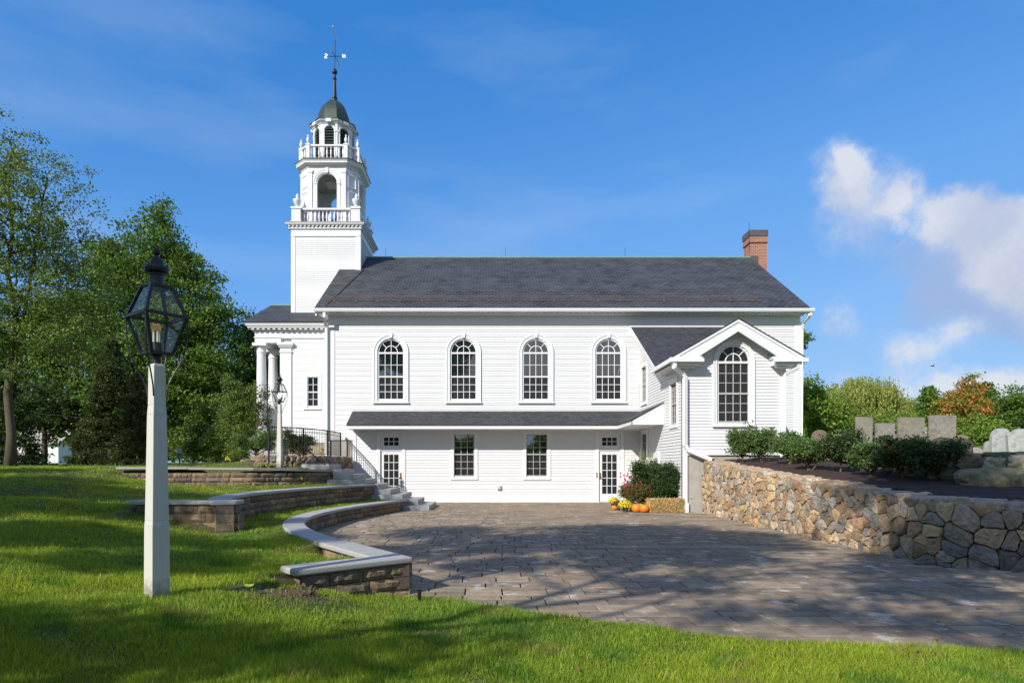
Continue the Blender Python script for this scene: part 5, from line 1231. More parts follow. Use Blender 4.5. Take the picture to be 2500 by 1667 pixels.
# path light and ground things
s = MB(); s.lathe(-.78, 7.05, [(.022, -.12), (.022, .085), (.03, .09), (.03, .10), (.0, .105)], 10); tag(s.build('path_light', M['iron']), 'short black stake light at the foot of the lowest wall end', 'path light')
# ================================================================ graveyard
def stone_slab(name, label, X, Y, w, h, top, th=.10, rot=0., tilt=0., c=(.27, .255, .225), zb=None):
    z = float(zcem(X, Y)) if zb is None else zb
    if top == 'flat': prof = [(-w / 2, -.1), (w / 2, -.1), (w / 2 * 1.03, h), (-w / 2 * 1.03, h)]
    elif top == 'round': prof = [(-w / 2, -.1), (w / 2, -.1)] + [(w / 2 * math.cos(a), h - w * .5 + w * .5 * math.sin(a)) for a in np.linspace(0, math.pi, 13)]
    elif top == 'low': prof = [(-w / 2, -.1), (w / 2, -.1)] + [(w / 2 * math.cos(a), h - w * .25 + w * .25 * math.sin(a)) for a in np.linspace(0, math.pi, 13)]
    else: prof = [(-w / 2, -.1), (w / 2, -.1), (w / 2, h * .82), (w * .34, h * .86)] + [(w * .3 * math.cos(a), h * .84 + h * .16 * math.sin(a)) for a in np.linspace(0, math.pi, 9)] + [(-w * .34, h * .86), (-w / 2, h * .82)]
    s = MB(); s.cc = c; s.prism([(u, -th / 2, v) for u, v in prof], [(u, th / 2, v) for u, v in prof]); o = s.build(name, M['grave'], bevel=.008)
    o.location = (X, Y, z); o.rotation_euler = (R(ranm(-2, 2)), R(tilt), R(rot)); return tag(o, label, 'gravestone', 'old gravestones in the graveyard')
def at(px, Y): return (px - 1195) / 1545 * Y
def gs(px0, px1, pyt, Y, top, label, **k):
    w = (px1 - px0) / 1545 * Y; X = at((px0 + px1) / 2, Y); zt = 1.46 + (1139 - pyt) / 1545 * Y; stone_slab('gravestone', label, X, Y, w, zt - float(zcem(X, Y)), top, **k)
random.seed(8)
gs(2089, 2128, 1018, 19.0, 'flat', 'tall narrow square-topped grey gravestone, leftmost of the four upright slabs', rot=4, tilt=1.5, c=(.27, .25, .21))
gs(2138, 2181, 1033, 19.0, 'flat', 'shorter square-topped gravestone, second from left of the four upright slabs', rot=-3, c=(.26, .25, .22))
gs(2195, 2254, 1019, 18.0, 'flat', 'wide lichen-spotted gravestone, third of the four upright slabs', rot=-6, c=(.22, .205, .17))
gs(2270, 2330, 1014, 18.0, 'flat', 'widest and tallest square gravestone, just left of the orange maple', rot=2, c=(.27, .25, .22), th=.14)
gs(2181, 2190, 1060, 21, 'round', 'thin pale gravestone peeping out behind the second square slab', c=(.3, .3, .28))
gs(2252, 2262, 1043, 22, 'flat', 'pale gravestone edge behind the lichen-spotted slab', c=(.32, .31, .28))
gs(2274, 2326, 1067, 15.0, 'low', 'dark curved-top gravestone in front of the widest square slab', c=(.07, .065, .055))
gs(2322, 2371, 1070, 14.6, 'low', 'dark round-shouldered gravestone right beside the shrubs and boulder wall', c=(.08, .075, .06), th=.14)
gs(2335, 2362, 1062, 20, 'low', 'small tan rounded gravestone behind the dark ones', c=(.25, .2, .14))
gs(2371, 2396, 1092, 15.0, 'round', 'tiny rounded gravestone above the boulder wall', c=(.33, .33, .30))
gs(2402, 2420, 1076, 16.0, 'round', 'small tilted pale gravestone left of the tall round-topped slates', c=(.32, .31, .29), tilt=12)
gs(2421, 2465, 1045, 13.6, 'round', 'tall pale grey slate gravestone with a rounded top', c=(.36, .375, .37), rot=-8)
gs(2466, 2520, 1046, 13.4, 'shoulder', 'pale slate gravestone with shoulders at the right edge of the picture', c=(.36, .375, .36), rot=-14, tilt=-4)
gs(1981, 2021, 1049, 21.5, 'round', 'brown rounded gravestone just right of the church corner', c=(.20, .15, .11))
gs(2030, 2072, 1058, 20.5, 'low', 'low grey arched gravestone left of the four upright slabs', c=(.24, .23, .20))
# ================================================================ autumn display by the right door
def on_patio(px, py): Y = 1.46 * 1545 / (py - 1139); return at(px, Y), Y
# hay bale
random.seed(31)
bx0, by0 = on_patio(1623, 1249); s = MB()
bm = MB(); W_, D_, H_ = 1.10, .48, .40
bm.cc = None; bm.hexa([(-W_ / 2, -D_ / 2, 0), (W_ / 2, -D_ / 2, 0), (W_ / 2, D_ / 2, 0), (-W_ / 2, D_ / 2, 0)], [(-W_ / 2 + .05, -D_ / 2 + .03, H_ - .02), (W_ / 2 - .03, -D_ / 2 + .03, H_), (W_ / 2 - .03, D_ / 2, H_), (-W_ / 2 + .05, D_ / 2, H_)])
hb = bm.build('hay_bale', M['straw'], bevel=.05, seg=3); hb.location = (bx0 - .03, by0 - .12, 0); tag(hb, 'golden hay bale on the pavers in front of the green bushes', 'hay bale')
n = 5200; rs = np.random.RandomState(9); f = rs.choice(3, n, p=[.62, .25, .13])
u = rs.uniform(-.53, .53, n); v = rs.uniform(.0, .41, n); X = np.where(f == 2, np.sign(u) * .54, u); Yv = np.where(f == 0, -.235, np.where(f == 1, rs.uniform(-.22, .22, n), rs.uniform(-.22, .22, n))); Zv = np.where(f == 1, .395, v)
d = np.stack([rs.normal(0, .35, n), rs.normal(-.15, .3, n), rs.normal(0, 1, n)], 1); d[f == 1] = np.stack([rs.normal(0, .5, (f == 1).sum()), rs.normal(0, .8, (f == 1).sum()), np.abs(rs.normal(0, .35, (f == 1).sum()))], 1); d /= np.linalg.norm(d, axis=1)[:, None]
ln = rs.uniform(.03, .10, n)[:, None]; C0 = np.stack([X, Yv, Zv], 1); side_ = np.cross(d, rs.normal(0, 1, (n, 3))); side_ /= np.linalg.norm(side_, axis=1)[:, None]; side_ *= .0035
V = np.stack([C0 - d * ln - side_, C0 - d * ln + side_, C0 + d * ln + side_, C0 + d * ln - side_], 1).reshape(-1, 3); V[:, 2] = np.maximum(V[:, 2], .004); F = np.arange(4 * n).reshape(n, 4)
cl = np.array([(.62, .44, .17), (.48, .33, .12), (.72, .56, .28), (.36, .25, .09)])[rs.choice(4, n)]; npmesh('straw_stalks', V, F, m_attr('straw_stalk', .8, 0, bmp=0), hb, np.repeat(cl, 4, 0))
def pumpkin(label, px, py, r, col='pumpkin_m', sq=.92, cat='pumpkin'):
    x, y_ = on_patio(px, py); root = tag(empty(cat if cat == 'pumpkin' else 'gourd', (x, y_ + r, 0)), label, cat, 'pumpkins by the hay bale'); s = MB(); seg, rg = 40, 14; vs = []; fs = []
    for j in range(rg + 1):
        th = math.pi * j / rg
        for i in range(seg):
            a = 2 * math.pi * i / seg; rib = 1 - .055 * (.5 + .5 * math.cos(a * 10)) ** 2 * math.sin(th); R_ = r * math.sin(th) ** .85 * rib if 0 < j < rg else .004
            dimple = .18 * r * math.exp(-(math.sin(th) * 3) ** 2) * (1 if j < rg / 2 else -1) * -1
            vs.append((R_ * math.cos(a), R_ * math.sin(a), r * sq + r * sq * math.cos(th) * 1.0 + dimple * (1 if j < rg / 2 else .2)))
    for j in range(rg):
        for i in range(seg): i2 = (i + 1) % seg; fs.append((j * seg + i, (j + 1) * seg + i, (j + 1) * seg + i2, j * seg + i2))
    s.add(vs, fs); o = s.build('skin', M[col], root, smooth=True)
    s = MB(); s.tube([(0, 0, 2 * r * sq - .03), (.01, 0, 2 * r * sq + .02), (.03, .01, 2 * r * sq + .05)], [.018, .012, .014], 6); s.build('stem', M['twig'], root)
pumpkin('round orange pumpkin, the middle one beside the dark green pot', 1556.5, 1251, .155)
pumpkin('orange pumpkin touching the left end of the hay bale', 1576, 1251.5, .15)
pumpkin('small orange pumpkin half hidden behind the flower pots at the far left', 1502.5, 1245.5, .105)
pumpkin('yellow-green gourd lying behind the two orange pumpkins', 1567, 1246, .13, 'gourd', .9, cat='gourd')
# ================================================================ foliage
def leafmesh(name, C, size, col, parent=None, mat='leaf', elong=1.7, rs=None, updir=None):
    n = len(C); a = rs.normal(0, 1, (n, 3))
    if updir is not None: a = a * .35 + np.array(updir)
    a /= np.linalg.norm(a, axis=1)[:, None]; b = np.cross(a, rs.normal(0, 1, (n, 3))); b /= np.linalg.norm(b, axis=1)[:, None] + 1e-9
    s = (size * rs.uniform(.7, 1.3, n))[:, None] * .5; w = s / elong * 1.1
    V = np.stack([C - a * s, C + b * w, C + a * s, C - b * w], 1).reshape(-1, 3); F = np.arange(4 * n).reshape(n, 4)
    return npmesh(name, V, F, M[mat], parent, np.repeat(col, 4, 0))
GR = {'mid': [(.055, .11, .022), (.075, .14, .028), (.045, .09, .02), (.09, .155, .03)],
      'olive': [(.065, .115, .026), (.085, .14, .03), (.048, .088, .024), (.11, .155, .035)],
      'dark': [(.028, .055, .02), (.04, .07, .025), (.02, .042, .015), (.05, .08, .025)],
      'spruce': [(.035, .055, .022), (.05, .07, .025), (.025, .04, .016), (.065, .08, .028)],
      'bright': [(.10, .18, .03), (.13, .21, .035), (.08, .15, .025), (.15, .22, .04)],
      'willow': [(.15, .19, .05), (.18, .22, .06), (.12, .16, .04), (.20, .235, .07)],
      'red': [(.40, .15, .06), (.42, .22, .07), (.13, .19, .035), (.12, .18, .03), (.17, .22, .035), (.30, .27, .05), (.15, .20, .03), (.20, .22, .04), (.34, .15, .07)],
      'holly': [(.025, .06, .022), (.035, .085, .028), (.05, .11, .035), (.02, .045, .018)],
      'azalea': [(.04, .075, .025), (.055, .10, .03), (.03, .06, .022), (.07, .12, .04)],
      'brown': [(.16, .11, .05), (.10, .10, .035), (.08, .12, .03), (.14, .09, .045)],
      'rose': [(.10, .13, .035), (.14, .12, .045), (.07, .11, .03), (.20, .10, .05)],
      'hosta': [(.30, .36, .12), (.45, .47, .22), (.16, .25, .06), (.22, .30, .08)]}
EXTRA_DONE = True
for k_ in GR:
    f_ = {'mid': 1.5, 'olive': 1.55, 'dark': 1.45, 'spruce': 1.5, 'bright': 1.35, 'willow': 1.55, 'red': 1.15, 'holly': 1.15, 'azalea': 2.1}.get(k_, 1.0); GR[k_] = [(c_[0] * f_ * 1.08, c_[1] * f_, c_[2] * f_ * .85) for c_ in GR[k_]]
def tree(name, label, cat, group, X, Y, z0, H, tr, blobs, ncl, per, lsize, crad, pal, seed, trunk='bark', lean=(0, 0), limbs=12, strand=None, clustercol=.5, fork=None, first=.28, sparse=0, leafname='crown', trunk_to=.82, cone=False):
    """blobs: (dx,dy,dz,rx,ry,rz) ellipsoids relative to the foot; leaves gather round many twig ends inside them"""
    rs = np.random.RandomState(seed); rd = random.Random(seed)
    root = tag(empty(name, (X, Y, z0)), label, cat, group)
    vol = np.array([b[3] * b[4] * b[5] for b in blobs]) ** .75; pick = rs.choice(len(blobs), ncl, p=vol / vol.sum()); B = np.array(blobs, float)[pick]
    d = rs.normal(0, 1, (ncl, 3)); d /= np.linalg.norm(d, axis=1)[:, None]; r = rs.uniform(0, 1, ncl) ** (.42 if not sparse else .6)
    if cone:
        t = rs.uniform(0, 1, ncl) ** 1.35; ph = rs.uniform(0, 2 * math.pi, ncl); b0 = B; rr = (1 - t) * (.72 + .28 * rs.uniform(0, 1, ncl)) * (1 + .12 * np.sin(ph * 5 + t * 9)) + .02
        CC = np.stack([b0[:, 0] + b0[:, 3] * rr * np.cos(ph), b0[:, 1] + b0[:, 4] * rr * np.sin(ph), b0[:, 2] - b0[:, 5] + 2 * b0[:, 5] * t - .15 * rr], 1)
    else:
        bump_ = 1 + .16 * np.sin(d[:, 0] * 7 + seed) * np.cos(d[:, 1] * 6 + seed) + .10 * np.sin(d[:, 2] * 11 + seed * 2)
        CC = B[:, :3] + d * (r * bump_)[:, None] * B[:, 3:6]
    # trunk and limbs
    def path(a, b, n=5, wob=.06):
        a, b = Vector(a), Vector(b); L = (b - a).length; return [a.lerp(b, i / n) + Vector((rd.uniform(-1, 1), rd.uniform(-1, 1), rd.uniform(-.3, .5))) * L * wob * math.sin(math.pi * i / n) for i in range(n + 1)]
    s = MB(); cz = H * trunk_to; top = Vector((lean[0] * cz + B[:, 0].mean() * .3, lean[1] * cz, cz)); tp = path((0, 0, -.3), top, 8, .025)
    rad = [tr * (1.35 if i == 0 else 1) * (1 - .88 * i / 8) + .01 for i in range(9)]; s.tube(tp, rad, 10)
    if fork:
        f2 = path(tp[2], (fork[0], fork[1], cz * .95), 7, .03); s.tube(f2, [tr * .52 * (1 - .85 * i / 7) + .01 for i in range(8)], 8)
    s.build('trunk', M[trunk], root, smooth=True)
    s = MB(); order = rs.permutation(ncl); tips = []
    for i in range(min(limbs, ncl)):
        c = CC[order[i]]; h = max(first * H, min(cz * .93, c[2] - .35 * math.hypot(c[0], c[1]) * rd.uniform(.6, 1.3))); k = h / cz * 8; k0 = min(7, int(k)); base = tp[k0].lerp(tp[k0 + 1], k - k0)
        if fork and rd.random() < .45: k0 = min(6, int(k * 7 / 8)); base = f2[k0]
        pth = path(base, c, 4, .08); r0 = max(.014, tr * .36 * (1 - .6 * h / H)); s.tube(pth, [r0 * (1 - .8 * q / 4) + .006 for q in range(5)], 6); tips.append((pth, r0))
    for i in range(limbs, min(ncl, limbs * 7)):      # twigs from the limbs to the leaf clusters
        c = Vector(CC[order[i]]); best = min(tips[:60], key=lambda q: (q[0][3] - c).length); bs = best[0][rd.choice((2, 3))]
        if (bs - c).length < H * .45: s.tube(path(bs, c, 3, .07), [best[1] * .4 + .003, best[1] * .25 + .003, best[1] * .14 + .003, .004], 4)
    if limbs: s.build('branches', M[trunk], root, smooth=True)
    pc = np.array(GR[pal] if isinstance(pal, str) else pal); cid = rs.choice(len(pc), ncl)
    N_ = ncl * per; idx = np.repeat(np.arange(ncl), per)
    if strand:
        t = rs.uniform(0, 1, N_); sd = rs.randint(0, 7, N_); so_ = rs.normal(0, crad * .6, (ncl, 7, 2)); L = strand * (.5 + rs.uniform(0, 1, (ncl, 7)))
        P = CC[idx].copy(); P[:, :2] += so_[idx, sd] + rs.normal(0, .05, (N_, 2)); P[:, 2] -= t * L[idx, sd]; P[:, 2] = np.maximum(P[:, 2], .15)
        col = pc[np.where(rs.uniform(0, 1, N_) < clustercol, cid[idx], rs.choice(len(pc), N_))] * rs.uniform(.8, 1.2, (N_, 1))
        leafmesh(leafname, P, np.full(N_, lsize), col, root, rs=rs, elong=3.2, updir=(0, 0, -1))
    else:
        P = CC[idx] + rs.normal(0, 1, (N_, 3)) * np.array([crad, crad, crad * .62]) * rs.uniform(.5, 1.2, (ncl, 1))[idx]
        P[:, 2] = np.maximum(P[:, 2], .06)
        col = pc[np.where(rs.uniform(0, 1, N_) < clustercol, cid[idx], rs.choice(len(pc), N_))] * rs.uniform(.8, 1.22, (N_, 1))
        leafmesh(leafname, P, np.full(N_, lsize), col, root, rs=rs)
    return root
GL = 'trees beyond the lawn left of the church'; GRt = 'trees behind the graveyard'
def hzy(py, Y): return 1.46 + (1139 - py) / 1545 * Y
# --- left side, nearest first
tree('honey_locust_tree', 'tall airy tree with forked bark trunk at the left edge of the lawn', 'tree', GL, at(25, 26.5), 26.5, 1.45, 14.6, .185,
     [(.4, 0, 10.8, 3.4, 3.0, 3.2), (-1.4, 0, 10, 3.2, 3, 4), (1.8, .3, 8.2, 2.6, 2.6, 2.4), (.5, 0, 6.3, 3.6, 3, 2.0), (-2.0, 0, 6.0, 2.5, 2.5, 2.2), (1.0, -.5, 13.0, 1.3, 1.2, 1.3), (2.6, 0, 5.2, 2.0, 2, 1.3), (.2, -1.2, 5.3, 2.0, 1.0, 1.5), (.6, -1.0, 3.9, 1.5, .8, .8)], 740, 66, .105, .27, 'olive', 3, trunk='barkgreen', fork=(1.5, .2), limbs=46, sparse=1, first=.3, trunk_to=.9)
tree('maple_tree', 'big full green maple behind the close-up lamp post', 'tree', GL, at(395, 40), 40, 1.5, 17, .28,
     [(-.2, 0, 15.7, .75, .8, 1.3), (-1.5, 0, 14.7, .9, .9, 1.1), (0, 0, 13.7, 1.8, 1.6, 1.5), (1.7, 0, 12.4, 1.1, 1.2, 1.2), (3.3, 0, 11.4, .8, 1, 1.2), (0, 0, 11.2, 3.2, 2.8, 2.0), (3.8, 0, 9.4, 1.3, 1.4, 1.3), (1.8, 0, 8.6, 3.1, 2.8, 2), (3.3, -.3, 6.4, 2.1, 2.2, 1.8),
      (-.4, 0, 7.4, 4, 3.4, 2.4), (0, 0, 4.4, 4.5, 3.4, 2), (-3.3, .3, 11.0, 2.3, 2.2, 2.5), (-4, .3, 13.2, 1.3, 1.4, 1.5), (-2.7, .2, 13.2, 1.3, 1.4, 1.5), (-5.6, .5, 9, 2.2, 2.2, 2.6)], 1050, 88, .18, .40, 'mid', 8, limbs=34)
tree('maple_tree', 'darker maple filling the gap between the tall airy tree and the full green maple', 'tree', GL, at(190, 46), 46, 1.5, 14, .28,
     [(0, 0, 9.5, 3.2, 3, 3.6), (-3, 0, 8, 3.0, 3, 3.5), (2.6, 0, 7.4, 2.8, 3, 3.5), (0, 0, 4.4, 5.5, 4, 2.6), (-6, 0, 6.4, 3, 3, 3.4)], 600, 60, .24, .5, 'mid', 18, limbs=14)
tree('spruce_tree', 'dark cone-shaped spruce left of the close-up lamp post', 'tree', GL, at(272, 33), 33, 1.5, 6.6, .14, [(0, 0, 3.3, 1.95, 1.8, 3.3)], 620, 90, .11, .15, 'spruce', 4, limbs=0, cone=True)
tree('spruce_tree', 'smaller dark spruce directly behind the white post of the close-up lamp', 'tree', GL, at(338, 31.5), 31.5, 1.5, 4.6, .1, [(0, 0, 2.3, 1.25, 1.2, 2.3)], 330, 80, .10, .14, 'spruce', 5, limbs=0, cone=True)
tree('shade_tree', 'small dark low-branched tree with a short split trunk at the far left', 'tree', GL, at(108, 42), 42, 1.5, 5.4, .24, [(0, 0, 3.9, 2.6, 2.4, 1.5), (-2.4, 0, 3.6, 1.8, 2, 1.3), (2.2, 0, 3.6, 1.8, 2, 1.3)], 260, 70, .19, .34, 'dark', 6, limbs=12, first=.3)
tree('spruce_tree', 'dark spruce with drooping boughs at the left picture edge', 'tree', GL, at(-10, 34), 34, 1.5, 6.5, .15, [(0, 0, 3.25, 2.4, 2.2, 3.25)], 420, 70, .13, .18, 'dark', 7, limbs=0, cone=True)
tree('shade_tree', 'green tree behind the spruces, right of the lamp post', 'tree', GL, at(470, 47), 47, 1.5, 8, .2, [(0, 0, 4.6, 3.2, 3, 3.0), (2.8, 0, 3.2, 2.4, 2, 2.2), (-3, 0, 4, 3, 3, 2.8)], 420, 60, .23, .45, 'olive', 9, limbs=14)
tree('poplar_tree', 'slim tall green tree behind the portico columns', 'tree', GL, at(603, 44), 44, 1.5, 11.2, .16, [(0, 0, 8.2, 1.3, 1.3, 2.6), (0, 0, 4.6, 1.7, 1.7, 3.0), (1.8, .5, 6.0, 1.2, 1.2, 3.0)], 330, 52, .19, .36, 'mid', 10, limbs=18)
tree('poplar_tree', 'slim tree showing between the portico columns', 'tree', GL, at(672, 47), 47, 1.5, 9.8, .15, [(0, 0, 6.5, 1.8, 1.5, 3.0), (0, 0, 3.4, 1.6, 1.6, 2.4)], 240, 52, .20, .38, 'dark', 12, limbs=12)
tree('shade_tree', 'sunlit yellow-green tree low beside the disabled parking sign', 'tree', GL, at(528, 38), 38, 1.5, 4.6, .1, [(0, 0, 2.4, 1.7, 1.5, 2.0), (1.8, 0, 1.9, 1.4, 1.4, 1.6), (-1.6, 0, 1.3, 1.3, 1.2, 1.2)], 330, 60, .15, .28, 'olive', 13, limbs=12)
# --- shrubs around the portico
GS = 'shrubs in the bed by the portico'
def shrub(name, label, group, X, Y, z0, rx, ry, h, ncl, per, ls, cr, pal, seed, cat='shrub', trunk='twig', limbs=14, low=.15, **k):
    q = random.Random(seed + 500); bl = [(0, 0, h * (.42 + low / 2), rx * .85, ry * .85, h * (.42 - low / 2))]
    for _ in range(6):
        a = q.uniform(0, 6.28); r_ = q.uniform(.3, .75); t_ = q.uniform(.5, .86); bl.append((math.cos(a) * rx * r_, math.sin(a) * ry * r_, h * t_, rx * q.uniform(.2, .42), ry * .35, h * q.uniform(.10, .24)))
    return tree(name, label, cat, group, X, Y, z0, h, .018, bl, ncl, per, ls, cr, pal, seed, trunk=trunk, limbs=limbs, first=.02, trunk_to=.5, leafname='foliage', **k)
shrub('lilac_shrub', 'tall dense green shrub at the left end of the portico', GS, at(590, 28.5), 28.5, 1.6, 1.0, .9, 4.2, 240, 70, .08, .17, 'olive', 41, low=.02)
shrub('lilac_shrub', 'lower leafy shrub left of the tall dense one', GS, at(548, 31), 31, 1.55, 1.2, 1.0, 2.6, 200, 60, .09, .19, 'olive', 42, low=.02)
tree('young_tree', 'thin sparse sapling in front of the portico columns', 'tree', None, at(628, 25.6), 25.6, 1.72, 3.0, .022, [(.1, 0, 2.2, .42, .35, .75), (.35, 0, 1.6, .32, .3, .9), (-.1, 0, 1.0, .3, .3, .6), (.38, 0, 2.7, .2, .2, .35)], 85, 17, .075, .10, 'dark', 14, trunk='twig', limbs=22, first=.15)
shrub('azalea_shrub', 'wide reddish-stemmed shrub left of the small lamp post', GS, at(625, 24.2), 24.2, 1.70, 1.02, .7, 1.05, 210, 60, .045, .09, 'azalea', 43, limbs=60, low=.35)
shrub('azalea_shrub', 'dark green shrub behind the black railing', GS, at(730, 24.3), 24.3, 1.76, .72, .6, 1.12, 190, 70, .045, .085, 'dark', 44, limbs=20)
shrub('azalea_shrub', 'small shrub at the left tip of the mulch bed', GS, at(578, 25.5), 25.5, 1.66, .7, .5, .55, 90, 50, .05, .08, 'olive', 45)
# hostas
for i, (px, py) in enumerate(((655, 1150), (640, 1140), (700, 1146), (716, 1149), (730, 1152), (745, 1151))):
    Y = 21.3 if px > 690 else 21.5; X = at(px, Y); rs = np.random.RandomState(60 + i); n = 26; z0 = float(hq(X, Y)); vs = []; fs = []; cs = []
    for k in range(n):
        a = rs.uniform(0, 2 * math.pi); L = rs.uniform(.14, .26); up = rs.uniform(.25, 1.1); w = .045; c, sn = math.cos(a), math.sin(a); o = len(vs)
        for t, ww in ((0, .2), (.35, 1), (.7, .9), (1, 0)):
            r_ = L * t; z = z0 + .04 + L * up * t - L * 1.0 * t * t * .8
            for s_ in (-1, 1): vs.append((X + c * r_ - sn * w * ww * s_, Y + sn * r_ + c * w * ww * s_, z))
        fs += [(o, o + 1, o + 3, o + 2), (o + 2, o + 3, o + 5, o + 4), (o + 4, o + 5, o + 7, o + 6)]; cs += [GR['hosta'][rs.choice(4)]] * 8
    o = npmesh('hosta_plant', np.array(vs), np.array(fs), M['leaf'], None, np.array(cs)); tag(o, ['', '', 'hosta clump immediately right of the small lamp post foot', 'second hosta clump right of the small lamp post', 'third hosta clump right of the small lamp post', 'hosta clump beside the end of the topmost granite step'][i] or 'x', 'plant', 'hostas at the small lamp post')
    if i == 0: o['label'] = 'yellowing hosta just left of the small lamp post foot'; 
    if i == 1: o['label'] = 'leftmost pale hosta against the low fieldstone wall'
# yellow flowers at the portico
def flowers(name, label, X, Y, z0, r, h, nf, fc, fs_, pal, seed, group=None, pot=None, cat='flowers'):
    rs = np.random.RandomState(seed); root = tag(empty(name, (X, Y, z0)), label, cat, group); zp = 0
    if pot:
        pr, ph = pot; s = MB(); s.lathe(0, 0, [(pr * .78, 0), (pr * .95, ph * .85), (pr * 1.05, ph * .86), (pr * 1.05, ph), (pr * .9, ph), (pr * .85, ph * .8)], 24); s.build('pot', M['pot'], root, smooth=False); zp = ph
    d = rs.normal(0, 1, (600, 3)); d /= np.linalg.norm(d, axis=1)[:, None]; d[:, 2] = np.abs(d[:, 2]) * 1.0 - .15; P = d * np.array([r * .92, r * .92, h]) * rs.uniform(.4, .95, (600, 1)); P[:, 2] += zp + h * .12
    pc = np.array(GR[pal]); leafmesh('foliage', P, np.full(600, .035), pc[rs.choice(len(pc), 600)], root, rs=rs)
    vs = []; F = []; cs = []
    for i in range(nf):
        z = 1 - (i + .5) / nf * 1.12; ph_ = i * 2.39996; rr = math.sqrt(max(0, 1 - z * z)); n_ = Vector((rr * math.cos(ph_), rr * math.sin(ph_), z)); c = Vector((n_.x * r, n_.y * r, zp + h * .12 + n_.z * h)) + Vector(rs.normal(0, .008, 3)); a = n_.orthogonal().normalized(); b = n_.cross(a); k = rs.uniform(.75, 1.2); col = np.array(fc[rs.choice(len(fc))]) * k; o = len(vs); vs.append(tuple(c + n_ * fs_ * .45)); cs.append(col)
        for q in range(8): t = 2 * math.pi * q / 8; vs.append(tuple(c + (a * math.cos(t) + b * math.sin(t)) * fs_ * (1 if q % 2 else .75))); cs.append(col * .9)
        for q in range(8): F.append((o, o + 1 + q, o + 1 + (q + 1) % 8))
    npmesh('blossoms', np.array(vs), np.array(F), M['petal'], root, np.array(cs)); return root
YEL = [(.85, .66, .01), (.90, .75, .03), (.80, .55, .01)]
flowers('yellow_mums', 'small clump of yellow flowers in the bed far left of the portico', at(565, 27), 27, 1.74, .24, .24, 60, YEL, .04, 'mid', 1)
GM = 'potted flowers by the right door'
x, y = on_patio(1528.5, 1250); flowers('potted_mums', 'dense yellow potted chrysanthemums in front, beside the orange pumpkins', x, y + .12, 0, .235, .20, 150, YEL, .026, 'mid', 2, GM, (.10, .155))
x, y = on_patio(1511, 1246); flowers('potted_mums', 'dark purple potted flowers between the two yellow ones', x, y + .2, 0, .18, .15, 120, [(.10, .03, .045), (.16, .05, .06), (.08, .03, .03)], .02, 'dark', 3, GM, (.095, .15))
x, y = on_patio(1500, 1240); flowers('potted_mums', 'rear yellow potted chrysanthemums nearest the right door', x + .02, y + .2, 0, .20, .19, 130, YEL, .025, 'mid', 4, GM, (.10, .17))
x, y = on_patio(1545, 1247); flowers('foliage_plant', 'small leafy green plant between yellow flowers and pumpkins', x, y + .12, 0, .12, .22, 3, YEL, .02, 'bright', 5, None, None, 'plant')
# shrubs at the foot of the wing
GB = 'bushes at the wing wall'
shrub('holly_bush', 'dark glossy holly bush on the left, tallest behind the roses', GB, 5.62, 22.5, 0, .60, .5, 1.72, 240, 70, .055, .11, 'holly', 51)
shrub('holly_bush', 'dark glossy holly bush right behind the hay bale', GB, 5.86, 20.95, 0, .64, .5, 1.62, 260, 70, .055, .11, 'holly', 52)
shrub('rose_bush', 'reddish-leaved rose bush behind the pumpkins', GB, 5.22, 21.4, 0, .62, .4, .95, 170, 60, .045, .09, 'rose', 53, limbs=40)
tr_ = np.random.RandomState(77)
rb = shrub('rose_bush', 'pink-flowered rose bush beside the right door', GB, 4.78, 22.1, 0, .30, .3, 1.0, 70, 50, .045, .09, 'rose', 54, limbs=30)
vs = []; F = []; cs = []
for i in range(26):
    c = Vector((tr_.uniform(-.32, .5), tr_.uniform(-.5, -.2), tr_.uniform(.72, 1.2) if i < 20 else tr_.uniform(1.0, 1.35))); o = len(vs)
    if c.x > .3: c.z -= .15
    for j in range(3):
        for q in range(6): t = 2 * math.pi * q / 6 + j; rr = .035 * (1 - j * .3); vs.append((c.x + rr * math.cos(t), c.y - j * .01, c.z + rr * math.sin(t))); cs.append(np.array((.62, .05, .12)) * tr_.uniform(.7, 1.2))
        F.append(tuple(range(o + j * 6, o + j * 6 + 6)))
npmesh('blossoms', np.array(vs), np.array(F), M['petal'], rb, np.array(cs))
vs = []; F = []; cs = []; gx0, gy0 = 5.75, 23.3      # tall ornamental grass
rs = np.random.RandomState(5)
for i in range(130):
    a = rs.uniform(0, 2 * math.pi); L = rs.uniform(1.2, 2.15); sp_x, sp_y = math.cos(a) * rs.uniform(.05, .35), math.sin(a) * rs.uniform(.05, .3); o = len(vs); c = np.array((.36, .38, .16)) * rs.uniform(.6, 1.3)
    for t in (0, .4, .75, 1): w = .008 * (1 - t * .8); vs += [(sp_x * t * t * 1.2 + .05 * math.cos(a) - w, sp_y * t * t + .05 * math.sin(a), L * t), (sp_x * t * t * 1.2 + .05 * math.cos(a) + w, sp_y * t * t + .05 * math.sin(a), L * t)]; cs += [c, c]
    F += [(o, o + 1, o + 3, o + 2), (o + 2, o + 3, o + 5, o + 4), (o + 4, o + 5, o + 7, o + 6)]
o = npmesh('ornamental_grass', np.array(vs), np.array(F), M['leaf'], None, np.array(cs)); o.location = (gx0, gy0, 0); tag(o, 'tall pale ornamental grass rising behind the dark holly bushes', 'plant')
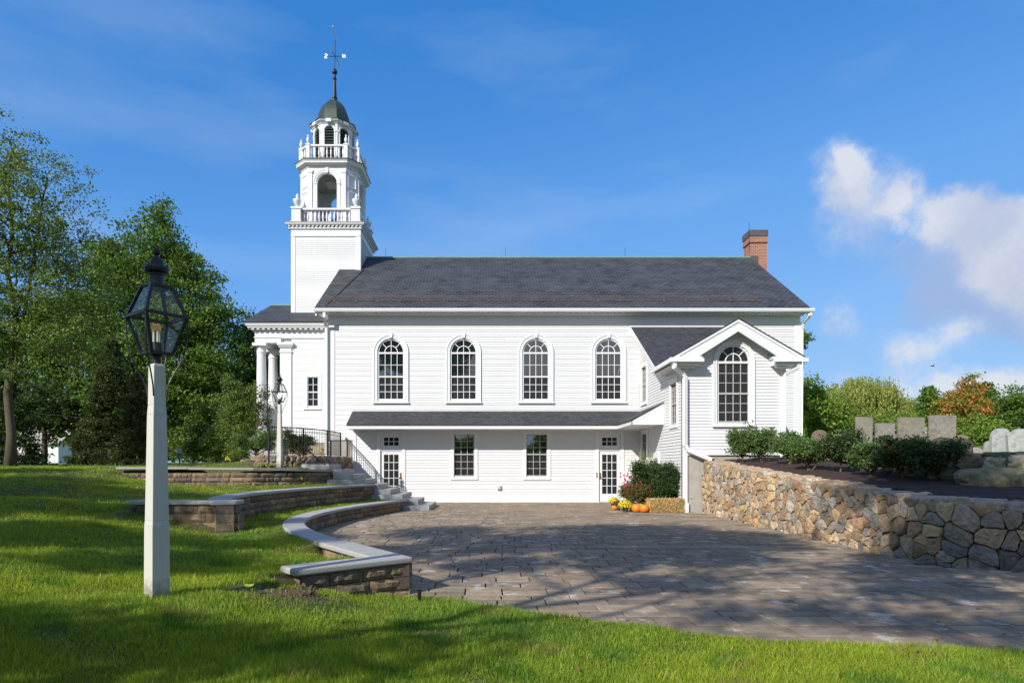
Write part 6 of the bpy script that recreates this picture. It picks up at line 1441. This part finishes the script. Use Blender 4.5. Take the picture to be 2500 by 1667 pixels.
# --- shrubs on the mulch bank
GA = 'azaleas on the mulch bank above the stone wall'
az = [(7.62, 19.0, .62, .95, 'azalea', 'leftmost small azalea close to the church wing'), (8.10, 18.9, .66, 1.05, 'azalea', 'tall azalea second from the church wing, in front of the siding'), (8.38, 17.6, .70, .85, 'azalea', 'azalea just right of the downspout corner of the wing'),
      (8.05, 16.0, .60, .80, 'azalea', 'azalea below the brown rounded gravestone'), (8.42, 15.2, .68, .98, 'dark', 'dense dark azalea left of the narrow square gravestone'), (8.50, 14.1, .58, .74, 'azalea', 'azalea below the two leftmost square gravestones'),
      (8.62, 13.3, .56, .80, 'dark', 'azalea below the lichen-spotted gravestone, bare stems showing'), (8.82, 12.6, .58, .82, 'dark', 'rightmost dark azalea against the big lichened boulder')]
for i, (x, y, r, h, pal, lb) in enumerate(az): shrub('azalea_bush', lb, GA, x, y, float(zmulch(x, y)) - .02, r * .95, r * .8, h * 1.08, 150, 40, .058, .085, pal, 80 + i, limbs=60, low=.26)
# --- trees behind the graveyard
tree('maple_tree', 'dark green tree right behind the church corner', 'tree', GRt, at(1968, 44), 44, 2.2, 6.6, .2, [(.2, 0, 3.5, 1.6, 1.6, 1.8), (0, 0, 1.8, 1.9, 1.6, 1.6), (1.6, 0, 2.6, 1.3, 1.3, 1.5)], 330, 60, .18, .33, 'bright', 21, limbs=12)
tree('tall_tree', 'leafy branch tips showing past the church corner beside the eave', 'tree', GRt, at(1925, 40), 40, 2.2, 11, .2, [(.1, 0, 7.2, 1.15, 1.3, .65), (-.3, 0, 5.6, .9, 1.0, .8)], 60, 40, .17, .22, 'mid', 22, limbs=14)
tree('willow_tree', 'big pale weeping willow with the highest crown on the right', 'tree', GRt, at(2105, 72), 72, 2.6, 9.6, .35, [(0, 0, 7.4, 3.4, 3.4, 2.1), (-2.6, 0, 6.4, 2.2, 2.4, 1.6), (2.6, 0, 5.6, 2.0, 2.4, 1.8)], 640, 110, .30, .5, 'willow', 23, limbs=12, strand=3.4)
tree('willow_tree', 'willow left behind the big one, near the church corner', 'tree', GRt, at(2030, 78), 78, 2.6, 8.6, .3, [(0, 0, 7.0, 3.2, 3, 1.7)], 300, 110, .30, .5, 'willow', 24, limbs=8, strand=3.4)
tree('willow_tree', 'low willow mass between the big willow and the orange maple', 'tree', GRt, at(2215, 74), 74, 2.6, 7.2, .3, [(-1, 0, 5.6, 2.6, 3, 1.6), (1.8, 0, 5.2, 2.4, 3, 1.5), (4.5, 0, 4.8, 2.4, 3, 1.4)], 460, 110, .30, .5, 'willow', 25, limbs=8, strand=3.0)
tree('birch_tree', 'yellow-green birch with a white trunk left of the gravestones', 'tree', GRt, at(2058, 52), 52, 2.4, 5.0, .09, [(0, 0, 3.0, 1.6, 1.5, 1.7), (-1.6, 0, 2.2, 1.4, 1.4, 1.4), (1.4, 0, 1.9, 1.3, 1.3, 1.4)], 330, 60, .17, .3, [(.20, .23, .045), (.26, .25, .05), (.15, .20, .04), (.12, .17, .035)], 26, limbs=16)
tree('maple_tree', 'orange and green autumn maple above the square gravestones', 'tree', GRt, at(2352, 50), 50, 2.3, 6.4, .13, [(.4, 0, 5.0, .9, .9, 1.2), (-.3, 0, 3.5, 2.1, 1.8, 1.4), (1.2, 0, 2.9, 1.9, 1.8, 1.4), (0, 0, 1.8, 2.3, 2, 1.4), (-1.2, 0, 3.9, .9, 1.1, 1.0)], 420, 66, .19, .30, 'red', 27, limbs=20, clustercol=.45)
tree('spruce_tree', 'green conifer behind the left side of the orange maple', 'tree', GRt, at(2268, 62), 62, 2.5, 6.6, .15, [(0, 0, 3.3, 2.6, 2.2, 3.3)], 300, 60, .26, .26, 'mid', 28, limbs=0, cone=True)
tree('spruce_tree', 'wide green conifer on the right shoulder of the orange maple', 'tree', GRt, at(2405, 58), 58, 2.5, 6.4, .15, [(0, 0, 3.2, 3.0, 2.6, 3.2)], 300, 60, .26, .28, 'mid', 29, limbs=0, cone=True)
tree('maple_tree', 'green tree at the right picture edge above the pale slates', 'tree', GRt, at(2490, 48), 48, 2.3, 5.6, .15, [(.3, 0, 3.6, 1.9, 1.8, 1.7), (-.8, 0, 2.2, 1.7, 1.8, 1.6), (2.4, 0, 3.8, 2, 2, 2)], 330, 60, .18, .3, 'mid', 30, limbs=14)
tree('shade_tree', 'bright green bushy tree low behind the dark rounded gravestones', 'tree', GRt, at(2180, 47), 47, 2.3, 3.4, .1, [(0, 0, 1.7, 2.6, 1.6, 1.6), (5.6, 0, 1.5, 2.8, 1.6, 1.6), (-4, 0, 1.4, 2.2, 1.5, 1.5)], 420, 56, .17, .3, 'bright', 31, limbs=14)
# far-off woods closing the horizon
rs = np.random.RandomState(12); n = 46000; px = rs.uniform(-400, 3400, n); Yw = rs.uniform(105, 130, n); Xw = at(px, Yw); base = np.where(px < 800, 2.3, 2.8); hh = (6.5 + 1.6 * np.sin(px * .011) + 1.2 * np.sin(px * .031 + 1) + .9 * np.sin(px * .083)) * np.where(px > 1900, .62, .95)
Zw = base + hh * rs.uniform(0, 1, n) ** .8; pc = np.array(GR['mid'] + GR['olive'] + GR['dark']); o = leafmesh('far_woods', np.stack([Xw, Yw, Zw], 1), np.full(n, .9), pc[(np.abs(np.sin(Xw * .35) * 6 + rs.uniform(0, 5, n))).astype(int) % len(pc)], rs=rs); tag(o, 'distant line of woods behind everything', 'woods', kind='stuff')
# --- trees behind the photographer that throw the dappled shade
GSh = 'shade trees behind the photographer'
def TB(tx, ty, z, rx, ry, rz_, ox=0, oy=0, g=0): return (tx - .988 * (z - g) - ox, ty - 1.22 * (z - g) - oy, z, rx, ry, rz_)   # a bough whose shade falls on (tx, ty)
A_, B_, C_, D_, E_ = (-8.5, -3.5), (-3.4, -6.2), (-14.5, -2.0), (-12.0, -4.4), (-19.5, 3.0)
SHT = [(-8.5, -3.5, 13.5, [TB(1.2, 13.0, 11.5, 2.4, 1.0, .9, *A_), TB(4.6, 12.6, 11.5, 1.8, 1.1, 1.0, *A_), TB(3.0, 10.4, 10.5, 1.9, .6, .6, *A_), TB(6.6, 9.9, 10, 1.5, .7, .7, *A_), TB(3.2, 15.2, 12.3, 2.6, .7, .6, *A_), TB(-1.8, 11.2, 10.5, 1.3, .8, .8, *A_), TB(5.6, 7.9, 9.5, 1.3, .45, .45, *A_), TB(2.6, 8.4, 10, 1.0, .4, .4, *A_), TB(2.0, 11.6, 10.8, 2.0, .5, .5, *A_), TB(.2, 9.9, 10.2, 1.2, .4, .4, *A_), TB(4.0, 13.8, 12, 2.2, .7, .6, *A_), TB(-1.0, 14.6, 11.5, 1.2, .8, .7, *A_)], 560, 64, 61),
       (-3.4, -6.2, 13.6, [TB(8.6, 10.6, 12, 2.0, 1.0, 1.0, *B_), TB(9.5, 13.4, 12.5, 1.8, 1.3, 1.3, *B_), TB(7.2, 6.6, 11, 1.6, .4, .4, *B_), TB(3.3, 6.6, 10.5, 1.2, .28, .28, *B_), TB(5.0, 6.0, 10.5, 1.3, .25, .25, *B_), TB(8.6, 9.2, 11.5, 1.2, .5, .4, *B_, .6)], 220, 60, 62),
       (-14.5, -2.0, 11.5, [TB(-5.5, 12.4, 9.5, 1.6, .7, .6, *C_, .6), TB(-5.4, 9.0, 8, 2.0, .5, .5, *C_, .4), TB(-8.3, 14.5, 9, 2.2, .9, .8, *C_, .9), TB(-7.8, 10.6, 8.6, 1.6, .5, .5, *C_, .7), TB(-3.6, 7.6, 7.8, 1.3, .4, .35, *C_, .3), TB(-6.6, 8.0, 8, 1.6, .4, .35, *C_, .5), TB(-7.2, 6.6, 8, 1.8, .3, .3, *C_, .5)], 370, 66, 63),
       (-12.0, -4.4, 8.6, [TB(-3.9, 4.6, 6.8, 1.3, .3, .3, *D_), TB(-1.9, 4.75, 7.2, 1.3, .25, .25, *D_), TB(-.3, 5.3, 7.8, .9, .2, .2, *D_), TB(-4.4, 5.0, 6.2, 1.2, .2, .15, *D_)], 50, 60, 64),
       (-19.5, 3.0, 10.5, [TB(-10.4, 12.6, 7.6, 2.2, .8, .8, *E_, 1), TB(-12, 16.0, 7.6, 2.4, .9, .9, *E_, 1), TB(-9.8, 9.0, 7.4, 1.8, .5, .5, *E_, 1), TB(-13.5, 19.0, 8, 2.2, .7, .7, *E_, 1), TB(-3.1, 21.2, 11.5, .9, .35, .3, *E_, .3), TB(-4.2, 21.7, 11.5, .7, .3, .3, *E_, .8), TB(-5.3, 21.9, 11.5, .7, .3, .3, *E_, 1.3)], 340, 60, 65)]
SL_ = ['shade tree straight behind the camera', 'shade tree behind the camera to the right', 'broad shade tree far behind the left lawn', 'small shade tree near the left of the camera', 'shade tree out of frame beyond the left lawn edge']
for (x, y, H, bl, nc, per, sd), lb in zip(SHT, SL_): tree('shade_tree', lb, 'tree', GSh, x, y, 0, H, .20, bl, nc, per, .16, .30, 'mid', sd, limbs=16)
rs = np.random.RandomState(14); n = 26000; ang = rs.uniform(math.radians(150), math.radians(390), n); rr_ = rs.uniform(48, 62, n); hh = 7.6 + 3.0 * np.sin(ang * 9) + 2 * np.sin(ang * 23 + 1); Zw = -.3 + hh * rs.uniform(0, 1, n) ** .8
o = leafmesh('far_woods', np.stack([rr_ * np.cos(ang), rr_ * np.sin(ang) - 4, Zw], 1), np.full(n, 1.5), pc[rs.choice(len(pc), n)], rs=rs); tag(o, 'belt of woods behind the photographer, mirrored in the church windows', 'woods', kind='stuff')
# ================================================================ grass
rs = np.random.RandomState(2); N_ = 800000
u = rs.uniform(0, 1, N_); Ya = 3.2; Yb = 24.5; p_ = -1.05; Yg = (Ya ** (p_ + 1) + u * (Yb ** (p_ + 1) - Ya ** (p_ + 1))) ** (1 / (p_ + 1)) if p_ != -1 else Ya * (Yb / Ya) ** u
Xg = (rs.uniform(-1300, 1450, N_)) / 1545 * Yg + 0
keep = lawn_keep(Xg, Yg) & ((Xg < 6.6) | (Yg < 8))
keep &= ~((plfar([tuple(p) for p in s1], Xg, Yg) < .02)); 
def under(pl, r): return plfar([tuple(p) for p in offset(pl, -.21)], Xg, Yg) < r
keep &= ~under(s1, .205) & ~under(s2, .205) & ~under(s3, .205)
for e_, r_ in ((s1[-1], W1R), (s2[-1], W2R), (s3[-1], W3R)): keep &= ~under([Vector(e_), Vector(r_)], .195)
keep &= ~inpoly(MB2, Xg, Yg); keep &= plfar(LW, Xg, Yg) > .45
keep &= ~((np.hypot((Xg + 2.15) / 1.5, (Yg - 6.35) / .55) < .38) & (rs.uniform(0, 1, N_) < .86)) # worn earth at the wall end
keep &= ~((np.hypot((Xg + 1.6), (Yg - 6.25) * 2) < .45) & (rs.uniform(0, 1, N_) < .5))
pn = np.sin(Xg * 2.1 + 1.3 * np.sin(Yg * 1.7)) * np.sin(Yg * 2.6 + 1.1 * np.sin(Xg * 2.3)) + .5 * np.sin(Xg * 5.3 + Yg * 4.1) * np.sin(Yg * 6.1 - Xg * 3)
keep &= (pn > -1.15) | (rs.uniform(0, 1, N_) < .7)
Xg, Yg, pn = Xg[keep], Yg[keep], pn[keep]; n = len(Xg); Zg = hq(Xg, Yg) - .004
hgt = rs.uniform(.025, .062, n) * (1 + .38 * pn) * np.where(Yg > 12, .9, 1); hgt *= np.where(rs.uniform(0, 1, n) < .02, 1.8, 1); wd = .0009 + .00042 * Yg
a = rs.uniform(0, 2 * math.pi, n); ln_ = rs.uniform(.15, .75, n) * hgt; la = rs.uniform(0, 2 * math.pi, n)
dx, dy = np.cos(a) * wd, np.sin(a) * wd; bxv, byv = np.cos(la) * ln_, np.sin(la) * ln_
V = np.stack([np.stack([Xg - dx, Yg - dy, Zg], 1), np.stack([Xg + dx, Yg + dy, Zg], 1), np.stack([Xg + bxv * .4 - dx * .7, Yg + byv * .4 - dy * .7, Zg + hgt * .6], 1), np.stack([Xg + bxv * .4 + dx * .7, Yg + byv * .4 + dy * .7, Zg + hgt * .6], 1), np.stack([Xg + bxv, Yg + byv, Zg + hgt], 1)], 1).reshape(-1, 3)
q = np.arange(n)[:, None] * 5; F = np.concatenate([q + np.array([[0, 1, 3]]), q + np.array([[0, 3, 2]]), q + np.array([[2, 3, 4]])], 0)
gp = np.array([(.22, .32, .034), (.28, .37, .045), (.15, .245, .024), (.37, .45, .065), (.48, .42, .16)]); gc = gp[rs.choice(5, n, p=[.36, .28, .22, .11, .03])] * (1 + .10 * pn[:, None]) * rs.uniform(.85, 1.15, (n, 1)); big = np.sin(Xg * .9 + 2 * np.sin(Yg * .7)) * np.sin(Yg * 1.3 + 1.4 * np.sin(Xg * .8)); gc = gc * np.stack([1 + .26 * big, 1 + .13 * big, 1 - .1 * big], 1); clv = (np.sin(Xg * 3.7 + 1) * np.sin(Yg * 4.3 + 2 * np.sin(Xg * 1.9)) > .72); gc[clv] *= np.array((.62, .80, .8)); dry = (pn > .95) & (rs.uniform(0, 1, n) < .35); gc[dry] = np.array((.30, .23, .09)); gc = np.clip(gc, .01, .65)
o = npmesh('grass', V, F, M['grassblade'], None, np.repeat(gc, 5, 0)); tag(o, 'green mown grass of the lawn and terraces', 'grass', kind='stuff')
# bare soil heap at the wall end and a fallen leaf
s = MB(); rd = random.Random(3)
for i in range(160): rock(s, (-2.12 + rd.gauss(0, .15), 6.56 + rd.gauss(0, .08), .185 + rd.uniform(-.02, .03)), (rd.uniform(.006, .024),) * 3, rd.uniform(0, 3), i, .2, 1)
tag(s.build('loose_soil', M['soil'], recalc=False), 'crumbly dark soil at the end of the lowest retaining wall', 'soil', kind='stuff')
ss = np.random.RandomState(6); px_ = ss.normal(-1.95, .42, 900); py_ = 6.45 + (px_ + 1.95) * .75 + ss.normal(0, .10, 900) - .06
okk = plfar([tuple(Vector(s1[-1]) ), W1R], px_, py_) > .03
so2 = MB()
for x_, y_ in zip(px_[okk], py_[okk]):
    if (x_, y_) and (y_ < 6.73 + (x_ + 2.07) * .868 or x_ < -2.1): rock(so2, (x_, y_, float(hq(x_, y_)) + .004), (ss.uniform(.006, .02), ss.uniform(.006, .02), .008), ss.uniform(0, 3), int(x_ * 1000) % 97, .2, 1)
tag(so2.build('soil_crumbs', M['soil'], recalc=False), 'worn bare earth along the foot of the lowest wall end', 'soil', kind='stuff')
lf = MB(); lf.cc = (.42, .47, .06); c = Vector((-2.33, 6.12, .30))
lf.add([c + Vector(v) * .55 for v in ((0, 0, .0), (.05, -.02, .012), (.09, .01, .03), (.07, .05, .05), (.0, .07, .035), (-.07, .05, .05), (-.09, .01, .03), (-.05, -.02, .012))], [(0, 1, 2, 3, 4), (0, 4, 5, 6, 7)])
tag(lf.build('broad_leaf', M['leaf'], recalc=False), 'single yellow-green broad leaf on the bare soil by the wall end', 'leaf')
# ================================================================ small distant things
sg = tag(empty('parking_sign', (at(438, 36), 36, 1.5)), 'small white and blue disabled parking sign on a post beyond the lawn', 'sign')
def SGo(mb, name, mat, **k):
    o = mb.build(name, mat, **k); o.parent = sg; return o
s = MB(); s.tube([(0, 0, -.1), (0, 0, 1.05)], .03, 6); SGo(s, 'sign_post', M['iron'])
s = MB(); s.box(-.14, .14, -.04, -.03, .42, 1.02); SGo(s, 'sign_panel', simple('sign_white', (.62, .64, .62), .5))
s = MB(); s.box(-.105, .105, -.052, -.041, .47, .72); SGo(s, 'blue_square', simple('sign_blue', (.02, .10, .42), .5))
fr = Fr(0, -.052, 1, 0, 0, -1); s = MB(); ring(s, fr, -.01, .55, .035, .052, .001, .008, R(130), R(400), 12); fbox(s, fr, -.022, -.008, .56, .66, .001, .008); fbox(s, fr, -.008, .04, .585, .600, .001, .008); fprism(s, fr, [(.03, .59), (.045, .59), (.06, .53), (.045, .53)], .001, .008); s.lathe(-.015, -.058, [(.012, .665), (.012, .69)], 8)
SGo(s, 'wheelchair_symbol', M['letter'])
hs = tag(empty('white_house', (at(85, 70), 70, 1.7)), 'distant white house seen under the trees at the far left', 'house')
def HO(mb, name, mat, **k):
    o = mb.build(name, mat, **k); o.parent = hs; return o
s = MB(); s.box(-2.6, 2.6, 0, 6, -.5, 2.3); HO(s, 'wall', M['siding']); s = MB(); s.prism([(-2.9, -.4, 2.25), (2.9, -.4, 2.25), (2.9, 3, 4.2), (-2.9, 3, 4.2)], [(-2.9, -.4, 2.35), (2.9, -.4, 2.35), (2.9, 3, 4.3), (-2.9, 3, 4.3)]); HO(s, 'roof', M['concrete'])
s = MB(); s.prism([(-2.6, -.05, 1.25), (-.6, -.05, 1.25), (-.6, -.8, 1.0), (-2.6, -.8, 1.0)], [(-2.6, -.05, 1.3), (-.6, -.05, 1.3), (-.6, -.8, 1.05), (-2.6, -.8, 1.05)]); HO(s, 'awning', M['tan_concrete'])
for x in (-1.9, -1.2, 1.2): s = MB(); s.box(x - .22, x + .22, -.03, 0, .35, 1.0); HO(s, 'window', M['glass_dull'])
s = MB(); s.tube([(-60, 42, 5.2), (at(140, 42), 42, hzy(1012, 42)), (at(0, 42) + 30, 42, hzy(1040, 42))], .02, 5) if False else None
s = MB(); s.tube([(at(-300, 38), 38, hzy(990, 38)), (at(70, 38), 38, hzy(1008, 38)), (at(330, 38), 38, hzy(1030, 38)), (at(640, 38), 38, hzy(1020, 38))], .018, 5); tag(s.build('overhead_wire', M['iron']), 'thin overhead wire crossing in front of the left trees', 'wire')
# bird
s = MB(); bx_, by_, bz_ = at(2277, 60), 60, hzy(894, 60); s.tube([(-.22, 0, 0), (-.12, 0, .01), (.05, 0, .03), (.14, 0, .03), (.19, 0, .02)], [.01, .035, .045, .03, .008], 8)
s.add([(-.02, 0, .05), (.08, 0, .05), (-.10, .38, .11), (-.16, .36, .10), (-.02, 0, .065), (.08, 0, .065), (-.10, .38, .125), (-.16, .36, .115)], [(0, 1, 2, 3), (4, 7, 6, 5), (0, 4, 5, 1), (1, 5, 6, 2), (2, 6, 7, 3), (3, 7, 4, 0)])
s.add([(-.02, 0, .05), (.08, 0, .05), (-.10, -.38, .11), (-.16, -.36, .10), (-.02, 0, .065), (.08, 0, .065), (-.10, -.38, .125), (-.16, -.36, .115)], [(0, 3, 2, 1), (4, 5, 6, 7), (0, 1, 5, 4), (1, 2, 6, 5), (2, 3, 7, 6), (3, 0, 4, 7)])
o = s.build('bird', M['iron']); o.location = (bx_, by_, bz_); tag(o, 'tiny dark bird flying in the sky over the graveyard trees', 'bird')

rs = np.random.RandomState(33); vs = []; F = []; cs = []
for i in range(60):
    x = rs.uniform(-4, 6); y = rs.uniform(4, 9.5)
    if x < 0 and y > 6.4: continue
    onp = bool(inpoly(PATIO, np.array([x]), np.array([y]))[0]); z = (zpat(y) + .006) if onp else float(hq(x, y)) + .045; a = rs.uniform(0, 6.28); r_ = rs.uniform(.018, .04); col = np.array([(.30, .14, .05), (.22, .12, .05), (.42, .28, .07)][rs.choice(3)]); o = len(vs)
    for q in range(6): t = a + q * math.pi / 3; rr = r_ * (1 if q % 3 == 0 else .62); vs.append((x + rr * math.cos(t), y + rr * math.sin(t), z + rs.uniform(0, .012))); cs.append(col)
    F.append(tuple(range(o, o + 6)))
o = npmesh('fallen_leaves', np.array(vs), np.array(F), M['leaf'], None, np.array(cs)); tag(o, 'scattered small brown leaves on the near lawn and paving', 'leaves', kind='stuff')
